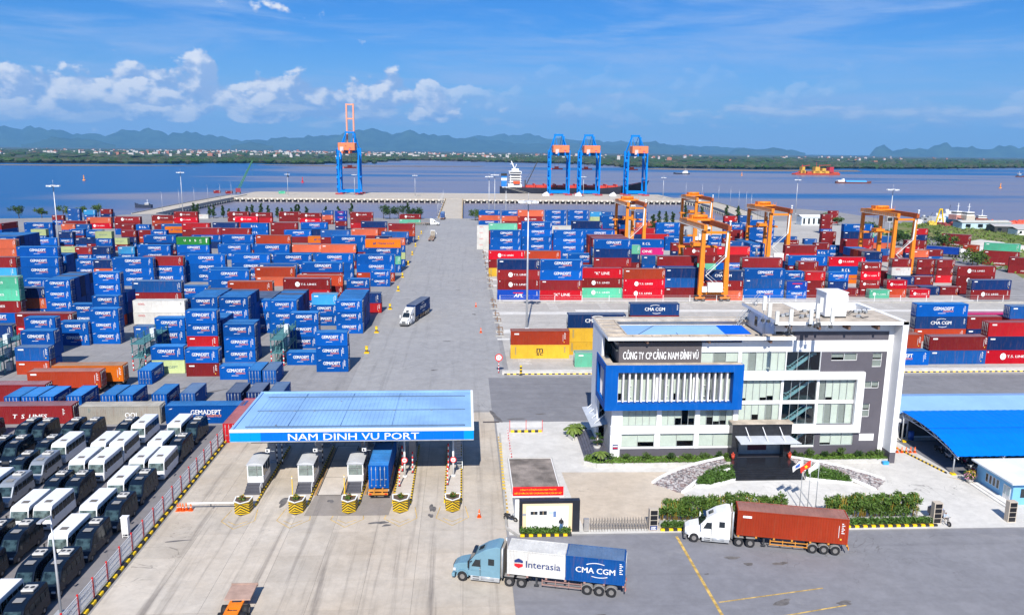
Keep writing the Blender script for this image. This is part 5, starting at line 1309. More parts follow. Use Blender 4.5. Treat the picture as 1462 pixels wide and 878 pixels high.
# ---- semi trucks. Local frame: nose towards -X, origin on the ground under the fifth wheel area
CABB = mat('cab_light_blue', lin(120, 160, 178, .8), .3, var=.08, coat=.4); CABW = mat('cab_white', (.78, .78, .77), .3, var=.06, coat=.4, streak=.1)
def semi(label, loc, rz, cabm, trailm, tl=12.4, empty=False, group='container trucks', chrome=True):
    t = thing('semi_truck', label, 'truck', loc, rz, group)
    # tractor: bonnet, cab, sleeper with raised roof; the nose is at x = -6.4
    hood = loft([[(-6.45, -.72, .75), (-6.45, .72, .75), (-6.42, .70, 1.45), (-6.42, -.70, 1.45)], [(-5.9, -.95, .70), (-5.9, .95, .70), (-5.9, .80, 1.72), (-5.9, -.80, 1.72)], [(-4.75, -1.05, .70), (-4.75, 1.05, .70), (-4.75, .95, 1.98), (-4.75, -.95, 1.98)]])
    hood.build('bonnet', cabm, t, .08, 2)
    cab = loft([[(-4.78, -1.08, .65), (-4.78, 1.08, .65), (-4.78, 1.0, 1.95), (-4.78, -1.0, 1.95)], [(-4.05, -1.12, .62), (-4.05, 1.12, .62), (-4.02, .98, 2.85), (-4.02, -.98, 2.85)],
                [(-3.2, -1.15, .62), (-3.2, 1.15, .62), (-2.9, .98, 3.55), (-2.9, -.98, 3.55)], [(-1.75, -1.18, .62), (-1.75, 1.18, .62), (-1.75, 1.04, 3.95), (-1.75, -1.04, 3.95)], [(-1.25, -1.18, .62), (-1.25, 1.18, .62), (-1.25, 1.08, 3.9), (-1.25, -1.08, 3.9)]])
    cabo = cab.build('cab', cabm, t, .07, 2)
    mb = MB(); quad_on(mb, [(-4.82, .90, 2.02), (-4.82, -.90, 2.02), (-4.10, -.86, 2.80), (-4.10, .86, 2.80)], -.035); mb.build('windscreen', GLASS_D, cabo)
    mb = MB(); quad_on(mb, [(-3.72, .35, 3.12), (-3.72, -.35, 3.12), (-3.2, -.35, 3.42), (-3.2, .35, 3.42)], .03); mb.build('roof_window', GLASS_D, cabo)
    for s in (-1, 1):
        def P(x, z, k_=.010): return (x, s * (1.135 - .06 * (z - .62) + .03 * (x + 4) / 3 + k_ + .02), z)
        mb = MB(); p = [P(-4.35, 1.75), P(-3.35, 1.75), P(-3.45, 2.45), P(-3.95, 2.45)]; quad_on(mb, p if s < 0 else p[::-1], .03); mb.build('door_window', GLASS_D, cabo)
        mb = MB(); p = [P(-2.55, 2.0), P(-1.9, 2.0), P(-1.9, 2.65), P(-2.55, 2.65)]; quad_on(mb, p if s < 0 else p[::-1], .03); mb.build('sleeper_window', GLASS_D, cabo)
        mb = MB(); mb.box(-3.42, s * 1.16 - .02, .8, -3.38, s * 1.16 + .02, 2.6); mb.box(-3.5, s * 1.14 - .05, 1.45, -3.36, s * 1.14 + .05, 1.52, 1); mb.build('door_seam', [DARK, STEEL], cabo)
        mb = MB(); mb.bar((-4.3, s * 1.1, 2.3), (-4.55, s * 1.45, 2.35), .05); mb.box(-4.66, s * 1.48 - .12, 1.75, -4.54, s * 1.48 + .12, 2.45); mb.build('mirror', cabm if cabm is CABW else BLACK, t)
        mb = MB(); mb.box(-6.42, min(s * .62, s * .98), .95, -6.1, max(s * .62, s * .98), 1.22); mb.build('headlight', LAMP, t, .04)
        mb = MB(); mb.box(-4.45, s * 1.12 - .08, .28, -1.3, s * 1.12 + .08, .74); mb.build('side_skirt', mat('skirt_grey', (.46, .47, .48), .5, .2, var=.2), t, .03)
        mb = MB(); n_s = 8       # front mudguard
        mb.prism([(-5.35 + .66 * math.cos(math.pi * i / n_s), .55 + .66 * math.sin(math.pi * i / n_s)) for i in range(n_s + 1)] + [(-5.35 - .56, .55)] + [(-5.35 - .56 * math.cos(math.pi * i / n_s), .55 + .56 * math.sin(math.pi * i / n_s)) for i in range(n_s + 1)], 'y', min(s * .86, s * 1.16), max(s * .86, s * 1.16)); mb.build('mudguard', cabm, t)
        mb = MB(); mb.cyl((-3.3, s * .95, .55), (-1.9, s * .95, .55), .3, n=14); mb.build('fuel_tank', STEEL, t)
    mb = MB(); mb.box(-6.55, -1.08, .35, -6.2, 1.08, .72); mb.build('bumper', mat('bumper_dark', (.12, .12, .125), .5) if cabm is CABW else cabm, t, .05)
    mb = MB(); mb.box(-6.5, -.5, .78, -6.43, .5, 1.40); [mb.box(-6.515, -.48, .82 + i * .1, -6.5, .48, .86 + i * .1, 1) for i in range(6)]; mb.build('grille', [DARK, STEEL], t)
    mb = MB(); mb.box(-1.2, -1.05, .9, -.95, 1.05, 3.7, 0); [mb.bar((-1.1, y, .8), (-1.1, y, 3.75), .09) for y in (-1.1, -.4, .4, 1.1)]; mb.build('cab_guard', mat('guard_tan', (.33, .29, .24), .6, var=.2), t) if not empty else None
    for s in (-1, 1):
        mb = MB(); mb.cyl((-1.02, s * 1.12, .8), (-1.02, s * 1.12, 4.0), .09, n=10); mb.build('exhaust_stack', STEEL, t)
        for z in (.42, .68): mb = MB(); mb.box(-4.2, s * 1.2 - .05, z, -3.5, s * 1.2 + .05, z + .05); mb.build('cab_step', DARK, t)
        mb = MB(); mb.box(-4.45, s * 1.105 - .03, 1.28, -1.3, s * 1.105 + .07, 1.36); mb.build('side_moulding', cabm, t)
    mb = MB(); mb.box(-4.35, -.75, 2.98, -4.0, .75, 3.06); mb.build('sun_visor', GLASS_D, t)
    mb = MB(); mb.box(-6.0, -.42, .62, 2.0, .42, .9); mb.box(-.9, -.5, .9, 1.4, .5, 1.08); mb.build('chassis', DARK, t)
    wheel(t, -5.35, -1.0, .52, .3, axle='y'); wheel(t, -5.35, 1.0, .52, .3, axle='y')
    for x in (-.25, 1.05):
        for s in (-1, 1): wheel(t, x, s * .95, .52, .55, axle='y')
    for x in (-.25, 1.05):
        for s in (-1, 1): mb = MB(); mb.box(x - .5, s * .95 - .3, 1.08, x + .5, s * .95 + .3, 1.13); mb.build('mudguard', mat('guard_grey', (.28, .27, .26), .6), t)
    # skeletal trailer
    x0 = -.55; x1 = x0 + tl
    mb = MB()
    for s in (-.5, .5): mb.box(x0, s - .08, 1.02, x1, s + .08, 1.38)
    for i in range(7): xx = x0 + .1 + i * (tl - .4) / 6; mb.box(xx, -1.2, 1.14, xx + .22, 1.2, 1.36)
    mb.build('trailer_frame', trailm, t)
    for s in (-1, 1):
        g = MB()
        for z in (.55, .95): g.box(3.2, s * 1.18 - .03, z, 7.4, s * 1.18 + .03, z + .1)
        for xx in (3.2, 4.6, 6.0, 7.3): g.box(xx, s * 1.18 - .025, .5, xx + .1, s * 1.18 + .025, 1.15)
        g.build('side_guard', trailm, t)
        mb = MB(); mb.box(2.5, s * .8 - .08, .25, 2.7, s * .8 + .08, 1.15); mb.box(2.35, s * .8 - .15, .2, 2.85, s * .8 + .15, .26); mb.build('landing_leg', DARK, t)
    for x in (7.95, 9.2, 10.45):
        for s in (-1, 1):
            wheel(t, x, s * .95, .52, .55, axle='y'); mb = MB(); n_s = 6
            mb.prism([(x + .64 * math.cos(math.pi * (.12 + .76 * i / n_s)), .52 + .62 * math.sin(math.pi * (.12 + .76 * i / n_s))) for i in range(n_s + 1)] + [(x - .58 * math.cos(math.pi * (.12 + .76 * i / n_s)), .52 + .57 * math.sin(math.pi * (.12 + .76 * i / n_s))) for i in range(n_s + 1)], 'y', s * .95 - .3, s * .95 + .3); mb.build('mudguard', mat('guard_grey', (.28, .27, .26), .6), t)
    mb = MB(); mb.box(x1 - .05, -1.2, .75, x1 + .05, 1.2, 1.0); [mb.box(x1 + .05, y - .15, .8, x1 + .08, y + .15, .95, 1) for y in (-.95, .95)]; mb.build('rear_bumper', [trailm, REDP], t)
    return t
TR_RED = mat('trailer_dusty_red', (.34, .20, .17), .7, var=.3, streak=.4); TR_ORG = mat('trailer_orange', lin(222, 150, 60, .8), .6, var=.25); TR_GRY = mat('trailer_rust', (.26, .19, .14), .7, var=.3)
def ride(t_loc, rz, code, size, lx, label, kind=None, z=1.39, doorend=1):
    c_, s_ = math.cos(rz), math.sin(rz); o = container(code, size, t_loc[0] + c_ * lx, t_loc[1] + s_ * lx, z, rz, label, 'containers carried by trucks', kind, True, .28, doorend)
    if t_loc[1] < 90: o.scale.x = .945
rz1 = math.atan2(69.62 - 72.1, 14.83 - 4.72); l1 = (4.9, 73.35, .02)
t1_ = semi('light blue truck with sleeper cab pulling two short containers on the front road', l1, rz1, CABB, TR_RED)
t1_.scale = (.94, 1, 1)
ride(l1, rz1, 'I', '2', 2.40, 'white container with blue and red logo on the light blue truck'); ride(l1, rz1, 'F', '2', 8.18, 'rusty blue lettered container at the rear of the light blue truck', 'cma')
rz2 = math.atan2(77.1 - 79.4, 39.82 - 30.22); l2 = (30.5, 80.5, .02)
t2_ = semi('white truck with sleeper cab parked before the office hedge', l2, rz2, CABW, TR_ORG)
t2_.scale = (.94, 1, 1)
ride(l2, rz2, 'O', '4', 5.22, 'rust red long container on the white truck by the hedge', 'small')
rz3 = math.atan2(14, 3.6); l3 = (-13.2, 197.3, .02)
semi('white truck driving toward the gate on the central road', l3, rz3, CABW, TR_GRY); ride(l3, rz3, 'C', '4', 5.55, 'dark blue lettered container on the white truck on the central road', 'cma')
rz4 = -PI2; l4 = (-10.6, 104.3, .07)
semi('truck in the fourth gate lane seen from behind under its blue container', l4, rz4, CABW, TR_ORG, group='container trucks'); ride(l4, rz4, 'G', '4', 5.0, 'blue container with its doors to the front in the gate lane', 'gema', doorend=1)
l7 = (-20.6, 458, .02); semi('white truck with empty trailer at the far left edge of the central road', l7, R(178), CABW, TR_GRY, group='container trucks')
l8 = (-13.6, 505.5, .05); semi('distant truck carrying a blue container onto the approach bridge', l8, -PI2 , CABW, TR_GRY, group='container trucks'); ride(l8, -PI2, 'F', '4', 5.0, 'blue container on the distant truck at the approach bridge', doorend=1)
l9 = (-15.4, 388, .02); semi('white truck driving away with an empty brown trailer on the central road', l9, R(-92), CABW, TR_GRY, group='container trucks')
p = G(1366, 368); l10 = (p.x, p.y, .03); semi('white cab truck with a blue container on the boundary road by the field', l10, R(142), CABW, TR_GRY, group='container trucks'); ride(l10, R(142), 'A', '4', 5.55, 'blue container on the truck on the boundary road', 'small')
# empty trailer entering from below
pz = G(352, 858); t = thing('flatbed_trailer', 'empty orange trailer with brown deck at the bottom edge on the concrete', 'trailer', (pz.x - .35, pz.y + .3, .02), 0)
mb = MB(); mb.box(-1.2, -2.0, 1.1, 1.2, .6, 1.25); mb.box(-1.25, .6, 1.0, 1.25, .75, 1.3); mb.build('deck', mat('deck_brown', (.42, .28, .22), .8, var=.2), t)
mb = MB(); [mb.box(x - .1, -13, .95, x + .1, .5, 1.1) for x in (-.55, .55)]; [mb.box(-.6, y, .9, .6, y + .9, 1.12) for y in (-3.2, -4.6, -6.2, -9)]; mb.build('trailer_frame', mat('trailer_bright_orange', lin(240, 130, 20, .9), .6, var=.15), t)
for x in (-.95, .95):
    for y in (-2.6, -3.85, -5.1): wheel(t, x, y, .5, .55)
# trailers under the two raised containers in the left yard
for (x, y, lab) in ((-66.9, 142.4, 'orange'), (-69.2, 138.6, 'rust red')):
    t = thing('container_trailer', f'trailer standing under the raised {lab} container', 'trailer', (x, y, .02), 0, 'trailers in the left yard'); mb = MB(); [mb.box(-6.1, s - .08, .9, 6.1, s + .08, 1.2) for s in (-.5, .5)]; mb.box(-6.1, -1.15, 1.0, -5.9, 1.15, 1.22); mb.box(5.9, -1.15, 1.0, 6.1, 1.15, 1.22); mb.build('trailer_frame', TR_GRY, t)
    for xx in (2.6, 3.9, 5.2):
        for s in (-.95, .95): wheel(t, xx, s, .5, .55).rotation_euler = (0, 0, PI2)
# ================================================================== OFFICE BUILDING
BW = mat('render_white', (.80, .80, .80), .6, var=.05, scale=.3, fine=.02, streak=.12, streakc=(.55, .53, .50, 1))
BG = mat('render_charcoal', (.095, .088, .105), .6, var=.12, scale=.3, fine=.06, streak=.15, streakc=(.16, .15, .16, 1))
BB = mat('render_blue', lin(0, 92, 182, .80), .6, spec=.12, var=.10, scale=.35, fine=.04, streak=.25, streakc=(.10, .25, .55, 1))
SLAB = mat('roof_stained_concrete', (.50, .43, .35), .85, var=.3, scale=.5, fine=.15, streak=.4, streakc=(.25, .20, .16, 1))
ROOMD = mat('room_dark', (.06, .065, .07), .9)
BLIND = mat('roller_blind', (.50, .535, .48), .75, var=.06, scale=1.2)
BLIND_W = mat('slat_blind', (.46, .49, .45), .7, var=.06, scale=1.2)
GLZ = glass_mat('window_glass', (.95, .985, .97, 1), .02); GLZ_T = glass_mat('stair_glass', (.52, .74, .78, 1), .08)
BLKS = mat('black_granite', (.022, .024, .030), .18, var=.3, scale=2, fine=.2, spec=.5)
AWN = mat('awning_sheet', (.52, .55, .59), .4, .1, var=.12, scale=.6, streak=.2)
BROWN = mat('bracket_brown', (.16, .09, .06), .7)
office = thing('office_building', 'white, charcoal and blue four storey office with flat overhanging roofs', 'building', (0, 0, 0))
YB = 104.4; YBK = 116.0
def wall_grid(mb, x0, x1, z0, z1, y0, y1, holes, m=0, xcuts=()):
    xs = sorted({x0, x1, *[h[0] for h in holes], *[h[1] for h in holes]}); zs = sorted({z0, z1, *[h[2] for h in holes], *[h[3] for h in holes]})
    xs = [x for x in xs if x0 <= x <= x1]; zs = [z for z in zs if z0 <= z <= z1]
    for za, zb in zip(zs[:-1], zs[1:]):
        run = None
        for xa, xb in zip(xs[:-1], xs[1:]):
            cx, cz = (xa + xb) / 2, (za + zb) / 2; solid = not any(h[0] < cx < h[1] and h[2] < cz < h[3] for h in holes)
            if solid: run = (run[0], xb) if run else (xa, xb)
            if (not solid) and run: mb.box(run[0], y0, za, run[1], y1, zb, m); run = None
        if run: mb.box(run[0], y0, za, run[1], y1, zb, m)
def window(x0, x1, z0, z1, cols, rows=1, y=YB, blind='roll', glass=None, rail=None, seed=0, parent=None, open_at=(), framem=None):
    """framed opening: window > pane, blind"""
    rg3 = random.Random(int(x0 * 31 + z0 * 17) + seed); f = MB(); t_ = .055
    f.box(x0, y + .10, z0, x1, y + .20, z0 + t_); f.box(x0, y + .10, z1 - t_, x1, y + .20, z1); f.box(x0, y + .10, z0, x0 + t_, y + .20, z1); f.box(x1 - t_, y + .10, z0, x1, y + .20, z1)
    for i in range(1, cols): xx = x0 + (x1 - x0) * i / cols; f.box(xx - .022, y + .105, z0 + t_, xx + .022, y + .195, z1 - t_)
    for j in range(1, rows): zz = z0 + (z1 - z0) * j / rows; f.box(x0 + t_, y + .095, zz - .03, x1 - t_, y + .19, zz + .03)
    w = f.build('window', framem or mat('frame_grey', (.50, .54, .55), .4, .3), parent or office)
    zsp = [z0 + (z1 - z0) * j / rows for j in range(rows + 1)]
    for i in range(cols):
        xa, xb = x0 + (x1 - x0) * i / cols, x0 + (x1 - x0) * (i + 1) / cols
        for j in range(rows):
            za, zb = zsp[j], zsp[j + 1]
            if (i, j) in open_at: continue
            g = MB(); g.face([(xa + .02, y + .15, za + .03), (xb - .02, y + .15, za + .03), (xb - .02, y + .15, zb - .03), (xa + .02, y + .15, zb - .03)]); g.build('pane', glass or GLZ, w)
            if blind:
                bl = MB(); drop = za + .04 if rg3.random() < .82 else za + (zb - za) * rg3.uniform(.15, .45)
                if blind == 'slat' or rg3.random() < .22:
                    k = int((zb - drop) / .12)
                    for s_ in range(k): zz = zb - .05 - s_ * .12; bl.face([(xa + .04, y + .24, zz), (xb - .04, y + .24, zz), (xb - .04, y + .285, zz - .105), (xa + .04, y + .285, zz - .105)])
                    bl.build('blind', BLIND_W, w)
                else: bl.box(xa + .03, y + .26, drop, xb - .03, y + .275, zb - .02); bl.build('blind', BLIND, w)
    return w
holes = []
def H(*a): holes.append(a); return a
W1 = [H(21.76, 26.4, 1.98, 3.95), H(27.2, 32.0, 1.98, 3.95), H(32.6, 37.0, 1.98, 3.95)]
W2 = [H(21.8, 26.6, 5.05, 7.55), H(27.3, 32.0, 5.05, 7.55), H(32.7, 37.4, 5.05, 7.55)]
WB = [H(20.9, 36.7, 8.7, 13.05)]
W4 = [H(32.4, 37.6, 13.3, 15.6), H(38.05, 44.3, 12.86, 15.6)]; WS4 = H(44.4, 49.2, 12.86, 15.6)
WL = H(38.1, 43.9, 5.1, 11.7); WS = H(44.2, 49.0, 5.1, 11.7); WR = H(49.35, 54.45, 5.1, 11.7)
WG1 = H(45.6, 49.3, 1.95, 3.95); WG2 = H(50.1, 54.9, 1.95, 3.95)
SM = [H(50.7, 54.4, 14.3, 15.36), H(56.6, 57.95, 13.37, 15.4), H(55.8, 57.9, 10.3, 11.3), H(55.6, 56.9, 6.1, 8.06)]
DOORW = H(38.0, 44.4, .95, 3.9)
def region(name, x0, x1, z0, z1, m, y0=YB, y1=YB + .3):
    mb = MB(); wall_grid(mb, x0, x1, z0, z1, y0, y1, [(max(h[0], x0), min(h[1], x1), max(h[2], z0), min(h[3], z1)) for h in holes if h[0] < x1 and h[1] > x0 and h[2] < z1 and h[3] > z0]); return mb.build(name, m, office)
region('plinth', 21.55, 58.6, .0, 1.75, BG); 
region('front_wall', 20.3, 38.0, 1.75, 14.0, BW); region('front_wall', 38.0, 49.25, 1.75, 16.9, BW); region('front_wall', 32.35, 38.0, 14.0, 16.9, BW)
region('charcoal_wall', 49.25, 58.6, 1.75, 15.6, BG); region('white_band', 49.25, 58.6, 15.6, 17.2, BW, YB - .03)
region('white_band', 38.0, 49.25, 16.9, 17.2, BW)
region('charcoal_band', 45.2, 58.6, 17.2, 18.45, BG); region('upper_wall', 42.5, 58.6, 18.45, 19.8, BW, YB + .05)
mb = MB(); mb.box(58.6, YB - .02, .6, 59.35, YB + .3, 19.8); mb.build('white_pier', BW, office)
mb = MB(); mb.box(20.2, YB - .05, .0, 21.55, YB + .6, 5.0); mb.build('corner_pier', BW, office)
mb = MB(); mb.box(20.2, YB - .16, 3.96, 37.2, YB - .0, 5.03); mb.build('white_ledge', BW, office)
for x in (26.5, 32.05): mb = MB(); mb.box(x, YB - .10, 1.76, x + .6, YB - .002, 3.95); mb.build('pilaster', BW, office)
for x in (26.6, 32.05, 37.45): mb = MB(); mb.box(x, YB - .08, 5.04, x + .6, YB - .002, 7.7); mb.build('pilaster', BW, office)
for i, w in enumerate(W1): window(*w, 2, seed=i)
for i, w in enumerate(W2): window(*w, 5, seed=i + 5, open_at=((3, 0),) if i == 1 else ())
window(*W4[0], 3, seed=2); window(*W4[1], 6, seed=3)
window(*WL, 6, 2, seed=4); window(*WR, 5, 2, seed=6); window(*WG2, 3, seed=9)
window(*WS, 4, 2, blind=None, glass=GLZ_T); window(*WS4, 3, blind=None, glass=GLZ_T); window(*WG1, 3, blind=None, glass=GLZ_T)
for i, w in enumerate(SM): window(*w, 2 if i in (0, 2) else 1, 1 if i in (0, 2) else 2, blind='slat', seed=i, framem=BW)
mb = MB(); mb.box(38.1, YB + .02, 8.1, 54.45, YB + .095, 8.62); mb.build('transom_band', BW, office)
for x in (43.9, 49.0): mb = MB(); mb.box(x, YB - .02, 5.05, x + .35, YB + .25, 11.7); mb.build('mullion_pier', BW, office)
# white frame standing proud of the wall
mb = MB(); mb.box(38.1, YB - .55, 11.72, 55.55, YB - .004, 12.75); mb.box(54.5, YB - .55, 5.0, 55.55, YB - .004, 11.72); mb.box(45.4, YB - .55, 3.98, 55.55, YB - .004, 5.0); mb.build('projecting_frame', BW, office)
# blue box with vertical fins
bx = MB(); YF = 103.1; bxl, bxr = 19.0, 38.05
bx.box(bxl, YF, 7.75, bxr, YB + .0, 8.66); bx.box(bxl, YF, 13.1, bxr, YB + .0, 14.12); bx.box(bxl, YF, 8.66, 20.75, YB, 13.1); bx.box(36.65, YF, 8.66, bxr, YB, 13.1)
bx.box(bxl, YB, 7.75, 20.15, 110.6, 8.66); bx.box(bxl, YB, 13.1, 20.15, 110.6, 14.12); bx.box(bxl, 109.6, 8.66, 20.15, 110.6, 13.1); bx.build('blue_frame', BB, office)
mb = MB(); mb.box(bxl + .15, YF + .15, 14.121, bxr - .15, YB - .02, 14.16); mb.box(bxl + .15, YB - .02, 14.121, 20.2, 110.4, 14.16); mb.build('ledge_top', SLAB, office)
window(20.9, 36.7, 8.7, 13.05, 18, 1, seed=20)
mb = MB(); mb.box(20.76, YB - .12, 8.67, 36.64, YB - .004, 8.8); mb.box(20.76, YB - .45, 8.67, 20.95, YB - .01, 13.09); mb.build('inner_trim', BW, office)
FINM = mat('fin_white', (.72, .70, .73), .5, var=.08)
fm = MB(); fm.box(-.11, -.95, 0, .11, -.15, 4.25); fme = fm.mesh('fin', FINM, .01)
for i in range(18): obj('fin', fme, office, (21.55 + i * .845, YB, 8.82))
for x in (26.2, 31.4): mb = MB(); mb.box(x, YB - .14, 8.8, x + .75, YB - .005, 13.09); mb.build('pilaster', BW, office)
for x in (22.6, 27.7, 32.9):
    for z in (9.3, 10.9): mb = MB(); mb.box(x - .28, YB - .10, z, x + .28, YB - .03, z + .08); mb.build('sash_rail', BW, office)
fm = MB(); fm.box(.15, -.1, 0, .95, .1, 4.4); fme = fm.mesh('fin', FINM)
for i in range(5): obj('fin', fme, office, (19.15, 105.2 + i * .85, 8.68))
mb = MB(); mb.box(20.16, YB, 8.6, 20.3, 109.7, 13.2); mb.build('side_glazing', GLASS_D, office)
# name board
mb = MB(); mb.box(20.95, YB - .12, 14.0, 32.35, YB + .3, 17.0); mb.box(20.95, YB + .3, 14.0, 21.2, 108.0, 17.3); mb.build('name_board', mat('board_grey', (.105, .092, .095), .6, var=.06), office)
mb = MB()
for wd, xa, xb, hh in (('CÔNG', 21.5, 23.45, 1.36), ('TY', 23.66, 24.38, 1.0), ('CP', 24.63, 25.5, 1.0), ('CẢNG', 25.65, 27.46, 1.42), ('NAM', 27.73, 29.2, 1.0), ('DÌNH', 29.45, 30.93, 1.38), ('VŨ', 31.1, 31.95, 1.32)): put_text(mb, wd, xa, 14.66, xb - xa, hh, YB - .15, 0, .02)
mb.box(29.34, YB - .154, 15.12, 29.62, YB - .15, 15.23); mb.build('lettering', MK_W, office)
mb = MB(); mb.box(20.95, YB + .3, 17.0, 32.35, YB + .6, 17.6); mb.build('charcoal_band', BG, office)
# side walls, floors, back
mb = MB(); mb.box(19.25, 110.6, .0, 19.6, YBK, 17.9); mb.box(19.25, 108.0, 14.2, 19.6, 110.6, 17.9); mb.build('left_wall', BW, office)
mb = MB(); mb.box(20.3, YB + .3, .0, 20.6, 110.0, 7.7); mb.build('left_lower_wall', mat('render_grey', (.40, .41, .42), .6), office)
mb = MB(); mb.box(19.6, YBK - .3, .0, 59.3, YBK, 17.9); mb.box(43, YBK - .3, 17.9, 59.3, YBK, 19.8); mb.build('back_wall', BW, office)
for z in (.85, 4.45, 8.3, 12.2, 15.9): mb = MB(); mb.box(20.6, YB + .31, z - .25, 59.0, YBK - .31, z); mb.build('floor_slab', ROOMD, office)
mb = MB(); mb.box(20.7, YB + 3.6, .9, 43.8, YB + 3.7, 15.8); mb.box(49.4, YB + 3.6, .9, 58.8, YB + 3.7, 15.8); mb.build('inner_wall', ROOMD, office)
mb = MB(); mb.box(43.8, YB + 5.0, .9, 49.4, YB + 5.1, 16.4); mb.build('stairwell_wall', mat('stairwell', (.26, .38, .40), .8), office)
STW = mat('stair_white', (.5, .54, .54), .6)
for z in (1.0, 4.6, 8.4, 12.3):           # stair flights seen through the glass
    mb = MB(); mb.prism([(44.6, z), (45.2, z), (48.6, z + 2.6), (49.0, z + 2.6), (49.0, z + 2.95), (48.4, z + 2.95), (45.0, z + .35), (44.6, z + .35)], 'y', YB + .9, YB + 1.0); mb.build('stair_flight', STW, office)
    mb = MB(); n_s = 11
    for i in range(n_s): mb.box(45.1 + i * .31, YB + 1.0, z + .18 + i * .235, 45.45 + i * .31, YB + 2.2, z + .26 + i * .235)
    mb.build('stair_treads', STW, office)['kind'] = 'stuff'
    mb = MB(); mb.prism([(44.6, z + 1.0), (45.2, z + 1.0), (48.6, z + 3.6), (49.0, z + 3.6), (49.0, z + 3.68), (48.55, z + 3.68), (45.15, z + 1.08), (44.6, z + 1.08)], 'y', YB + .86, YB + .92); mb.build('stair_rail', STW, office)
# roofs
def rim(mb, x0, x1, y0, y1, z0, z1, w, m=0): mb.box(x0, y0, z0, x1, y0 + w, z1, m); mb.box(x0, y1 - w, z0, x1, y1, z1, m); mb.box(x0, y0 + w, z0, x0 + w, y1 - w, z1, m); mb.box(x1 - w, y0 + w, z0, x1, y1 - w, z1, m)
r1x0, r1x1, r1y0, r1y1, r1z = 19.15, 44.9, 103.0, 116.4, 18.0
mb = MB(); rim(mb, r1x0, r1x1, r1y0, r1y1, r1z - .42, r1z, .25); mb.build('roof_fascia', BW, office)
mb = MB(); mb.box(r1x0 + .02, r1y0 + .02, r1z - .0, r1x1 - .02, r1y0 + .3, r1z + .05); mb.box(r1x0 + .02, r1y0 + .3, r1z, r1x0 + .3, r1y1 - .02, r1z + .05); mb.box(r1x0 + .3, r1y1 - .5, r1z, r1x1 - .02, r1y1 - .02, r1z + .05)
mb.box(r1x0 + .25, r1y0 + .25, r1z - .40, r1x1 - .25, r1y0 + 1.7, r1z - .12); mb.box(r1x0 + .25, r1y0 + 1.7, r1z - .40, r1x0 + 2.9, r1y1 - .25, r1z - .12); mb.box(r1x0 + 2.9, r1y1 - 1.4, r1z - .40, r1x1 - .25, r1y1 - .25, r1z - .12)
for i in range(9): mb.box(r1x0 + 3.6 + i * 2.6, r1y0 + .3, r1z - .12, r1x0 + 3.8 + i * 2.6, r1y0 + 1.7, r1z - .01)
for i in range(5): mb.box(r1x0 + .3, r1y0 + 2.4 + i * 2.2, r1z - .12, r1x0 + 2.9, r1y0 + 2.6 + i * 2.2, r1z - .01)
mb.box(r1x0 + .3, r1y0 + 1.62, r1z - .12, r1x1 - .3, r1y0 + 1.78, r1z + .02); mb.box(r1x0 + 2.82, r1y0 + 1.78, r1z - .12, r1x0 + 2.98, r1y1 - 1.4, r1z + .02)
mb.build('roof_gutter_slab', SLAB, office)
RSH = mat('roof_sheet_pale', lin(150, 192, 240, .8), .45, var=.07, scale=.3); RSB = mat('roof_sheet_blue', lin(0, 96, 210, .85), .45, var=.08)
mb = MB(); zr = r1z - .95; mb.face([(22.1, r1y0 + 1.8, zr), (36.8, r1y0 + 1.8, zr), (36.0, 110.2, zr + 1.0), (27.0, 110.2, zr + 1.0)]); mb.face([(22.1, r1y0 + 1.8, zr), (27.0, 110.2, zr + 1.0), (22.1, 115.0, zr)]); mb.face([(22.1, 115.0, zr), (27.0, 110.2, zr + 1.0), (36.0, 110.2, zr + 1.0), (36.8, 115.0, zr)]); mb.build('hip_roof', RSH, office)
mb = MB(); mb.face([(36.8, r1y0 + 1.8, zr + .01), (40.6, r1y0 + 1.8, zr + .01), (39.8, 110.2, zr + 1.0), (36.0, 110.2, zr + 1.0)]); mb.face([(36.0, 110.2, zr + 1.0), (39.8, 110.2, zr + 1.0), (40.6, 115, zr), (36.8, 115, zr)]); mb.face([(40.6, r1y0 + 1.8, zr + .01), (40.6, 115, zr), (39.8, 110.2, zr + 1.0)]); mb.build('hip_roof', RSB, office)
mb = MB(); mb.bar((27, 110.2, zr + 1.03), (22.1, 104.8, zr + .04), .12, .05); mb.bar((27, 110.2, zr + 1.03), (36, 110.2, zr + 1.03), .14, .05); mb.bar((29.6, 107.6, zr + .58), (29.9, 104.9, zr + .05), .06, .03); mb.build('ridge_cap', mat('seam_dark', (.10, .16, .24), .6), office)
mb = MB(); mb.box(20.6, YB + .3, 16.6, 42.4, 115.7, 16.9); mb.build('roof_deck', SLAB, office)
r2x0, r2x1, r2y0, r2y1, r2z = 41.9, 60.1, 102.3, 116.4, 20.25
mb = MB(); mb.box(r2x0, r2y0, r2z - .45, r2x1, r2y0 + .3, r2z); mb.box(r2x0, r2y0 + .3, r2z - .45, r2x0 + .3, r2y1, r2z); mb.box(r2x0 + .3, r2y1 - .3, r2z - .45, r2x1, r2y1, r2z); mb.build('roof_fascia', BW, office)
mb = MB(); mb.box(r2x0 + .3, r2y0 + .3, r2z - .4, r2x1 - .8, 110.5, r2z - .06); mb.box(r2x0 + .02, r2y0 + .02, r2z, r2x1 - .02, r2y0 + .28, r2z + .04); mb.box(r2x0 + .02, r2y0 + .28, r2z, r2x0 + .28, r2y1, r2z + .04); mb.box(r2x0 + .3, 110.5, r2z - .4, 48.0, r2y1 - .3, r2z - .06); mb.build('roof_gutter_slab', SLAB, office)
mb = MB(); mb.box(48.0, 110.5, r2z - .6, 48.5, r2y1 - .3, r2z); mb.box(48.5, 110.5, r2z - .6, 59.3, 110.9, r2z - .01); mb.build('light_well_curb', BW, office)
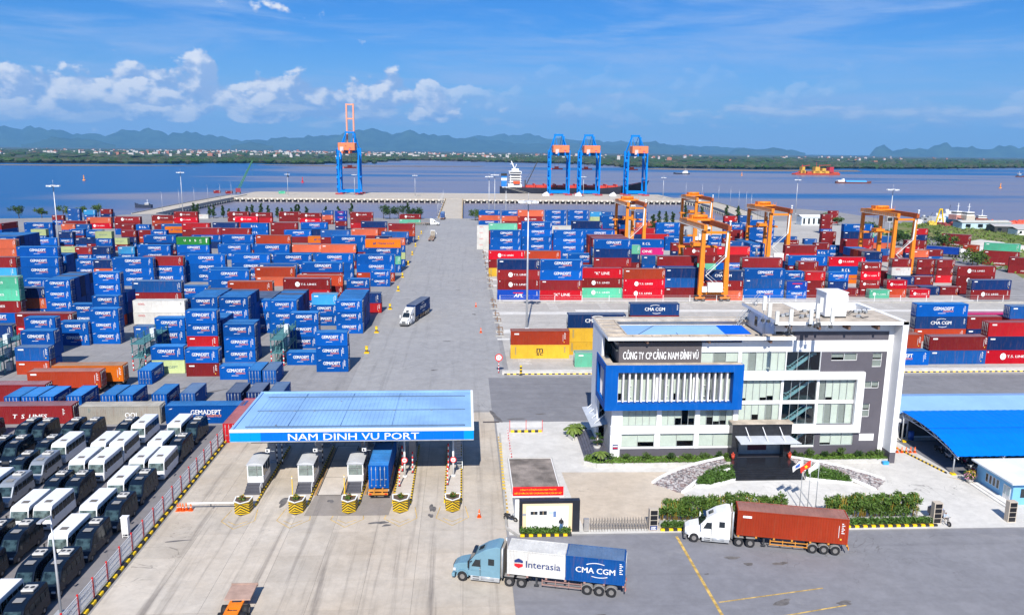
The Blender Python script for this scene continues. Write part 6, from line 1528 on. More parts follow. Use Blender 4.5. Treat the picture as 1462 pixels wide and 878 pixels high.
mb = MB(); mb.box(59.3, r2y0 - .0, 1.6, 60.08, YBK + .4, r2z - .01); mb.build('end_fin', BW, office); mb = MB(); mb.box(59.28, r2y0 - .02, 0, 60.1, YBK + .4, 1.6); mb.build('fin_foot', BG, office)
for x in (43.8, 47.8, 51.9, 56.0): mb = MB(); mb.box(x, r2y0 + .4, r2z - 1.2, x + .28, YB + .1, r2z - .46); mb.build('bracket', BROWN, office)
for x in (24.5, 33.0, 41.5): mb = MB(); mb.box(x, r1y0 + .4, r1z - .95, x + .28, YB + .1, r1z - .43); mb.build('bracket', BROWN, office)
mb = MB(); mb.box(42.6, 105.2, 16.9, 42.9, 115.7, 19.8); mb.build('stair_tower_wall', BW, office)
mb = MB(); mb.box(42.55, 111.5, 17.6, 42.62, 112.5, 19.0); mb.build('window', GLASS_D, office); mb = MB(); mb.box(42.55, 108.4, 16.95, 42.62, 109.3, 18.9); mb.build('door', mat('door_pale', (.6, .62, .63), .5), office)
# entrance porch, awnings, steps
mb = MB(); wall_grid(mb, 36.9, 45.3, .9, 5.7, 102.9, YB - .002, [(37.9, 44.3, .9, 3.9)]); po = mb.build('porch', BLKS, office)
mb = MB(); mb.box(36.8, 102.8, 5.7, 45.4, YB - .003, 5.85); mb.build('porch_coping', SLAB, po)
mb = MB(); mb.face([(37.3, 102.85, 4.05), (45.0, 102.85, 4.05), (45.9, 100.9, 3.62), (37.5, 100.9, 3.62)]); mb.face([(37.5, 100.9, 3.56), (45.9, 100.9, 3.56), (45.0, 102.85, 3.99), (37.3, 102.85, 3.99)]); mb.box(37.45, 100.85, 3.54, 45.95, 100.92, 3.66); mb.build('entrance_awning', AWN, office)
for x in (38.9, 41.3, 43.7): mb = MB(); mb.bar((x - .2, 102.85, 5.3), (x + .1, 101.3, 3.75), .08); mb.build('awning_rod', BW, office)
dr = MB(); dr.box(38.0, YB - .3, .95, 44.3, YB - .22, 3.85); dr.build('door_glazing', GLASS_D, office)
mb = MB(); mb.box(39.6, YB - .36, 1.5, 42.3, YB - .31, 2.4); mb.build('reception_sign', mat('sign_wine', (.12, .02, .04), .5), office); mb = MB(); rim(mb, 38.0, 44.3, YB - .34, YB - .30, .95, 3.85, .02); [mb.box(x, YB - .35, .95, x + .06, YB - .31, 3.85) for x in (38.0, 40.05, 42.2, 44.24)]; mb.build('door_frame', STEEL, office)
steps = thing('entrance_steps', 'black granite entrance steps and landing before the porch', 'steps', (0, 0, 0))
mb = MB(); mb.prism([(35.9, 99.2), (45.0, 99.2), (45.2, 102.9), (36.9, 102.9)], 'z', .0, .93); mb.build('landing', BLKS, steps)
for i in range(6): mb = MB(); y = 97.0 + i * .37; mb.box(35.45 + i * .06, y, .0, 45.0, y + .37 if i < 5 else 99.2, .155 * (i + 1)); mb.build('step', BLKS, steps)
for s, x in ((-1, 37.0), (1, 45.0)):
    t = thing('litter_urn', f'small red urn at the {"left" if s < 0 else "right"} of the entrance landing', 'bin', (x, 102.3, .93), 0, 'urns by the entrance'); mb = MB(); mb.cyl((0, 0, 0), (0, 0, .65), .2, .25, 12); mb.build('body', mat('urn_red', lin(190, 70, 50), .6), t); mb = MB(); mb.cyl((0, 0, .65), (0, 0, .95), .08); mb.cyl((0, 0, .62), (0, 0, .68), .27, n=12); mb.build('lid', mat('urn_red', lin(190, 70, 50), .6), t)
# side awning and side steps
mb = MB(); mb.face([(20.3, 107.4, 4.35), (20.3, 116.0, 4.35), (17.95, 116.4, 3.95), (17.95, 107.3, 3.95)]); mb.face([(17.95, 107.3, 3.90), (17.95, 116.4, 3.90), (20.3, 116.0, 4.3), (20.3, 107.4, 4.3)]); mb.build('side_awning', AWN, office)
for y in (108.5, 110.8, 113.2, 115.4): mb = MB(); mb.bar((20.25, y, 5.6), (18.6, y, 4.1), .07); mb.build('awning_rod', BW, office)
ss = thing('side_steps', 'dark stone steps and terrace at the left side of the office', 'steps', (0, 0, 0))
for i in range(5): mb = MB(); mb.prism([(17.0 + i * .36, 115.0), (16.8 + i * .36, 105.4), (17.2 + i * .36 if i < 4 else 20.3, 105.4), (17.4 + i * .36 if i < 4 else 20.3, 115.0)], 'z', 0, .16 * (i + 1)); mb.build('step', mat('step_slate', (.10, .10, .125), .45, var=.2), ss)
mb = MB(); mb.box(18.6, 103.4, 0, 20.2, 105.38, .8); mb.build('terrace', mat('step_slate', (.10, .10, .125), .45, var=.2), ss)
mb = MB(); mb.box(20.55, YB - .14, 1.75, 21.3, YB - .06, 2.45); mb.box(20.6, YB - .15, 2.1, 21.25, YB - .141, 2.3, 1); mb.box(20.6, YB - .15, 1.85, 21.25, YB - .141, 2.0, 2); mb.build('wall_plate', [MK_N, MK_W, MK_R], office)
mb = MB(); mb.box(55.75, YB - .06, 2.62, 57.85, YB - .005, 3.62); mb.build('white_panel', BW, office)

# roof plant
t = thing('roof_cabin', 'white equipment cabin on the upper office roof', 'cabin', (51.05, 106.6, r2z - .06)); mb = MB(); mb.box(-1.5, -1.6, .25, 1.5, 1.6, 3.5); mb.build('housing', BW, t, .03); mb = MB(); mb.box(-1.6, -1.7, 3.5, 1.6, 1.7, 3.6); mb.build('lid', BW, t)
mb = MB(); mb.box(-.55, -1.63, .35, .45, -1.6, 2.4); mb.build('door', mat('door_pale', (.6, .62, .63), .5), t); mb = MB(); mb.box(-1.55, -1.5, .0, 1.55, 1.5, .25); mb.build('base', DARK, t)
for k, (px, py, h) in enumerate([(1089, 461, 3.8), (1097, 462, 3.0), (1108, 466, 2.2), (1127, 475, 3.2), (1156, 468, 2.6), (1165, 468, 3.4), (1169, 466, 4.0), (1186, 470, 3.0)]):
    p = G(px, py, r2z); t = thing('antenna_mast', f'antenna panel on a pole on the upper office roof, {ordw(k)} from left', 'antenna', (p.x, min(p.y, 115.6), r2z - .06), 0, 'antennas on the office roof')
    mb = MB(); mb.cyl((0, 0, 0), (0, 0, h), .05, n=8); mb.bar((0, 0, 1.2), (.5, .4, 0), .04); mb.bar((0, 0, 1.2), (-.5, .4, 0), .04); mb.build('pole', STEEL, t)
    mb = MB(); mb.box(-.24, -.28, h - 2.0 if h > 2.3 else .4, .24, -.06, h - .1); mb.build('panel', mat('antenna_panel', (.62, .62, .58), .5), t); mb = MB(); mb.box(-.2, -.05, .2, .2, .25, .55); mb.build('junction_box', DARK, t)
rgp = random.Random(3)
for k in range(16):
    t = thing('roof_conduit', f'dark cable conduit lying on the upper office roof, {ordw(k)} from left', 'conduit', (43.2 + k * .9, 104.6 + rgp.uniform(0, 4.5), r2z - .02), R(rgp.uniform(-60, 60)), 'conduits on the office roof'); mb = MB(); mb.ring([(0, 0, 0), (.7, .2, .25), (1.4, 0, .06), (2.1, .3, .3)], .07); mb.build('cable', DARK, t); mb = MB(); mb.box(.5, -.1, 0, 1.0, .35, .35); mb.build('clamp_box', STEEL, t)
t = thing('roof_ladder', 'steel ladder stair leaning up to the upper office roof', 'ladder', (40.2, 113.6, 17.0)); mb = MB()
for y in (0, .8): mb.bar((0, y, 0), (3.4, y, 4.2), .07, .1); mb.bar((0, y, .9), (3.4, y, 5.1), .05)
mb.build('rail', STEEL, t)
for i in range(10): mb = MB(); mb.bar((.34 * i + .1, 0, .42 * i + .1), (.34 * i + .1, .8, .42 * i + .1), .2, .04); mb.build('tread', STEEL, t)

# ---- beds, ramps, hedges before the office
rg = np.random.default_rng(21)
def planter(label, poly, h, wallm=None):
    t = thing('planter_bed', label, 'planter', (0, 0, 0)); mb = MB()
    for a, c in zip(poly, poly[1:] + poly[:1]): mb.bar((a[0], a[1], h / 2), (c[0], c[1], h / 2), .16, h)
    mb.build('retaining_wall', wallm or mat('planter_wall', (.50, .49, .46), .8, var=.15), t); mb = MB(); mb.prism(poly, 'z', 0, h - .04); mb.build('soil', mat('soil', (.11, .075, .05), .95), t); return t
def groundcover(t, name, poly, z, n, size, m, hgt=.18):
    xs = [p[0] for p in poly]; ys = [p[1] for p in poly]; pts = []
    def inside(x, y):
        c = False; k = len(poly); j = k - 1
        for i in range(k):
            if (poly[i][1] > y) != (poly[j][1] > y) and x < (poly[j][0] - poly[i][0]) * (y - poly[i][1]) / (poly[j][1] - poly[i][1]) + poly[i][0]: c = not c
            j = i
        return c
    mb = MB()
    while len(pts) < n:
        x, y = rg.uniform(min(xs), max(xs)), rg.uniform(min(ys), max(ys))
        if inside(x, y): pts.append((x, y))
    for x, y in pts: mb.leaves(x, y, z + hgt * rg.random(), .12, .12, hgt * .5, 3, size, rg)
    o = mb.build(name, m, t); o['kind'] = 'stuff'; return o
GC = mat('ground_cover', (.10, .19, .022), .7, var=.4, scale=1.5, fine=.3)
HEDGE = mat('hedge_leaf', (.065, .14, .018), .7, var=.45, scale=1.4, fine=.35)
pA = [(18.0, 102.0), (37.0, 102.0), (37.0, 104.2), (20.3, 104.2), (20.2, 103.3), (18.6, 103.3), (18.4, 105.0), (16.9, 105.2), (16.4, 103.0)]
t = planter('raised planter along the left front of the office', pA, .62); groundcover(t, 'ground_cover', pA, .58, 1700, .16, GC)
pB = [(45.5, 102.4), (59.1, 102.4), (59.1, 104.2), (45.5, 104.2)]
t = planter('raised planter along the right front of the office', pB, .62); groundcover(t, 'ground_cover', pB, .58, 1100, .16, GC)
pC = [(16.2, 112.2), (16.9, 115.2), (18.8, 116.4), (17.0, 117.4), (15.6, 114.0)]
t = planter('small planter at the far left corner of the office', pC, .5); groundcover(t, 'ground_cover', pC, .46, 260, .18, GC)
def shrub(x, y, z, r, h, label, m=LEAF, n=240, group='round shrubs in the office planters'):
    t = thing('shrub', label, 'shrub', (x, y, z), 0, group); mb = MB(); [mb.cyl((0, 0, 0), (rg.uniform(-.15, .15), rg.uniform(-.15, .15), h * .6), .035, .015, 6) for _ in range(3)]; mb.build('stem', BARK, t)
    mb = MB()
    for _ in range(5): mb.leaves(rg.uniform(-.4, .4) * r, rg.uniform(-.4, .4) * r, h * rg.uniform(.45, .75), r * .7, r * .7, h * .38, n // 5, .13, rg, shell=.3)
    mb.build('foliage', m, t)
for i, (x, r_, h) in enumerate([(19.8, .8, 1.0), (22.4, .75, .9), (25.0, .8, 1.0), (28.5, .8, 1.0), (30.9, .75, 1.0), (33.4, .95, .9), (35.4, .5, 1.2), (36.4, .35, .8)]): shrub(x, 103.2, .6, r_, h, f'round green shrub in the left office planter, {ordw(i)} from left', LEAF if i % 3 else LEAF_D)
for i, (x, r_, h) in enumerate([(46.3, .35, 1.0), (47.3, .6, .7), (48.6, .75, 1.3), (50.6, .7, .9), (51.8, .4, .8), (53.0, .75, 1.3), (55.4, .85, .9), (57.2, .6, .8), (58.5, .6, 1.0)]): shrub(x, 103.4, .6, r_, h, f'round green shrub in the right office planter, {ordw(i)} from left', LEAF if i % 3 else LEAF_D)
def palm(x, y, z, h, n, label, leaf=1.3):
    t = thing('palm_tree', label, 'palm', (x, y, z), 0, 'small palms by the office'); mb = MB(); mb.cyl((0, 0, 0), (0, 0, h), .18, .11, 8); mb.build('trunk', BARK, t); mb = MB()
    for i in range(n):
        a = 2 * math.pi * i / n + rg.uniform(-.2, .2); up = rg.uniform(.2, .7); pts = [(math.cos(a) * leaf * s, math.sin(a) * leaf * s, h + leaf * (up * s - .75 * s * s)) for s in (0, .33, .66, 1)]
        for (p, q) in zip(pts[:-1], pts[1:]):
            p = Vector(p); q = Vector(q); sd = Vector((-math.sin(a), math.cos(a), -.25)) * leaf * .16; sd2 = Vector((math.sin(a), -math.cos(a), -.25)) * leaf * .16
            mb.face([p, q, q + sd, p + sd]); mb.face([p, p + sd2, q + sd2, q])
    mb.build('frond', mat('palm_leaf', (.13, .19, .03), .55, var=.4, scale=2, fine=.2), t)
palm(18.6, 102.9, .55, 1.3, 13, 'small palm at the left front corner of the office planter', 1.15); palm(16.4, 114.6, .45, .9, 14, 'bushy palm by the side steps of the office', 1.5); palm(17.2, 116.2, .45, .7, 12, 'low palm behind the side steps of the office', 1.4)
t = thing('bonsai_tree', 'clipped potted bonsai tree by the side steps', 'tree', (18.9, 107.4, .64)); mb = MB(); mb.ring([(0, 0, .5), (.12, 0, .9), (-.1, .05, 1.4), (.05, 0, 2.1)], .09); mb.build('trunk', BARK, t)
mb = MB(); mb.cyl((0, 0, 0), (0, 0, .5), .42, .55, 12); mb.build('pot', mat('pot_grey', (.45, .44, .42), .7), t); mb = MB()
for (x, y, z, r_) in ((0, 0, 2.3, .55), (.5, 0, 1.75, .5), (-.55, .1, 1.6, .5), (.3, -.3, 1.25, .45), (-.3, -.3, 1.1, .4), (.6, .2, 1.0, .35)): mb.leaves(x, y, z, r_, r_, .18, 130, .1, rg, shell=.2)
mb.build('crown', LEAF_D, t)
# curved cobbled ramps with white kerbs
def c8(x, y): return 920 + x / 3.847, 630 + y / 3.847
def curve(pts, n=14):
    out_ = []
    for i in range(len(pts) - 1):
        p0, p1, p2, p3 = pts[max(i - 1, 0)], pts[i], pts[i + 1], pts[min(i + 2, len(pts) - 1)]
        for k in range(n // (len(pts) - 1) + 1):
            s = k / (n // (len(pts) - 1) + 1); out_.append(Vector([.5 * ((2 * p1[j]) + (-p0[j] + p2[j]) * s + (2 * p0[j] - 5 * p1[j] + 4 * p2[j] - p3[j]) * s * s + (-p0[j] + 3 * p1[j] - 3 * p2[j] + p3[j]) * s ** 3) for j in (0, 1)]))
    out_.append(Vector(pts[-1][:2])); return out_
COB = [mat('cobble_grey', (.36, .33, .33), .8, var=.2), mat('cobble_dark', (.13, .12, .13), .8), mat('cobble_brown', (.24, .17, .16), .8), mat('cobble_pale', (.52, .49, .48), .8)]
def ramp(label, outer, inner, bed):
    hz = [.9, .7, .45, .2, .02]
    O = curve([G(*c8(*p), z) for p, z in zip(outer, hz)]); I = curve([G(*c8(*p), z) for p, z in zip(inner, hz)]); n = min(len(O), len(I)); zz = lambda k: .92 * (1 - k / (n - 1)) ** 1.15 + .03
    t = thing('cobbled_ramp', label, 'ramp'); mb = MB()
    rows = [[(O[k].x, O[k].y, zz(k)) for k in range(n)], [(I[k].x, I[k].y, zz(k) * .8) for k in range(n)]]; mb.grid(rows); mb.grid([[(O[k].x, O[k].y, 0) for k in range(n)], rows[0]]); mb.grid([rows[1], [(I[k].x, I[k].y, 0) for k in range(n)]]); mb.build('ramp_bed', mat('ramp_mortar', (.42, .40, .38), .9), t)
    for side, kz in ((O, 1.0), (I, .8)):
        mb = MB()
        for k in range(n - 1): mb.bar((side[k].x, side[k].y, zz(k) * kz + .06), (side[k + 1].x, side[k + 1].y, zz(k + 1) * kz + .06), .34, .3)
        mb.build('kerb', BW, t)
    mb = MB()
    for _ in range(1500):
        k = rg.random() * (n - 1.001); i = int(k); f = k - i; u = rg.uniform(.05, .95); o_ = O[i].lerp(O[i + 1], f); i_ = I[i].lerp(I[i + 1], f); p = o_.lerp(i_, u); z = (zz(i) * (1 - f) + zz(i + 1) * f) * (1 - .2 * u)
        a = rg.uniform(0, 3.14); s1, s2 = rg.uniform(.12, .24), rg.uniform(.07, .14); T = Matrix.Translation((p.x, p.y, z)) @ Matrix.Rotation(a, 4, 'Z'); mb.box(-s1, -s2, -.03, s1, s2, rg.uniform(.02, .05), int(rg.choice([0, 0, 1, 1, 2, 2, 3, 3])), T)
    mb.build('cobblestones', COB, t)['kind'] = 'stuff'
    poly = [tuple(G(*c8(*p))[:2]) for p in bed]; hb = thing('clipped_hedge', label.replace('cobbled ramp', 'clipped hedge bed inside the ramp'), 'hedge'); mb = MB()
    for a, c in zip(poly, poly[1:] + poly[:1]): mb.bar((a[0], a[1], .15), (c[0], c[1], .15), .25, .34)
    mb.build('kerb', BW, hb); mb = MB(); mb.prism(poly, 'z', 0, .1); mb.build('soil', mat('soil', (.11, .075, .05), .95), hb); groundcover(hb, 'foliage', poly, .12, 1900, .17, HEDGE, .75)
ramp('cobbled ramp curving down left of the entrance steps', [(432, 92), (300, 120), (200, 150), (100, 195), (45, 230)], [(470, 150), (400, 160), (330, 190), (262, 238), (208, 285)], [(282, 248), (360, 250), (495, 216), (482, 158), (400, 170), (330, 200)])
ramp('cobbled ramp curving down right of the entrance steps', [(795, 88), (900, 102), (1050, 132), (1200, 172), (1320, 210)], [(868, 148), (950, 162), (1080, 190), (1180, 225), (1270, 268)], [(882, 160), (892, 208), (1010, 222), (1140, 234), (1060, 195), (960, 170)])
# ================================================================== FORECOURT: GUARD HOUSE, GATE, HEDGES
rg = np.random.default_rng(33)
gh = thing('guard_house', 'flat roofed guard house with stained roof slab and red banner', 'building', (0, 0, 0))
mb = MB(); mb.box(5.9, 86.9, .01, 11.0, 97.0, 3.1); mb.build('wall', BW, gh); mb = MB(); mb.box(5.5, 86.5, 3.1, 11.3, 97.4, 3.35); mb.build('roof_slab', BW, gh)
mb = MB(); mb.box(5.7, 86.7, 3.351, 11.1, 97.2, 3.38); mb.build('roof_screed', mat('stained_screed', (.26, .22, .19), .9, var=.55, scale=.35, fine=.25, streak=.0), gh)
mb = MB(); rim(mb, 5.48, 11.32, 86.48, 97.42, 3.352, 3.46, .12); mb.build('roof_rim', mat('rim_grey', (.46, .44, .41), .8, var=.15), gh)
mb = MB(); mb.box(5.88, 90, .05, 5.9, 91, 2.2); mb.build('door', mat('door_pale', (.6, .62, .63), .5), gh); mb = MB(); mb.box(7.0, 86.86, 1.2, 9.8, 86.9, 2.4); mb.build('window', GLASS_D, gh)
t = thing('banner', 'red banner with yellow lettering on the guard house roof', 'banner', (0, 0, 0)); mb = MB(); mb.box(5.55, 86.38, 3.15, 11.45, 86.44, 4.25); mb.build('cloth', mat('banner_red', lin(222, 16, 26), .7, var=.06), t)
mb = MB(); put_text(mb, 'CÔNG TY CỔ PHẦN CẢNG NAM ĐÌNH VŨ', 6.4, 3.82, 4.2, .26, 86.36, 0, .01); put_text(mb, 'NHIỆT LIỆT HƯỞNG ỨNG "NGÀY TOÀN DÂN PHÒNG CHÁY VÀ CHỮA CHÁY - 04/10"', 5.75, 3.32, 5.5, .32, 86.36, 0, .01); mb.build('lettering', mat('banner_yellow', lin(250, 214, 30), .6), t); mb = MB(); mb.box(5.5, 86.40, 2.95, 11.5, 86.46, 3.15); mb.build('valance', WHITE, t)
fw = thing('gate_house_front', 'black framed screen wall with cream surround and white panels', 'wall', (0, 0, 0))
Yg = 83.55
mb = MB(); mb.box(6.15, Yg, .0, 6.5, Yg + .7, 3.5); mb.box(12.15, Yg, .0, 13.0, Yg + .7, 3.5); mb.box(6.15, Yg, 3.5, 13.0, Yg + .7, 3.8); mb.build('black_frame', mat('black_cladding', (.022, .024, .032), .35), fw)
mb = MB(); mb.box(6.5, Yg + .05, .0, 12.15, Yg + .5, 3.5); mb.build('cream_panel', mat('cream_stone', lin(250, 220, 180, .82), .7, var=.05), fw)
mb = MB(); wall_grid(mb, 6.95, 11.7, .45, 3.15, Yg - .01, Yg + .05, [(7.4, 8.2, 2.15, 2.55), (8.4, 9.25, 2.1, 2.6)]); mb.build('white_panel', WHITE, fw)
for x0, x1 in ((7.4, 7.78), (7.82, 8.2), (8.4, 8.8), (8.85, 9.25)): mb = MB(); mb.box(x0, Yg + .01, 2.12, x1, Yg + .055, 2.58); mb.build('window', GLASS_D, fw)
mb = MB(); mb.box(9.45, Yg - .02, 2.2, 9.95, Yg - .011, 2.55); mb.build('pale_notice', mat('notice_pale', (.5, .58, .58), .5), fw); mb = MB(); mb.box(9.98, Yg - .02, 1.85, 10.3, Yg - .011, 2.55); mb.build('blue_notice', mat('notice_blue', (.14, .22, .42), .5), fw)
mb = MB(); mb.box(6.52, Yg + .02, 2.05, 6.9, Yg + .049, 2.3); mb.build('letter_slot', mat('slot_grey', (.3, .32, .36), .5), fw)
mb = MB(); [mb.box(x, Yg - .016, .5, x + .02, Yg - .0101, 3.1) for x in (8.3, 9.35, 10.5, 11.3)]; mb.build('panel_joint', mat('joint_grey', (.5, .5, .5), .7), fw)
def stripe_kerb(label, x0, x1, y, n, yb=.0):
    t = thing('striped_kerb', label, 'kerb', (x0, y, .012)); L = (x1 - x0) / n; ms = []
    for m_ in (YELLOW, KBLACK): k_ = MB(); k_.box(.0, -.14, 0, L - .01, .14, .24); ms.append(k_.mesh('kerb_block', m_, .02))
    for i in range(n): obj('kerb_block', ms[i % 2], t, (i * L, 0, 0))
    return t
def strip_hedge(label, x0, x1, y0, y1, h, n):
    t = thing('clipped_hedge', label, 'hedge'); mb = MB(); mb.box(x0, y0, .01, x1, y1, .2); mb.build('soil', mat('soil', (.11, .075, .05), .95), t)
    groundcover(t, 'foliage', [(x0, y0), (x1, y0), (x1, y1), (x0, y1)], .15, n, .15, HEDGE, h); return t
strip_hedge('low hedge before the black framed screen wall', 6.3, 11.9, 82.75, 83.5, .55, 650); stripe_kerb('yellow and black kerb under the screen wall hedge', 6.2, 12.0, 82.6, 12)
strip_hedge('low hedge before the left bamboo row', 22.6, 33.5, 83.6, 84.35, .6, 1000); stripe_kerb('yellow and black kerb before the left bamboo row', 22.3, 36.0, 83.4, 28)
strip_hedge('low hedge before the right bamboo row', 36.0, 54.6, 83.6, 84.35, .6, 1700); stripe_kerb('yellow and black kerb before the right bamboo row', 36.2, 55.0, 83.4, 38)
for x0, x1, lab in ((22.4, 35.0, 'grey low wall before the left bamboo row'), (35.6, 54.8, 'grey low wall before the right bamboo row')):
    t = thing('low_wall', lab, 'wall', (0, 0, 0), 0, 'low walls before the bamboo'); mb = MB(); mb.box(x0, 84.4, .01, x1, 84.62, .62); mb.build('wall', mat('wall_grey_stone', (.34, .36, .37), .8, var=.15), t); mb = MB(); mb.box(x0 - .03, 84.36, .62, x1 + .03, 84.66, .69); mb.build('coping', CONC, t)
BAMB = mat('bamboo_leaf', (.085, .155, .022), .6, var=.4, scale=.9, fine=.3); CULM = mat('bamboo_culm', lin(206, 170, 60, .7), .6, var=.3, scale=3)
def bamboo(x, y, h, w, label, group):
    t = thing('bamboo_clump', label, 'bamboo', (x, y, .02), 0, group); mb = MB()
    for _ in range(16):
        a, c = rg.uniform(-w, w), rg.uniform(-.55, .55); mb.cyl((a, c, 0), (a + rg.normal() * .18, c + rg.normal() * .12, h * rg.uniform(.7, .95)), .035, .015, 5)
    mb.build('culm', CULM, t)['kind'] = 'stuff'; mb = MB()
    for _ in range(20): mb.leaves(rg.uniform(-w, w), rg.uniform(-.6, .6), h * rg.uniform(.30, .88), .55, .5, .5, 84, .17, rg, shell=.15, droop=.35)
    mb.build('foliage', BAMB, t)
for i in range(11): bamboo(23.6 + i * 1.33, 85.6 + rg.uniform(-.15, .15), 3.1 + rg.uniform(-.35, .35) + (.3 if 2 < i < 8 else 0), .78, f'bamboo clump in the left row behind the white truck, {ordw(i)} from left', 'bamboo row left of the flags')
for i in range(8): bamboo(43.6 + i * 1.32, 85.6 + rg.uniform(-.15, .15), 3.0 + rg.uniform(-.3, .3) + i * .06, .78, f'bamboo clump in the right row, {ordw(i)} from the flags', 'bamboo row right of the flags')
# sliding gate, pillars
t = thing('folding_gate', 'steel folding lattice gate closing the forecourt', 'gate', (0, 83.7, 0)); GM = mat('gate_steel', (.36, .33, .30), .4, .5, var=.15)
for i in range(21):
    x = 14.3 + i * .325; mb = MB()
    for s in (-.16, .16): mb.bar((x, s, .08), (x, s, 1.45), .045); mb.cyl((x, s, 1.45), (x, s, 1.62), .035, .005, 6)
    mb.bar((x, -.16, .3), (x, .16, .3), .04); mb.bar((x, -.16, 1.2), (x, .16, 1.2), .04); mb.cyl((x, -.16, .0), (x, -.16, .08), .05); mb.build('upright', GM, t)
for i in range(20):
    x = 14.3 + i * .325; mb = MB()
    for z in (.25, .6, .95): mb.bar((x, 0, z), (x + .325, 0, z + .4), .03); mb.bar((x, 0, z + .4), (x + .325, 0, z), .03)
    mb.build('lattice', GM, t)
mb = MB(); mb.box(13.5, -.25, .1, 14.1, .25, 1.5); mb.build('drive_head', mat('gate_head', (.45, .43, .41), .4, .4), t)
def pillar(x, y, label, plate=False):
    t = thing('gate_pillar', label, 'pillar', (x, y, .012), 0, 'gate pillars with black panels'); mb = MB(); mb.box(-.5, -.35, 0, .5, .35, 2.55); mb.build('shaft', mat('pillar_stone', (.50, .43, .35), .7, var=.12), t)
    for i in range(4):
        if plate and i == 0: mb = MB(); mb.box(-.42, -.39, .1, .42, -.351, .62); mb.build('name_plate', MK_N, t); mb = MB(); mb.box(-.28, -.396, .42, .28, -.391, .5); mb.box(-.3, -.396, .3, .2, -.391, .36); mb.box(-.3, -.396, .18, .3, -.391, .24); mb.build('lettering', MK_W, t); continue
        mb = MB(); mb.box(-.40, -.38, .1 + i * .61, .40, -.351, .62 + i * .61); mb.build('black_panel', mat('black_gloss', (.015, .015, .018), .15), t)
pillar(21.5, 83.8, 'gate pillar with black panels and blue plate beside the folding gate', True); pillar(55.3, 84.3, 'gate pillar with black panels at the right end of the hedge'); pillar(64.4, 84.3, 'gate pillar with black panels near the light blue house')
# railings by the guard house
t = thing('crowd_barrier', 'white mesh barrier with red posts at the far end of the forecourt drive', 'barrier', (6.9, 116.4, 0)); 
for x in (0, 2.5, 5.0): mb = MB(); mb.bar((x, 0, 0), (x, 0, 1.9), .07); mb.build('post', REDP, t)
mb = MB(); [mb.bar((0, 0, .3 + i * .13), (5, 0, .3 + i * .13), .018) for i in range(12)]; [mb.bar((.1 + i * .12, 0, .25), (.1 + i * .12, 0, 1.85), .015) for i in range(41)]; mb.build('mesh_panel', mat('fence_white', (.7, .7, .7), .5), t)
for i in range(9): mb = MB(); mb.box(.15 + i * .53, -.2, 0, .68 + i * .53, .2, .3); mb.build('kerb_block', YELLOW if i % 2 == 0 else KBLACK, t)
t = thing('striped_railing', 'red and white striped railing along the guard house drive', 'railing', (6.5, 98.5, 0))
for k in range(9):
    mb = MB(); mb.bar((0, k * 2.1, 0), (0, k * 2.1, 1.0), .08); mb.build('post', REDP if k % 2 else WHITE, t)
for z in (.5, .95): striped(t, 'rail_stripe', (0, 0, z), (0, 16.8, z), .05, 32, (REDP, WHITE))
t = thing('drain_grate', 'dark drain grate across the road by the gate', 'grate', (4.2, 121.1, .012)); mb = MB(); mb.box(-1.3, -.3, 0, 1.3, .3, .02); mb.build('frame', DARK, t); mb = MB(); [mb.box(-1.25 + i * .12, -.27, .02, -1.19 + i * .12, .27, .035) for i in range(21)]; mb.build('bars', mat('grate_rust', (.14, .10, .08), .7), t)
t = thing('long_kerb', 'worn concrete kerb with yellow marks left of the guard house', 'kerb', (0, 0, 0)); mb = MB(); mb.bar((5.35, 115.6, .1), (4.75, 84.6, .1), .25, .22); mb.bar((4.75, 84.6, .1), (6.0, 82.5, .1), .25, .22); mb.build('kerb_run', CONC, t)
for i in range(16): mb = MB(); y = 111 - i * 1.05; x = 4.75 + .6 * (y - 84.6) / 31; mb.box(x - .14, y - .25, .0, x + .14, y + .25, .225); mb.build('yellow_mark', YELLOW, t)
# flags
FLAGS = [(40.6, 88.3, 'white and blue company flag on the left pole', (mat('flag_white', (.75, .75, .76), .8), mat('flag_blue', (.05, .14, .5), .8))), (41.45, 88.0, 'red flag with a yellow star on the middle pole', (mat('flag_red', lin(226, 50, 36), .8), mat('flag_yellow', lin(250, 214, 40), .8))), (42.3, 87.7, 'plain white flag on the right pole', (mat('flag_white', (.75, .75, .76), .8), None))]
for x, y, lab, (m1, m2) in FLAGS:
    t = thing('flagpole', lab.replace('flag', 'flag', 1), 'flag', (x, y, .014), 0, 'flagpoles before the office'); mb = MB(); mb.cyl((0, 0, 0), (0, 0, 6.6), .06, .035, 8); mb.cyl((0, 0, 6.6), (0, 0, 6.72), .06, .02, 8); mb.cyl((0, 0, 0), (0, 0, .3), .14); mb.build('pole', STEEL, t)
    mb = MB(); rows = []
    for i in range(8):
        u = i / 7; rows.append([(-.08 - u * 1.15, .10 * math.sin(u * 7 + j) * u, 6.45 - j * .22 - u * .75 - .12 * u * u * (4 - j) * .4) for j in range(5)])
    mb.grid(rows, sm=True); fo = mb.build('cloth', m1, t)
    if m2 is not None:
        mb = MB()
        if 'star' in lab:
            pts = [(-.62 + (.26 if k % 2 == 0 else .11) * math.sin(k * math.pi / 5), -.06, 5.62 + (.26 if k % 2 == 0 else .11) * math.cos(k * math.pi / 5)) for k in range(10)]; mb.face(pts)
        else: mb.grid([[(p[0], p[1] - .03, p[2]) for p in r_[1:4]] for r_ in rows[2:6]])
        mb.build('emblem', m2, fo)

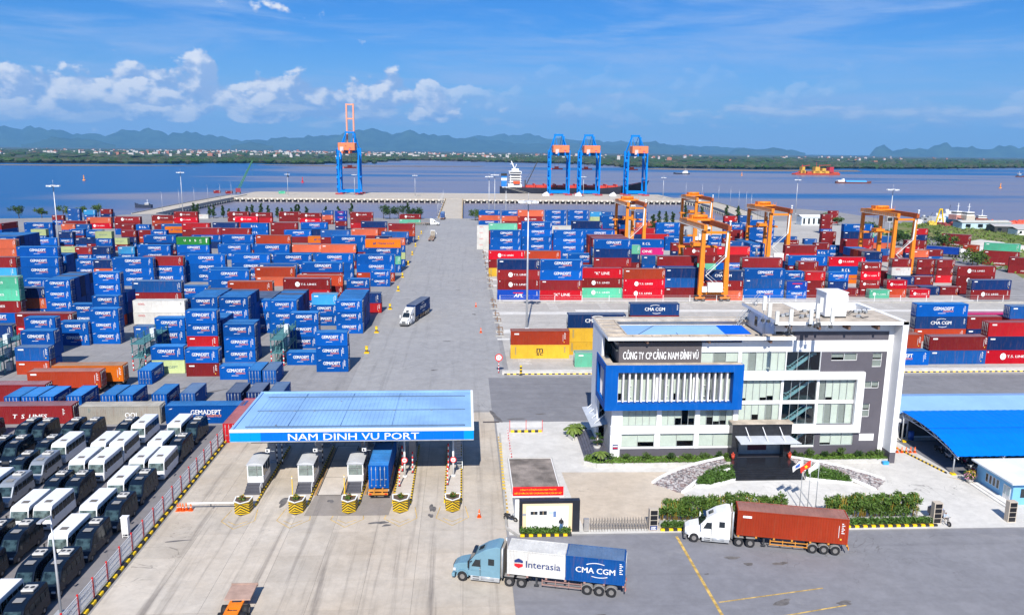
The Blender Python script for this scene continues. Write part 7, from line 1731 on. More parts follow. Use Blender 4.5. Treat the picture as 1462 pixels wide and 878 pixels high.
# ---- people
def person(label, loc, rz, joints, cloth):
    """one continuous figure grown over a skeleton; joints: name -> (x,y,z,radius)"""
    names = list(joints); E = [('pelvis', 'waist'), ('waist', 'chest'), ('chest', 'neck'), ('neck', 'head'), ('head', 'crown')]
    for s in 'lr': E += [('chest', 'sh' + s), ('sh' + s, 'el' + s), ('el' + s, 'wr' + s), ('wr' + s, 'fi' + s), ('pelvis', 'hi' + s), ('hi' + s, 'kn' + s), ('kn' + s, 'an' + s), ('an' + s, 'to' + s)]
    me = bpy.data.meshes.new('body'); me.from_pydata([joints[k][:3] for k in names], [(names.index(a), names.index(c)) for a, c in E], [])
    o = bpy.data.objects.new('person', me); COL.objects.link(o); md = o.modifiers.new('skin', 'SKIN'); md.use_smooth_shade = True
    for i, k in enumerate(names): r_ = joints[k][3]; me.skin_vertices[0].data[i].radius = (r_, r_)
    me.skin_vertices[0].data[0].use_root = True
    o.modifiers.new('sub', 'SUBSURF').levels = 1; o.modifiers['sub'].render_levels = 1
    dg = bpy.context.evaluated_depsgraph_get(); m2 = bpy.data.meshes.new_from_object(o.evaluated_get(dg)); o.modifiers.clear(); o.data = m2
    for m_ in cloth: m2.materials.append(m_)
    zw = joints['waist'][2]; zn = joints['neck'][2]; hd = Vector(joints['head'][:3])
    for p in m2.polygons:
        c = p.center; near = lambda k, r_: (c - Vector(joints[k][:3])).length < r_
        if (c - hd).length < .14 or near('neck', .07): p.material_index = 3 if (c.z > hd.z + .03 or c.y > hd.y + .04) else 0
        elif near('fil', .1) or near('fir', .1) or near('wrl', .06) or near('wrr', .06): p.material_index = 0
        elif near('tol', .14) or near('tor', .14): p.material_index = 4
        else:
            legs = min((c - Vector(joints[k][:3])).length for k in ('knl', 'knr', 'anl', 'anr', 'hil', 'hir', 'pelvis')); tops = min((c - Vector(joints[k][:3])).length for k in ('chest', 'waist', 'shl', 'shr', 'ell', 'elr', 'wrl', 'wrr')); p.material_index = 2 if legs < tops else 1
    o.location = loc; o.rotation_euler = (0, 0, rz); return tag(o, label, 'person')
SKIN = mat('skin', (.42, .25, .17), .6, var=0); HAIR = mat('hair', (.02, .016, .014), .6); SHOE = mat('shoe', (.05, .045, .04), .6)
stand = dict(pelvis=(0, 0, .92, .15), waist=(0, 0, 1.08, .13), chest=(0, .0, 1.32, .16), neck=(0, -.01, 1.47, .06), head=(0, -.03, 1.58, .095), crown=(0, -.02, 1.66, .085), shl=(-.19, 0, 1.38, .07), shr=(.19, 0, 1.38, .07), ell=(-.24, .02, 1.12, .05), elr=(.24, -.04, 1.12, .05), wrl=(-.22, -.12, .9, .036), wrr=(.2, -.26, 1.05, .036), fil=(-.21, -.17, .82, .028), fir=(.16, -.34, 1.07, .028), hil=(-.1, 0, .86, .1), hir=(.1, 0, .86, .1), knl=(-.11, -.02, .48, .068), knr=(.12, .03, .48, .068), anl=(-.11, .03, .08, .045), anr=(.13, .08, .08, .045), tol=(-.12, -.12, .04, .042), tor=(.15, -.08, .04, .042))
person('person in a black top and blue trousers standing at the guard house wall', (10.85, 83.15, .23), R(178), stand, [SKIN, mat('cloth_black', (.02, .02, .022), .8), mat('cloth_blue', (.08, .18, .36), .8), HAIR, SHOE])
ride_ = dict(stand); ride_.update(pelvis=(0, .1, .78, .15), waist=(0, .05, .93, .13), chest=(0, -.06, 1.16, .16), neck=(0, -.12, 1.3, .06), head=(0, -.17, 1.41, .1), crown=(0, -.16, 1.5, .09), shl=(-.19, -.08, 1.22, .07), shr=(.19, -.08, 1.22, .07), ell=(-.27, -.28, 1.03, .05), elr=(.27, -.28, 1.03, .05), wrl=(-.28, -.5, 1.0, .036), wrr=(.28, -.5, 1.0, .036), fil=(-.26, -.58, 1.0, .03), fir=(.26, -.58, 1.0, .03), hil=(-.11, .05, .74, .1), hir=(.11, .05, .74, .1), knl=(-.17, -.35, .66, .068), knr=(.17, -.35, .66, .068), anl=(-.17, -.28, .26, .045), anr=(.17, -.28, .26, .045), tol=(-.18, -.42, .2, .042), tor=(.18, -.42, .2, .042))
TRI = (56.1, 84.35, .014)
person('person in a pale blue shirt riding the cargo tricycle at the gate', (TRI[0], TRI[1] - .45, TRI[2]), R(8), ride_, [SKIN, mat('cloth_pale_blue', (.42, .52, .66), .8), mat('cloth_beige', (.4, .34, .28), .8), HAIR, SHOE])
t = thing('cargo_tricycle', 'cargo tricycle with red and grey box leaving the gate', 'tricycle', TRI, R(8)); mb = MB(); mb.bar((0, -1.15, .45), (0, -.95, 1.0), .05); mb.bar((0, -1.0, .9), (0, .2, .5), .06); mb.bar((-.33, -.98, 1.02), (.33, -.98, 1.02), .035); mb.box(-.12, -.55, .62, .12, .0, .74); mb.box(-.5, .1, .42, .5, 1.7, .5); mb.build('frame', DARK, t)
mb = MB(); mb.box(-.62, .35, .5, .62, 1.75, 1.25); mb.build('cargo_box', mat('cart_grey', (.22, .20, .20), .7), t); mb = MB(); mb.box(.63, .4, .55, .66, 1.7, 1.2); mb.build('red_panel', MK_R, t); mb = MB(); mb.box(-.5, .5, 1.25, .5, 1.6, 1.4); mb.build('bundle', mat('bundle_blue', (.12, .22, .5), .7), t)
for x, y in ((0, -1.2), (-.58, 1.1), (.58, 1.1)): wheel(t, x, y, .3, .1)
# ---- motorbikes
def make_moto(m):
    t = thing('motorbike', '', 'motorbike'); mb = MB(); mb.prism([(-.55, .55), (-.35, .78), (-.1, .62), (.15, .72), (.75, .82), (.85, .68), (.4, .45), (-.1, .32), (-.4, .4)], 'x', -.14, .14); mb.build('body', m, t, .03); mb = MB(); mb.box(-.13, .0, .74, .13, .75, .84); mb.build('seat', BLACK, t, .03)
    mb = MB(); mb.bar((0, -.62, .3), (0, -.42, .95), .06); mb.bar((-.33, -.4, .98), (.33, -.4, .98), .04); mb.bar((-.3, -.4, .98), (-.34, -.44, 1.15), .03); mb.bar((.3, -.4, .98), (.34, -.44, 1.15), .03); mb.build('fork', STEEL, t); mb = MB(); mb.box(-.1, -.58, .82, .1, -.46, 1.0); mb.build('headlight', LAMP, t)
    wheel(t, 0, -.65, .28, .1); wheel(t, 0, .62, .28, .12); return t
mpro = [make_moto(m) for m in (mat('moto_black', (.03, .03, .035), .3), mat('moto_red', (.30, .03, .05), .3), mat('moto_blue', (.05, .09, .22), .3), mat('moto_white', (.55, .55, .55), .3))]
spots = [(G(px, py), i) for i, (px, py) in enumerate([(1384, 672), (1391, 676), (1398, 677), (1405, 676), (1412, 674), (1355, 655), (1363, 657), (1370, 659), (1377, 662), (1388, 660), (1396, 661), (1404, 661), (1412, 662), (1420, 662), (1340, 645), (1347, 647), (1384, 650), (1394, 650), (1404, 650), (1414, 650), (1424, 650), (1434, 652)])]
used = set()
for p, i in spots:
    k = rnd.choice([0, 0, 1, 2, 3]); o = mpro[k] if k not in used else copy_tree(mpro[k]); used.add(k)
    o.location = (p.x, p.y, .014); o.rotation_euler = (0, R(-8), R(rnd.uniform(-12, 12)) + math.pi * (i % 2) * 0); row = 'front' if i < 5 else ('second' if i < 14 else 'back')
    tag(o, f"{['black', 'red', 'blue', 'white'][k]} motorbike in the {row} row under the blue shelter, {ordw(i if i < 5 else (i - 5 if i < 14 else i - 14))} from left", 'motorbike', 'parked motorbikes under the shelter')
for k in range(4):
    if k not in used: o = mpro[k]; p = G(1440 + 6 * k, 655); o.location = (p.x, p.y, .014); tag(o, f"{['black', 'red', 'blue', 'white'][k]} motorbike at the far end under the shelter", 'motorbike', 'parked motorbikes under the shelter')
o = copy_tree(mpro[0]); o.location = (5.35, 86.6, .014); o.rotation_euler = (0, R(-8), R(60)); tag(o, 'motorbike parked by the left wall of the guard house', 'motorbike')
# ---- curved blue shelter, low wing, light blue house
sh = thing('bike_shelter', 'motorbike shelter with a curved blue sheet roof on white trusses', 'shelter', (0, 0, 0)); SHB = mat('shelter_blue', lin(0, 122, 232, .85), .5, spec=.15, var=.06, scale=.4)
prof = [(110.8, 4.75), (108.2, 4.70), (105.2, 4.55), (102.2, 4.2), (99.4, 3.55), (97.3, 2.9)]
xs = [65.4 + i * .55 for i in range(63)]
prof2 = [(y - .0, z) for y, z in prof]
def shx(y): return 65.2 + (110.8 - y) * .035
mb = MB()
rows = [[(x + (110.8 - y) * .03, y, z + (.05 if i % 2 else 0)) for i, x in enumerate(xs)] for y, z in prof]; mb.grid(rows); mb.grid([[(p[0], p[1], p[2] - .04) for p in r_] for r_ in rows[::-1]]); mb.build('roof_sheet', SHB, sh)
mb = MB(); mb.bar((65.4, 104.0, 4.48), (100, 104.0, 4.48), .1, .02); mb.build('roof_seam', mat('seam_blue', lin(0, 84, 180), .5), sh)
for x in (65.6, 72.0, 79.0, 86.0):
    mb = MB(); top = [(x + (110.8 - y) * .03, y, z - .12) for y, z in prof]; bot = [(p[0], p[1], p[2] - .75 + .45 * k / 5) for k, p in enumerate(top)]
    for a, c in zip(top[:-1], top[1:]): mb.bar(a, c, .09)
    for a, c in zip(bot[:-1], bot[1:]): mb.bar(a, c, .08)
    for k in range(5):
        a = Vector(top[k]); c = Vector(top[k + 1]); d = Vector(bot[k]); e = Vector(bot[k + 1]); mb.bar(a, d, .05); mb.bar(d, a.lerp(c, .5), .05); mb.bar(a.lerp(c, .5), e, .05)
    mb.build('truss', BW, sh)
    for y, zt_ in ((98.1, 3.0), (110.4, 4.5)): mb = MB(); mb.cyl((x + (110.8 - y) * .03, y, .02), (x + (110.8 - y) * .03, y, zt_), .1, n=10); mb.build('post', STEEL, sh); mb = MB(); mb.box(x + .1, y - .3, .015, x + .7, y + .3, .22); mb.build('post_footing', YELLOW, sh)
sheet('shelter_floor', [(65.0, 111.0), (66.2, 98.0), (98, 96.8), (98, 111.0)], .018, ground_mat('shelter_asphalt', (.17, .17, .185, 1), (.21, .21, .22, 1), stain=.2))
t = thing('chain_kerb', 'black and yellow kerb rail beside the motorbike shelter', 'kerb', (0, 0, 0)); kb = [MB(), MB()]
for i in range(30): a = Vector((63.2, 108.6, .12)).lerp(Vector((65.3, 98.4, .12)), i / 30); c = Vector((63.2, 108.6, .12)).lerp(Vector((65.3, 98.4, .12)), (i + 1) / 30); kb[i % 2].bar(a, c, .14, .2)
for q_, m_ in zip(kb, CHEV): q_.build('kerb_stripe', m_, t)['kind'] = 'stuff'
wing = thing('annex_building', 'low white annex with pale blue sheet roof behind the motorbike shelter', 'building', (0, 0, 0)); mb = MB(); mb.box(65.4, 112.2, 0, 110, 119.0, 3.7); mb.build('wall', BW, wing); mb = MB(); mb.face([(64.9, 111.0, 4.3), (111, 111.0, 4.3), (111, 116.4, 5.3), (64.9, 116.4, 5.3)]); mb.face([(64.9, 116.4, 5.3), (111, 116.4, 5.3), (111, 120, 4.5), (64.9, 120, 4.5)]); mb.face([(64.9, 111, 4.25), (64.9, 116.4, 5.25), (64.9, 120, 4.45)]); mb.build('roof', RSH, wing)
mb = MB(); mb.box(66.2, 112.13, .1, 67.2, 112.2, 2.3); mb.build('door', GLASS_D, wing); mb = MB(); mb.box(67.5, 112.13, .3, 71.6, 112.2, 2.8); mb.build('opening', mat('room_dark', (.06, .065, .07), .9), wing); mb = MB(); mb.box(62.9, 110.0, 3.3, 65.0, 113.0, 3.7); mb.box(63.1, 110.2, 0, 63.4, 110.5, 3.3); mb.box(63.1, 112.5, 0, 63.4, 112.8, 3.3); mb.build('porch', BW, wing)
for i in range(7): mb = MB(); mb.box(72.4 + i * 4.2, 112.13, 1.0, 74.6 + i * 4.2, 112.2, 2.4); mb.build('window', GLASS_D, wing)
t = thing('water_barrel', 'blue barrel by the annex door', 'barrel', (67.6, 111.4, .02)); mb = MB(); mb.cyl((0, 0, 0), (0, 0, 1.2), .42, n=16); mb.build('body', mat('barrel_blue', (.03, .12, .5), .5), t); mb = MB(); mb.cyl((0, 0, 1.2), (0, 0, 1.26), .44, n=16); mb.cyl((0, 0, .6), (0, 0, .64), .435, n=16); mb.build('lid', mat('barrel_blue', (.03, .12, .5), .5), t)
t = thing('blue_bin', 'small light blue bin at the foot of the office end fin', 'bin', (58.6, 101.9, .014)); mb = MB(); mb.box(-.4, -.25, 0, .4, .25, .35); mb.build('body', mat('bin_blue', lin(60, 160, 220), .5), t, .05); mb = MB(); mb.box(-.42, -.27, .35, .42, .27, .42); mb.build('lid', mat('bin_blue', lin(60, 160, 220), .5), t)
hs = thing('blue_house', 'light blue house with flat white roof at the right edge', 'building', (67.2, 88.6, 0)); HBL = mat('house_blue', lin(126, 190, 236, .85), .6, var=.05); mb = MB(); mb.box(.4, 0, .01, 9, 7.0, 2.9); mb.build('wall', HBL, hs); mb = MB(); mb.box(-.3, -.7, 2.9, 9.5, 7.4, 3.1); mb.build('roof', mat('house_roof', (.72, .75, .78), .6, var=.12, scale=.3), hs)
for i, (y, w) in enumerate(((4.9, .55), (4.2, .55), (3.5, .55), (2.8, .55))): mb = MB(); mb.box(.36, y - w / 2, .95, .4, y + w / 2, 2.1); mb.box(.34, y - .2, 1.0, .361, y + .2, 2.05, 1); mb.build('window', [WHITE, GLASS_D], hs)
for y in (1.4, .7): mb = MB(); mb.box(.36, y - .32, .2, .4, y + .32, 2.1); mb.box(.34, y - .22, .9, .361, y + .22, 2.0, 1); mb.build('door', [WHITE, mat('pale_glass', (.4, .5, .52), .2)], hs)
for x in (1.4, 2.8, 4.2): mb = MB(); mb.box(x, -.04, .95, x + .9, .0, 2.1); mb.build('window', GLASS_D, hs)
mb = MB(); mb.box(-.9, -.9, .012, .38, 6.4, .16); mb.box(-.5, -.5, .16, .38, 6.2, .3); mb.build('step', mat('step_white', (.72, .70, .66), .7), hs)
t = thing('flower_pot', 'big pot of pink and yellow flowers at the corner of the light blue house', 'plant', (66.6, 95.4, .02)); mb = MB(); mb.cyl((0, 0, 0), (0, 0, .5), .35, .45, 12); mb.build('pot', CONC, t); mb = MB(); mb.leaves(0, 0, 1.1, .8, .8, .7, 200, .16, rg); mb.build('foliage', LEAF, t); mb = MB(); mb.leaves(-.1, -.2, 1.0, .85, .8, .6, 120, .11, rg); mb.build('pink_bloom', mat('bloom_pink', lin(220, 150, 180), .7), t)['kind'] = 'stuff'; mb = MB(); mb.leaves(.1, -.1, 1.4, .7, .7, .5, 90, .11, rg); mb.build('yellow_bloom', mat('bloom_yellow', lin(220, 180, 60), .7), t)['kind'] = 'stuff'

# ================================================================== YARD EQUIPMENT
RTO = mat('crane_orange', lin(240, 138, 28, .85), .5, var=.12, scale=.3, streak=.3, streakc=(.30, .12, .05, 1)); RTD = mat('crane_rust_orange', lin(190, 92, 30, .8), .6, var=.2)
def make_rtg():
    t = thing('gantry_crane', '', 'gantry crane'); S = 23.4; Ht = 20.6
    for y in (0, S):
        for x in (-3.7, 3.7):
            mb = MB(); mb.bar((x, y, 1.8), (x * .93, y, Ht), .85, .75) if False else mb.prism([(x - .72, 1.9), (x + .72, 1.9), (x * .96 + .5, Ht), (x * .96 - .5, Ht)], 'y', y - .55, y + .55); mb.build('leg', RTO, t)
            mb = MB(); mb.box(x - 1.5, y - .45, .75, x + 1.5, y + .45, 1.25); mb.box(x - .3, y - .5, 1.2, x + .3, y + .5, 2.0); mb.build('bogie', RTO, t)
            for dx in (-1.0, 1.0): wheel(t, x + dx, y, .72, .5, axle='y')
        mb = MB(); mb.box(-3.3, y - .35, 2.0, 3.3, y + .35, 2.8); mb.build('sill_beam', RTO, t)
        mb = MB(); mb.box(-3.4, y - .28, Ht - 1.0, 3.4, y + .28, Ht - .3); mb.build('end_tie', RTO, t)
    for x in (-3.5, 3.5): mb = MB(); mb.box(x - .5, -1.6, Ht, x + .5, S + 1.6, Ht + 1.6); mb.build('girder', RTD if x > 0 else RTO, t)
    wk = MB(); wk.box(-5.0, -1.6, Ht + .2, -3.9, S + 1.6, Ht + .28)
    for i in range(20): yy = -1.5 + i * 1.38; wk.bar((-5.0, yy, Ht + .25), (-5.0, yy, Ht + 1.3), .06)
    wk.bar((-5.0, -1.6, Ht + 1.3), (-5.0, S + 1.6, Ht + 1.3), .06); wk.bar((-5.0, -1.6, Ht + .8), (-5.0, S + 1.6, Ht + .8), .05); wk.build('walkway', mat('walkway_grey', (.40, .40, .40), .6), t)
    tr = MB(); y0 = 15.5; tr.box(-4.2, y0, Ht + 1.36, 4.2, y0 + 5.5, Ht + 1.9); tr.box(-2.6, y0 + .8, Ht + 1.9, 2.2, y0 + 4.4, Ht + 3.0); tr.cyl((-2.2, y0 + 1.0, Ht + 2.6), (2.2, y0 + 1.0, Ht + 2.6), .6, n=12); tro = tr.build('trolley', RTO, t)
    for i in range(9): mb = MB(); mb.bar((-4.2 + i * 1.05, y0, Ht + 1.9), (-4.2 + i * 1.05, y0, Ht + 3.0), .08); mb.build('trolley_rail', RTO, tro)
    mb = MB(); mb.box(.6, y0 - 2.2, Ht - 2.6, 2.6, y0 - .2, Ht - .3); mb.build('cab', mat('crane_cab', (.62, .62, .60), .5), t); mb = MB(); mb.box(.7, y0 - 2.24, Ht - 2.4, 2.5, y0 - 2.2, Ht - 1.0); mb.build('cab_window', GLASS_D, t)
    mb = MB(); zs = Ht - 7.0; mb.box(-6.0, y0 + 1.5, zs, 6.0, y0 + 2.1, zs + .5); mb.box(-6.0, y0 + 3.2, zs, 6.0, y0 + 3.8, zs + .5); mb.box(-1.6, y0 + .8, zs + .5, 1.6, y0 + 4.5, zs + 1.5); mb.box(-6.1, y0 + 1.4, zs - .1, -5.7, y0 + 3.9, zs + .5); mb.box(5.7, y0 + 1.4, zs - .1, 6.1, y0 + 3.9, zs + .5); mb.build('spreader', RTO, t)
    mb = MB(); [mb.bar((x, y, zs + 1.5), (x, y, Ht + 1.5), .05) for x in (-1.4, 1.4) for y in (y0 + 1.2, y0 + 4.0)]; mb.build('hoist_rope', DARK, t)
    st = MB(); st.bar((3.0, -.8, 3.0), (-2.6, -.8, 7.6), .6, .12); st.bar((-2.6, -.8, 7.6), (3.0, -.8, 13.0), .6, .12); st.bar((3.0, -.8, 13.0), (3.3, -.8, Ht), .5, .1); st.bar((3.0, -1.1, 4.0), (-2.6, -1.1, 8.6), .06); st.bar((-2.6, -1.1, 8.6), (3.0, -1.1, 14.0), .06); st.build('stair', mat('stair_white_paint', (.70, .70, .68), .5), t)
    mb = MB(); mb.box(-1.9, -1.7, 2.9, 2.4, -.4, 5.6); mb.build('engine_house', WHITE, t, .04); mb = MB(); mb.box(-3.4, -1.3, 2.85, -2.1, -.4, 4.4); mb.build('switch_cabinet', WHITE, t)
    mb = MB(); mb.cyl((-4.6, 11.5, 4.6), (-4.1, 11.5, 4.6), 1.9, n=24); mb.cyl((-4.7, 11.5, 4.6), (-4.0, 11.5, 4.6), .5, n=12); mb.bar((-4.3, 11.5, 4.6), (-3.7, 0, 3.0), .18) if False else None; mb.bar((-4.35, 12.0, 4.6), (-3.7, S, 5.0), .2); mb.build('cable_reel', mat('reel_grey', (.30, .31, .32), .5, .3), t)
    mb = MB(); mb.cyl((3.5, -1.7, Ht + 1.35), (3.5, -1.7, Ht + 2.4), .2); mb.cyl((3.5, -1.7, Ht + 2.4), (3.5, -1.7, Ht + 2.9), .35); mb.build('beacon', WHITE, t)
    return t
rtg0 = make_rtg()
for i, (x, y, lab) in enumerate([(71.9, 224.7, 'orange gantry crane standing nearest, in the front row of the right yard'), (155.2, 273.5, 'orange gantry crane farthest right in the right yard'), (117.8, 293.0, 'orange gantry crane second from the right in the right yard'), (69.6, 322.5, 'orange gantry crane farthest left in the right yard'), (109.4, 362.0, 'orange gantry crane right behind the nearest one')]):
    o = rtg0 if i == 0 else copy_tree(rtg0); o.location = (x, y, .02); tag(o, lab, 'gantry crane', 'yard gantry cranes')
# quay cranes
QB = mat('quay_crane_blue', lin(0, 124, 214, .95), .6, spec=.1, var=.1, scale=.1); QO = mat('quay_house_orange', lin(240, 132, 84, .85), .6, var=.08, scale=.1); QP = mat('boom_pink_orange', lin(236, 160, 130, .85), .6, var=.1)
def make_sts(boom_up):
    t = thing('quay_crane', '', 'quay crane'); 
    for y in (0, 17):
        for x in (-9.2, 9.2): mb = MB(); mb.box(x - .85, y - .85, 1.6, x + .85, y + .85, 43); mb.build('leg', QB, t); mb = MB(); mb.box(x - 3.6, y - .8, .1, x + 3.6, y + .8, 1.6); mb.build('bogie', mat('bogie_red', (.34, .05, .06), .6), t)
        mb = MB(); mb.box(-8.2, y - .8, 2.2, 8.2, y + .8, 4.4); mb.build('sill_beam', QB, t); mb = MB(); mb.box(-8.2, y - .7, 38.5, 8.2, y + .7, 41); mb.build('portal_beam', QB, t)
    for x in (-9.2, 9.2): mb = MB(); mb.box(x - .6, 1, 14.0, x + .6, 16, 15.6); mb.bar((x, 1, 15), (x, 16, 37), .9); mb.build('side_brace', QB, t)
    zz = MB()
    for i in range(9): z = 2 + i * 4.4; zz.bar((-10.6, -1.6 if i % 2 else 1.8, z), (-10.6, 1.8 if i % 2 else -1.6, z + 4.2), 1.0, .25); zz.box(-11.2, -1.8, z + 4.1, -9.9, 1.9, z + 4.4)
    zz.build('stair_tower', QB, t)
    mb = MB(); mb.box(-7.6, -11, 40.8, 7.6, 3, 47.6); mb.build('machinery_house', QO, t, .3); mb = MB(); mb.box(-5.6, -12.6, 39.6, -2.4, -9.5, 44.0); mb.build('counter_cabin', mat('cabin_pink', (.66, .50, .46), .6), t)
    mb = MB(); mb.box(-.8, -11.06, 44.4, -.1, -11.0, 45.4); mb.box(2.4, -11.06, 42.4, 4.6, -11.0, 43.0); mb.build('house_marking', MK_R, t)
    for x in (-3.2, 3.2):
        mb = MB(); mb.box(x - .6, -16, 38.0, x + .6, 18, 40.5); mb.build('girder', QB if not boom_up else QO, t)
        mb = MB()
        if boom_up: mb.box(x - .7, 18.2, 40, x + .7, 20.4, 84)
        else: mb.box(x - .6, 18.2, 38.0, x + .6, 50, 40.2)
        mb.build('boom', QP if boom_up else QB, t)
    if boom_up: 
        for z in (46, 58, 70, 83): mb = MB(); mb.box(-3.2, 18.4, z - .5, 3.2, 20.2, z + .8); mb.build('boom_tie', QP, t)
    a = MB()
    for x in (-1, 1):
        a.bar((x * 8.0, 17, 43), (x * 3.6, 14, 57), 1.0); a.bar((x * 7.4, 0, 43), (x * 3.6, 13.5, 57), .7); a.bar((x * 3.2, -14, 40.5), (x * 3.2, 13.5, 57), .35)
        if not boom_up: a.bar((x * 3.2, 14.5, 57), (x * 3.2, 42, 40.5), .35)
    a.box(-4.4, 13, 56.6, 4.4, 15, 58.4); a.box(3.8, 12, 48, 5.6, 14.5, 56.4); a.build('apex_frame', QB, t)
    mb = MB(); mb.box(-6.2, 26, 24.2, 6.2, 27.4, 25.4) if not boom_up else mb.box(-6.2, 8, 24.2, 6.2, 9.4, 25.4); yy = 8.6 if boom_up else 26.6; mb.box(-2, yy - 1.6, 25.4, 2, yy + 1.6, 27.2); mb.build('spreader', mat('spreader_red', lin(226, 84, 50), .6), t); mb = MB(); [mb.bar((x, yy, 27), (x, yy, 39), .14) for x in (-1.8, 1.8)]; mb.build('hoist_rope', DARK, t)
    return t
s_up = make_sts(True); s_up.location = (-108.0, 764, .0); tag(s_up, 'blue quay crane with its orange boom raised, standing apart on the left', 'quay crane', 'quay cranes')
s_dn = make_sts(False)
for i, (x, y, lab) in enumerate([(91.5, 776, 'left one of the three blue quay cranes beside the ship'), (121.0, 776, 'middle one of the three blue quay cranes beside the ship'), (167.5, 778, 'right one of the three blue quay cranes, near the bow')]):
    o = s_dn if i == 0 else copy_tree(s_dn); o.location = (x, y, 0); tag(o, lab, 'quay crane', 'quay cranes')
# crane rails and small wharf gear
for y in (764, 781): sheet('crane_rail', rect(-200, y - .3, 190, y + .3), .012, mat('rail_rust', (.30, .12, .10), .7))
for i, (x, y) in enumerate([(82, 765), (113, 765), (146, 765)]):
    t = thing('quay_generator', f'white generator housing beside the quay cranes, {ordw(i)} from left', 'generator', (x - 5, y - 4, .01), 0, 'white housings on the wharf'); mb = MB(); mb.prism([(-3.2, 0), (3.2, 0), (3.2, 2.2), (1.0, 4.4), (-1.6, 3.0), (-3.2, 2.0)], 'y', -1.5, 1.5); mb.build('housing', WHITE, t); mb = MB(); mb.box(-3.3, -1.6, -.01, 3.3, 1.6, .3); mb.build('skid', DARK, t)
# ship
sp = thing('cargo_ship', 'black hulled cargo ship with white superstructure berthed behind the quay cranes', 'ship', (0, 824, WATER_Z)); HULL = mat('hull_black', (.022, .024, .038), .5, var=.2, scale=.1); HRED = mat('hull_red', (.28, .04, .03), .6)
secs = []; hb = MB()
ST = [(36, 3.0, 9.5), (40, 8.5, 9.4), (52, 10.5, 9.0), (90, 11, 8.6), (140, 11, 8.8), (165, 9, 11.0), (180, 5.5, 14.2), (190, .6, 16.6)]
for x, w, z in ST: secs.append([(x - (6 if x > 170 else 0) * (x - 165) / 25, -w * (.35 if x > 178 else .9), -2), (x - (6 if x > 170 else 0) * (x - 165) / 25, w * (.35 if x > 178 else .9), -2), (x, w, z), (x, -w, z)])
loft(secs).build('hull', HULL, sp)
mb = MB(); [mb.face([(a[0], -a[1] * .9, a[2] + .02), (c[0], -c[1] * .9, c[2] + .02), (c[0], c[1] * .9, c[2] + .02), (a[0], a[1] * .9, a[2] + .02)]) for a, c in zip(ST[:-1], ST[1:])]; mb.build('deck', HRED, sp)
for i in range(9): mb = MB(); x = 62 + i * 10.5; mb.box(x, -8.5, 8.7, x + 8.0, 8.5, 11.0); mb.box(x + 8.2, -9, 8.7, x + 9.8, 9, 12.4); mb.build('hatch_cover', mat('hatch_red', lin(196, 60, 40), .6, var=.2), sp)
mb = MB(); mb.box(44, -9.5, 9, 58, 9.5, 12); mb.box(46, -8.5, 12, 57, 8.5, 22.5); mb.box(45, -10.5, 22.5, 57.5, 10.5, 25); mb.box(48, -5, 25, 55, 5, 27.5); mb.build('superstructure', WHITE, sp)
for z in (13.2, 15.6, 18.0, 20.4): mb = MB(); mb.box(47, -8.7, z, 56, -8.5, z + 1.0); mb.build('window_row', GLASS_D, sp); mb = MB(); mb.box(44.6, -9.8, z - 1.2, 58, -9.4, z - .9); mb.build('deck_rail', WHITE, sp)
mb = MB(); mb.box(45.5, -10.6, 23.2, 57, -10.5, 24.4); mb.build('bridge_window', GLASS_D, sp)
mb = MB(); mb.box(37.5, -2.8, 9, 43, 2.8, 20); mb.build('funnel', mat('funnel_blue', lin(30, 120, 200), .5), sp); mb = MB(); mb.box(37.4, -2.9, 20, 43.1, 2.9, 22.5); mb.build('funnel_top', KBLACK, sp); mb = MB(); mb.box(37.4, -2.9, 15.5, 43.1, 2.9, 18); mb.build('funnel_band', WHITE, sp)
mb = MB(); mb.bar((51, 0, 27), (47.5, 0, 35), .9); mb.bar((51, 0, 27), (53, 0, 32), .5); mb.bar((46.5, 0, 32), (50, 0, 32), .4); mb.build('mast', WHITE, sp); mb = MB(); mb.prism([(49.5, 12.5), (55.5, 12.5), (56, 15.2), (49, 15.2)], 'y', -11.5, -9.6); mb.build('lifeboat', mat('lifeboat_orange', lin(220, 80, 30), .5), sp)
mb = MB(); mb.bar((62, 0, 9), (74, 0, 34), .9); mb.bar((62, 0, 9), (62, 0, 16), 1.2); mb.bar((62, 0, 16), (74, 0, 34), .2); mb.build('deck_crane', DARK, sp)
t = thing('mooring_line', 'mooring rope from the ship stern to the wharf', 'rope', (0, 0, 0)); mb = MB(); mb.bar((40, 815, 6), (62, 804, .3), .25); mb.bar((44, 815, 6), (66, 804, .3), .2); mb.build('rope', mat('rope', (.4, .38, .33), .8), t)['kind'] = 'stuff'
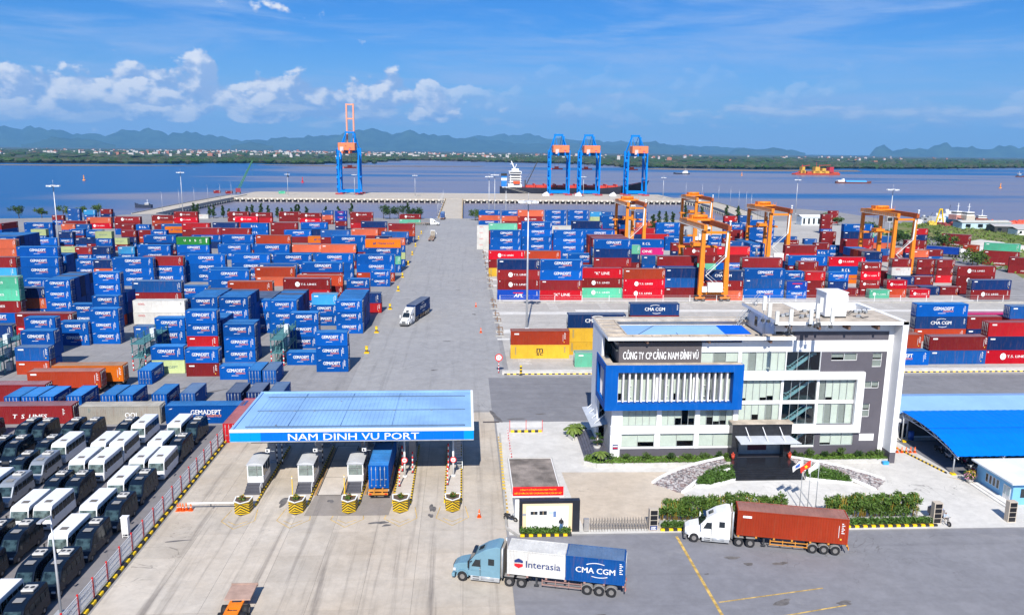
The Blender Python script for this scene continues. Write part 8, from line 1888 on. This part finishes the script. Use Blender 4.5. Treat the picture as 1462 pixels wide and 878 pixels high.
# lamp masts
def mast(x, y, h, label, kind='high', group='high lamp masts'):
    t = thing('lamp_mast', label, 'lamp post', (x, y, .01), 0, group); PM = mat('mast_grey', (.52, .53, .55), .45, .3); r = .28 if kind == 'high' else .13
    mb = MB(); mb.cyl((0, 0, 0), (0, 0, h), r, r * .5, 10); mb.box(-.5, -.5, 0, .5, .5, .5); mb.build('pole', PM, t)
    if kind == 'high':
        mb = MB(); mb.cyl((0, 0, h), (0, 0, h + .4), 1.2, .9, 14); mb.cyl((0, 0, h + .4), (0, 0, h + 2.2), .04); mb.build('ring', PM, t)
        for i in range(8): a = i * math.pi / 4; mb = MB(); T = Matrix.Translation((1.9 * math.cos(a), 1.9 * math.sin(a), h + .05)) @ Matrix.Rotation(a, 4, 'Z'); mb.box(-.5, -.4, -.25, .5, .4, .2, 0, T); mb.bar((.9 * math.cos(a), .9 * math.sin(a), h + .1), (1.6 * math.cos(a), 1.6 * math.sin(a), h + .1), .1); mb.build('floodlight', mat('lamp_head', (.72, .73, .74), .4), t)
    else:
        mb = MB(); mb.bar((0, 0, h), (.0, -1.4, h + .25), .1); mb.box(-.18, -2.0, h + .18, .18, -1.3, h + .32); mb.build('lamp_head', PM, t)
mast(-153.7, 311.5, 27.5, 'tall lamp mast rising from the left yard'); mast(-172.5, 503, 27, 'tall lamp mast at the shore end of the left jetty'); mast(15.0, 188.2, 30.5, 'tall lamp mast nearest the central road, in the right yard'); mast(17.9, 477, 28, 'tall lamp mast left of a pair at the back of the right yard'); mast(24.6, 477, 21, 'shorter lamp mast right of a pair at the back of the right yard'); mast(236, 560, 24, 'tall lamp mast by the end of the curved jetty'); mast(171.6, 313.8, 28.5, 'tall lamp mast beside the rightmost gantry crane')
mast(14.5, 476, 27, 'tall slender lamp mast at the left end of the back row'); mast(-36.9, 68.6, 10, 'slim lamp post by the fence at the lower left corner', 'low', None)
for i, (x, y) in enumerate([(-45, 739), (-160, 742), (110, 742), (185, 742), (-100, 742)]): mast(x, y, 19, f'lamp mast on the wharf deck, {["left of the approach bridge", "near the left end", "right of the bridge by the generators", "near the right end", "behind the lone crane"][i]}', 'high', 'lamp masts on the wharf')
for i in range(6): mast(-200 - .8 * i * 0, 545 + i * 32, 13, f'slim lamp post on the left jetty, {ordw(i)} from shore', 'low', 'lamp posts on the left jetty')
for i, (x, y) in enumerate([(198, 545), (205, 575), (210, 605), (215, 640), (218, 680), (214, 715), (206, 740)]): mast(x, y, 15, f'slim lamp post on the curved jetty, {ordw(i)} from shore', 'low', 'lamp posts on the curved jetty')
for i in range(7): mast(-17.2, 512 + i * 26, 10, f'slim lamp post along the approach bridge, {ordw(i)} from shore', 'low', 'lamp posts on the approach bridge')
# reefer racks: teal stair frames
TEAL = mat('rack_teal', (.07, .20, .21), .6, var=.2)
def rack(x, y, label):
    t = thing('reefer_rack', label, 'rack', (x, y, .02), 0, 'teal reefer racks'); D = 13.0; mb = MB()
    for xx in (-1.2, 1.2):
        for yy in (0, 3, 6, 9, 12): mb.bar((xx, yy, 0), (xx, yy, 6.6), .16)
    mb.build('post', TEAL, t)['kind'] = 'stuff'
    for z in (2.6, 5.3):
        mb = MB(); mb.box(-1.3, -.6, z, 1.3, 12.6, z + .12); mb.build('deck', TEAL, t); mb = MB()
        for xx in (-1.25, 1.25): mb.bar((xx, -.6, z + 1.0), (xx, 12.6, z + 1.0), .07); mb.bar((xx, -.6, z + .55), (xx, 12.6, z + .55), .05); [mb.bar((xx, yy * 1.3, z), (xx, yy * 1.3, z + 1.0), .05) for yy in range(10)]
        mb.build('railing', TEAL, t)
    mb = MB(); mb.bar((-.5, .2, .1), (-.5, 3.4, 2.6), .12); mb.bar((.3, .2, .1), (.3, 3.4, 2.6), .12); mb.bar((-.5, .2, 2.7), (-.5, 3.4, 5.3), .12); mb.bar((.3, .2, 2.7), (.3, 3.4, 5.3), .12); [mb.bar((-.5, .2 + i * .32, .2 + i * .25), (.3, .2 + i * .32, .2 + i * .25), .2, .04) for i in range(10)]; [mb.bar((-.5, .2 + i * .32, 2.8 + i * .25), (.3, .2 + i * .32, 2.8 + i * .25), .2, .04) for i in range(10)]; mb.build('stair', TEAL, t)
    for z in (.15, 2.75, 5.45): mb = MB(); mb.box(.35, 5.0, z, 1.15, 6.2, z + 1.7); mb.build('socket_cabinet', mat('cabinet_pale', (.58, .62, .63), .6), t)
    for xx in (-1.2, 1.2): striped(t, 'stripe', (xx, -.1, .0), (xx, -.1, 3.4), .11, 8, (REDP, WHITE))
rack(-62.4, 152.6, 'teal reefer rack between the front stacks left of the lime container'); rack(-37.0, 155.8, 'teal reefer rack between the front stacks nearer the road'); rack(-87.6, 147.5, 'teal reefer rack at the left edge of the picture')
# yellow block markers along the left yard edge
for i, (x, y) in enumerate([(-21.6, 165.5), (-21.6, 184.8), (-21.0, 213), (-21.1, 241.5), (-21.8, 268.1), (-22.0, 298.3), (-22.3, 327), (-22.7, 356), (-23.0, 386), (-23.0, 411)]):
    t = thing('block_marker', f'yellow and black marker left of the central road, {ordw(i)} from the gate', 'marker', (x + .9, y, .02), 0, 'yellow block markers'); mb = MB(); mb.cyl((0, 0, 0), (0, 0, 1.35), .28, n=12); mb.cyl((0, 0, 1.35), (0, 0, 1.5), .34, n=12); mb.build('post', YELLOW, t); mb = MB(); mb.cyl((0, 0, .45), (0, 0, .75), .29, n=12); mb.build('band', KBLACK, t); mb = MB(); mb.box(-.5, -.5, 0, .5, .5, .18); mb.build('base', YELLOW, t)
# railings, hydrants and posts along the right yard edge
for i, y in enumerate([181, 186, 196, 203, 214, 222, 246, 257, 268, 283, 298, 315, 330]):
    t = thing('hydrant_post', f'rusty hydrant and posts at the right edge of the central road, {ordw(i)} from the gate', 'hydrant', (8.0 + .2 * math.sin(i), y, .02), 0, 'hydrant posts'); mb = MB(); mb.bar((0, 0, 0), (0, 0, 1.5), .22); mb.bar((-.5, 0, .9), (.9, .2, .9), .2); mb.bar((.9, .2, 0), (.9, .2, .9), .16); mb.build('pipe', mat('pipe_rust', (.20, .12, .07), .8, var=.3), t); mb = MB(); mb.box(-.8, -.8, -.01, 1.2, .8, .16); mb.build('pad', CONC, t)
kr = thing('yard_kerb', 'long pale kerb with black and yellow dashes before the right yard', 'kerb', (0, 148.6, 0)); mb = MB(); mb.box(7.2, -.3, 0, 236, .3, .55); mb.build('kerb_run', mat('pale_kerb', (.56, .53, .48), .8, var=.15), kr)
for i in range(110): mb = None
kk = MB(); kk.box(0, -.012, .02, .55, -.0, .24); kme = [kk.mesh('dash', KBLACK), kk.mesh('dash', YELLOW)]
for i in range(120): obj('dash', kme[i % 2], kr, (7.6 + i * .58, -.301, 0))
for i in range(110): obj('dash', kme[i % 2], kr, (78 + i * .58, -.301, 0))
t = thing('round_sign', 'round red rimmed road sign on a striped pole at the yard kerb', 'sign', (6.6, 149.6, .01), 0, None); striped(t, 'stripe', (0, 0, 0), (0, 0, 2.6), .08, 8, (REDP, WHITE)); mb = MB(); mb.cyl((0, -.12, 3.1), (0, -.06, 3.1), .75, n=24); mb.build('rim', REDP, t); mb = MB(); mb.cyl((0, -.14, 3.1), (0, -.1, 3.1), .55, n=24); mb.build('face', WHITE, t); mb = MB(); put_text(mb, '15', -.28, 2.85, .55, .5, -.15, 0, .02); mb.build('lettering', MK_R, t)
t = thing('striped_bollard', 'black and yellow bollard post on the pale yard kerb', 'bollard', (10.8, 148.0, .01)); striped(t, 'stripe', (0, 0, 0), (0, 0, 1.9), .22, 6, (KBLACK, YELLOW)); mb = MB(); mb.cyl((0, 0, 0), (0, 0, .1), .35); mb.build('base', DARK, t)
# fence along the front row of the right yard
t = thing('yard_fence', 'thin white wire fence before the front row of the right yard', 'fence', (0, 222.2, 0)); 
for i in range(24): mb = MB(); mb.bar((10 + i * 7.8, 0, 0), (10 + i * 7.8, 0, 2.2), .12); mb.build('post', WHITE, t)
mb = MB(); mb.box(9.5, -.4, 0, 190, .4, .35); mb.build('base_kerb', CONC, t); mb = MB(); [mb.bar((10, 0, z), (189.4, 0, z), .04) for z in (.7, 1.4, 2.1)]; mb.build('wire', mat('wire_grey', (.5, .5, .52), .5), t)

# ================================================================== TREES, SHORE, BOATS
def conifer(x, y, h, label, group):
    t = thing('casuarina_tree', label, 'tree', (x, y, 0), 0, group); mb = MB(); mb.cyl((0, 0, 0), (0, 0, h * .95), .2, .04, 6)
    for _ in range(6): a = rg.uniform(0, 6.28); z = h * rg.uniform(.25, .7); mb.cyl((0, 0, z), (math.cos(a) * h * .16, math.sin(a) * h * .16, z + h * .08), .06, .02, 5)
    mb.build('trunk', BARK, t); mb = MB()
    for i in range(9): z = h * (.22 + .08 * i); r_ = h * .20 * (1.05 - i / 10); mb.leaves(rg.normal() * .3, rg.normal() * .3, z, r_, r_, h * .08, 42, .55, rg, shell=.2)
    mb.build('crown', LEAF_D, t)
def broad(x, y, h, label, group):
    t = thing('broadleaf_tree', label, 'tree', (x, y, 0), 0, group); mb = MB(); mb.cyl((0, 0, 0), (0, 0, h * .55), .25, .12, 7)
    for _ in range(5): a = rg.uniform(0, 6.28); mb.cyl((0, 0, h * .3), (math.cos(a) * h * .3, math.sin(a) * h * .3, h * .65), .1, .03, 5)
    mb.build('trunk', BARK, t); mb = MB()
    for _ in range(9): mb.leaves(rg.uniform(-.4, .4) * h, rg.uniform(-.4, .4) * h, h * rg.uniform(.4, .82), h * .26, h * .26, h * .2, 60, .5, rg, shell=.25)
    mb.build('crown', LEAF if rg.random() < .5 else LEAF_D, t)
for i in range(16): conifer(-166 + i * 4.6, 500 + rg.uniform(-6, 4), rg.uniform(6, 10), f'dark casuarina on the basin bank behind the left yard, {ordw(i)} from the jetty', 'casuarinas on the left bank')
for i, (x, y, h) in enumerate([(-104, 503, 9), (-86, 503, 8), (-70, 503, 10), (-78, 502, 8)]): conifer(x, y, h, f'dark casuarina between the red back row containers and the water, {ordw(i)} from left', 'casuarinas on the bank')
for i, (x, y, h) in enumerate([(-50, 500, 9), (-46, 498, 8.5), (-41, 500, 9), (-35, 500, 9.5), (-30, 499, 8), (-27, 500, 7.5), (6.5, 492, 8), (9, 494, 7)]): broad(x, y, h, f'green tree on the bank by the approach bridge, {ordw(i)} from left', 'bank trees by the bridge') if i not in (3,) else conifer(x, y, 11, 'tall casuarina among the bank trees by the bridge', None)
for i, (x, y) in enumerate([(100, 420), (103.5, 421), (107, 420), (111, 422)]): conifer(x, y, rg.uniform(10, 13), f'dark casuarina behind the blue stacks right of the leftmost gantry crane, {ordw(i)} from left', 'casuarinas in the right yard')
for i, (x, y) in enumerate([(168, 505), (174, 502), (181, 500), (150, 500), (140, 502)]): conifer(x, y, rg.uniform(8, 12), f'dark casuarina on the bank near the curved jetty, {ordw(i)} in the group', 'casuarinas near the curved jetty')
for i, (px, py) in enumerate([(1181, 318), (1196, 322), (1290, 352), (1300, 358), (1342, 352), (1352, 356), (1388, 378), (1276, 345), (1283, 350), (1395, 382), (1240, 336)]): p = G(px, py); broad(p.x, p.y, rg.uniform(5, 8), f'bushy tree at the edge of the field, {ordw(i)} counted from the white shed', 'bushes around the field')
for i, (x, y) in enumerate([(-232, 500), (-240, 495), (-251, 492), (-262, 488), (-224, 505)]): broad(x, y, rg.uniform(6, 9), f'green bush behind the left yard stacks, {ordw(i)} from the jetty', 'bushes behind the left yard')
mb = MB()
for _ in range(5200): x = rg.uniform(200, 415); y = rg.uniform(275, 486); (x - 196 > (y - 268) * .12 and not (y > 440 and x < 262)) and mb.leaves(x, y, .45, 1.4, 1.4, .6, 3, .7, rg)
mb.build('field_weeds', [mat('weed_green', (.13, .20, .03), .8, var=.5, scale=.03, fine=.2, coord='World')]); tag(bpy.data.objects['field_weeds'], 'rough weeds and grass over the field on the right', 'weeds', kind='stuff')
for i, (px, py, sx, sy, h) in enumerate([(1405, 352, 14, 9, 3.2), (1432, 357, 18, 8, 3.0)]):
    p = G(px, py); t = MB(); rows = [[(p.x + sx * (a / 6 - .5) * 2, p.y + sy * (c / 6 - .5) * 2, .02 + h * max(0, 1 - ((a / 6 - .5) ** 2 + (c / 6 - .5) ** 2) * 4) ** .8 * rg.uniform(.8, 1.1)) for a in range(7)] for c in range(7)]; t.grid(rows, sm=True); tag(t.build('sand_heap', mat('sand_pale', (.52, .49, .45), .9, var=.15, scale=.2)), ['pale sand heap beside the sea green container', 'longer pale gravel heap behind the sea green container'][i], 'sand heap')
# white shed, low sheds and boats at the right shore
def shed(px, py, w, d, h, rz, label, wm_, rm_):
    p = G(px, py); t = thing('shed', label, 'shed', (p.x, p.y, .02), rz, None); mb = MB(); mb.box(-w / 2, 0, 0, w / 2, d, h); mb.build('wall', wm_, t); mb = MB(); mb.prism([(-.5, h), (d / 2, h + 1.0), (d + .5, h), (d + .5, h + .15), (d / 2, h + 1.15), (-.5, h + .15)], 'x', -w / 2 - .5, w / 2 + .5); mb.build('roof', rm_, t)
    for i in range(4): mb = MB(); mb.box(-w / 2 + w * (i + .3) / 4, -.05, .8, -w / 2 + w * (i + .7) / 4, .0, h - .8); mb.build('window', GLASS_D, t)
shed(1158, 322, 12, 8, 5, 0, 'white shed on the concrete beyond the right yard', mat('shed_white', (.66, .72, .74), .6), WHITE)
shed(1408, 327, 30, 9, 3.6, 0, 'pale blue long shed on the field by the shore', mat('shed_blue', (.45, .60, .68), .6), mat('shed_roof', (.50, .49, .44), .8)); shed(1448, 332, 22, 9, 3.2, R(-6), 'grey roofed open shed at the right edge of the field', DARK, mat('shed_roof2', (.42, .40, .39), .8)); shed(1470, 336, 14, 8, 3, 0, 'small white shed at the far right edge', WHITE, mat('shed_roof2', (.42, .40, .39), .8))
def boat(x, y, L, w, rz, hull, house, label, cat='boat', group=None, z=WATER_Z, tall=1.0):
    t = thing('work_boat', label, cat, (x, y, z), rz, group); S_ = [(-L / 2, w * .35, 2.6), (-L * .4, w * .5, 2.3), (0, w * .52, 2.1), (L * .32, w * .42, 2.7), (L / 2, w * .06, 3.9)]
    loft([[(a, -c * .7, -1), (a, c * .7, -1), (a, c, d), (a, -c, d)] for a, c, d in S_]).build('hull', hull, t); mb = MB(); mb.box(-L * .38, -w * .33, 2.0, -L * .05, w * .33, 5.2 * tall); mb.build('deckhouse', house, t); mb = MB(); mb.box(-L * .36, -w * .28, 5.2 * tall, -L * .12, w * .28, 7.4 * tall); mb.build('wheelhouse', WHITE, t); mb = MB(); mb.box(-L * .361, -w * .281, 6.0 * tall, -L * .119, w * .281, 6.8 * tall); mb.build('window_band', GLASS_D, t); mb = MB(); mb.bar((-L * .25, 0, 7.4 * tall), (-L * .25, 0, 12.5 * tall), .3); mb.bar((-L * .25, -1.2, 10.5 * tall), (-L * .25, 1.2, 10.5 * tall), .15); mb.build('mast', WHITE, t); return t
BLU = mat('boat_blue', (.03, .16, .34), .6, var=.2); RUST = mat('boat_rust', (.20, .07, .05), .8, var=.3); PNK = mat('boat_pink', (.5, .24, .2), .7)
boat(*G(1357, 318)[:2], 20, 9, R(100), BLU, PNK, 'blue and pink boat drawn up at the right shore, left of a pair', z=.3, group='boats at the right shore'); boat(*G(1373, 319)[:2], 20, 9, R(95), BLU, mat('boat_cream', (.55, .48, .38), .7), 'blue and cream boat drawn up at the right shore, right of a pair', z=.3, group='boats at the right shore'); boat(*G(1388, 320)[:2], 20, 8, R(165), RUST, RUST, 'rusty brown hull lying right of the blue boats', z=.3, group='boats at the right shore', tall=.7)
t = thing('a_frame_hoist', 'yellow A-frame hoist standing by the boats', 'hoist', (*G(1341, 322)[:2], .02), 0)
t.scale = (.66, .66, .66); mb = MB(); mb.bar((-4, 0, 0), (-1, 0, 15), .9); mb.bar((4, 0, 0), (1, 0, 15), .9); mb.bar((-1.4, 0, 15), (1.4, 0, 15), 1.0); mb.bar((-2.8, 0, 6), (2.8, 0, 6), .6); mb.build('frame', YELLOW, t); mb = MB(); mb.bar((0, 0, 15), (0, 6, .3), .3); mb.build('stay', DARK, t)
for i, (px, py, w, h, c_) in enumerate([(1322, 316, 9, 4, 0), (1340, 318, 7, 6, 1), (1352, 314, 6, 7, 1), (1312, 320, 6, 3, 1), (1330, 321, 10, 2.5, 2), (1362, 323, 7, 3, 3), (1345, 322, 9, 2, 3)]):
    p = G(px, py); t = thing('stored_gear', f'heap of stored marine gear near the boats, {ordw(i)} from left', 'gear', (p.x, p.y, .02), R(17 * i), 'gear heaps near the boats'); m_ = [STEEL, WHITE, mat('gear_yellow', lin(220, 190, 80), .7), mat('gear_red', (.3, .06, .06), .7)][c_]; mb = MB(); mb.box(-w / 2, -2, 0, w / 2, 2, h * .6); mb.cyl((-w * .2, 0, h * .6), (-w * .2, 0, h), 1.1, n=12); mb.box(w * .1, -1.4, h * .6, w * .4, 1.4, h * .85); mb.build('body', m_, t); mb = MB(); mb.box(-w * .3, -2.03, h * .2, -w * .1, -2.0, h * .5); mb.bar((w * .3, 0, h * .8), (w * .45, 0, h * 1.4), .2); mb.build('fitting', DARK, t)
mb = MB()
for _ in range(260): p = G(rg.uniform(1405, 1475), 322 + rg.uniform(-3, 3)); mb.cyl((p.x, p.y, .1), (p.x + rg.uniform(-3, 3), p.y + rg.uniform(-2, 2), .4 + rg.uniform(0, 2.0)), .7, n=7)
tag(mb.build('buoy_heap', mat('buoy_red', lin(226, 92, 66), .6, var=.3)), 'long heap of red orange pipe floats along the right shore', 'floats', kind='stuff')
# vessels out on the water
p = G(1164, 250, WATER_Z); t = thing('dredger', 'orange and yellow dredger working in mid channel', 'dredger', (p.x, p.y, WATER_Z), R(3)); t.scale = (1, 1, .72); ORG = mat('dredger_orange', lin(186, 74, 44), .7, var=.2); YEL = mat('dredger_yellow', lin(206, 160, 56), .7, var=.15)
loft([[(a, -9, -1), (a, 9, -1), (a, 10, d), (a, -10, d)] for a, d in ((-50, 2), (-48, 5), (48, 5), (52, 6))]).build('hull', ORG, t)
for x0, x1, z1, m_ in ((-8, 30, 12, YEL), (-4, 6, 24, YEL), (12, 20, 20, YEL), (28, 38, 24, mat('dredger_red', lin(176, 44, 54), .7)), (-36, -26, 14, YEL), (-34, -28, 24, YEL), (30, 50, 9, ORG), (-22, -12, 10, ORG)): mb = MB(); mb.box(x0, -7, 5, x1, 7, z1); mb.build('deckhouse', m_, t)
mb = MB(); mb.bar((-36, 0, 9), (-50, 0, 3), 2.0); mb.bar((-34, 0, 25), (-14, 0, 29), 1.4); mb.bar((8, 0, 28), (34, 0, 30), 1.4); mb.bar((-31, 0, 20), (-31, 0, 30), 1.5); mb.bar((8, 0, 12), (8, 0, 29), 1.5); mb.bar((1, 0, 24), (1, 0, 38), .6); mb.build('boom', mat('dredger_red', lin(176, 44, 54), .7), t)
p = G(1218, 262, WATER_Z); t = thing('river_barge', 'long blue covered barge with white wheelhouse in the channel', 'barge', (p.x, p.y, WATER_Z), R(2)); loft([[(a, -w * .8, -1), (a, w * .8, -1), (a, w, d), (a, -w, d)] for a, w, d in ((-29, 3, 3), (-26, 5.5, 2.4), (22, 5.5, 2.2), (30, .5, 3.6))]).build('hull', RUST, t); mb = MB(); mb.prism([(-5, 2.2), (5, 2.2), (4, 4.0), (0, 4.8), (-4, 4.0)], 'x', -14, 20); mb.build('hold_cover', mat('tarp_blue', lin(70, 150, 220), .6), t); mb = MB(); mb.box(-27, -4, 2.2, -16, 4, 5.0); mb.box(-18.5, -2.5, 5, -16.2, 2.5, 7.4); mb.build('wheelhouse', WHITE, t)
p = G(973, 249, WATER_Z); boat(p.x, p.y, 34, 10, R(170), mat('tug_dark', (.04, .05, .08), .6), WHITE, 'small white and dark tug right of the quay cranes'); p = G(1458, 253, WATER_Z); boat(p.x, p.y, 26, 9, R(10), RUST, BLU, 'distant boat at the right edge of the channel')
for i, (px, py, c_, lab) in enumerate([(120, 258, 'o', 'orange channel buoy on the blue water at left'), (432, 261, 'r', 'red channel buoy left of the lone crane'), (411, 253, 'd', 'dark channel buoy left of the red one'), (1428, 269, 'o', 'orange channel buoy at the right of the channel'), (1059, 251, 'o', 'small orange buoy right of the quay cranes')]):
    p = G(px, py, WATER_Z); t = thing('channel_buoy', lab, 'buoy', (p.x, p.y, WATER_Z), 0, 'channel buoys'); m_ = {'o': mat('buoy_orange', lin(230, 150, 80), .6), 'r': mat('buoy_crimson', lin(200, 50, 70), .6), 'd': DARK}[c_]; mb = MB(); mb.cyl((0, 0, -.5), (0, 0, 1.2), 2.0, 1.8, 14); mb.build('float', m_, t); mb = MB(); mb.cyl((0, 0, 1.2), (0, 0, 5.5), 1.1, .4, 8); mb.cyl((0, 0, 5.5), (0, 0, 7.0), .7, .7, 8); mb.build('tower', m_, t)
p = G(205, 297, WATER_Z); boat(p.x, p.y, 13, 4.5, R(175), mat('tug_dark', (.04, .05, .08), .6), DARK, 'small dark boat moored beside the left jetty', tall=.5)
# crawler crane and sheds on the left end of the wharf
t = thing('crawler_crane', 'crawler crane with green lattice boom at the left end of the wharf', 'crane', (-212, 770, .02), R(15)); mb = MB(); mb.box(-2.5, -5, 0, -1.2, 5, 1.4); mb.box(1.2, -5, 0, 2.5, 5, 1.4); mb.build('track', DARK, t); mb = MB(); mb.box(-2.2, -5, 1.4, 2.2, 3.4, 4.8); mb.build('house', mat('crane_wine', (.28, .04, .06), .6), t)
mb = MB(); a0, a1 = Vector((0, 3, 3)), Vector((14, 12, 30)); [mb.bar(a0 + Vector((dx, 0, dz)), a1 + Vector((dx * .4, 0, dz * .4)), .25) for dx in (-.8, .8) for dz in (-.6, .6)]; [mb.bar(a0.lerp(a1, k / 10) + Vector((-.8, 0, .6)), a0.lerp(a1, (k + 1) / 10) + Vector((.8, 0, -.6)), .15) for k in range(10)]; mb.bar((0, -4, 5), a1, .12); mb.bar(a1, a1 - Vector((0, 0, 14)), .1); mb.build('boom', mat('boom_green', (.07, .22, .10), .6), t)
for i, (x, y, m_, lab) in enumerate([(-219, 765, 'M', 'tall wine red container cabin beside the crawler crane'), (-232, 772, 'M', 'low wine red cabin left of the crawler crane'), (-172, 772, 'E', 'pale green cabin on the wharf right of the crawler crane')]): single(m_, '2', x, y, .02, R(5 * i), lab, 'small', 1, 'cabins on the wharf')
for i, (px, py, m_, lab) in enumerate([(158, 296, 'E', 'small sea green container behind the red back row of the left yard'), (195, 294, 'F', 'small blue container by the boat at the left shore')]): p = G(px, py + 8); single(m_, '2', p.x, min(p.y, 505), .02, R(12), lab, 'small', 1)
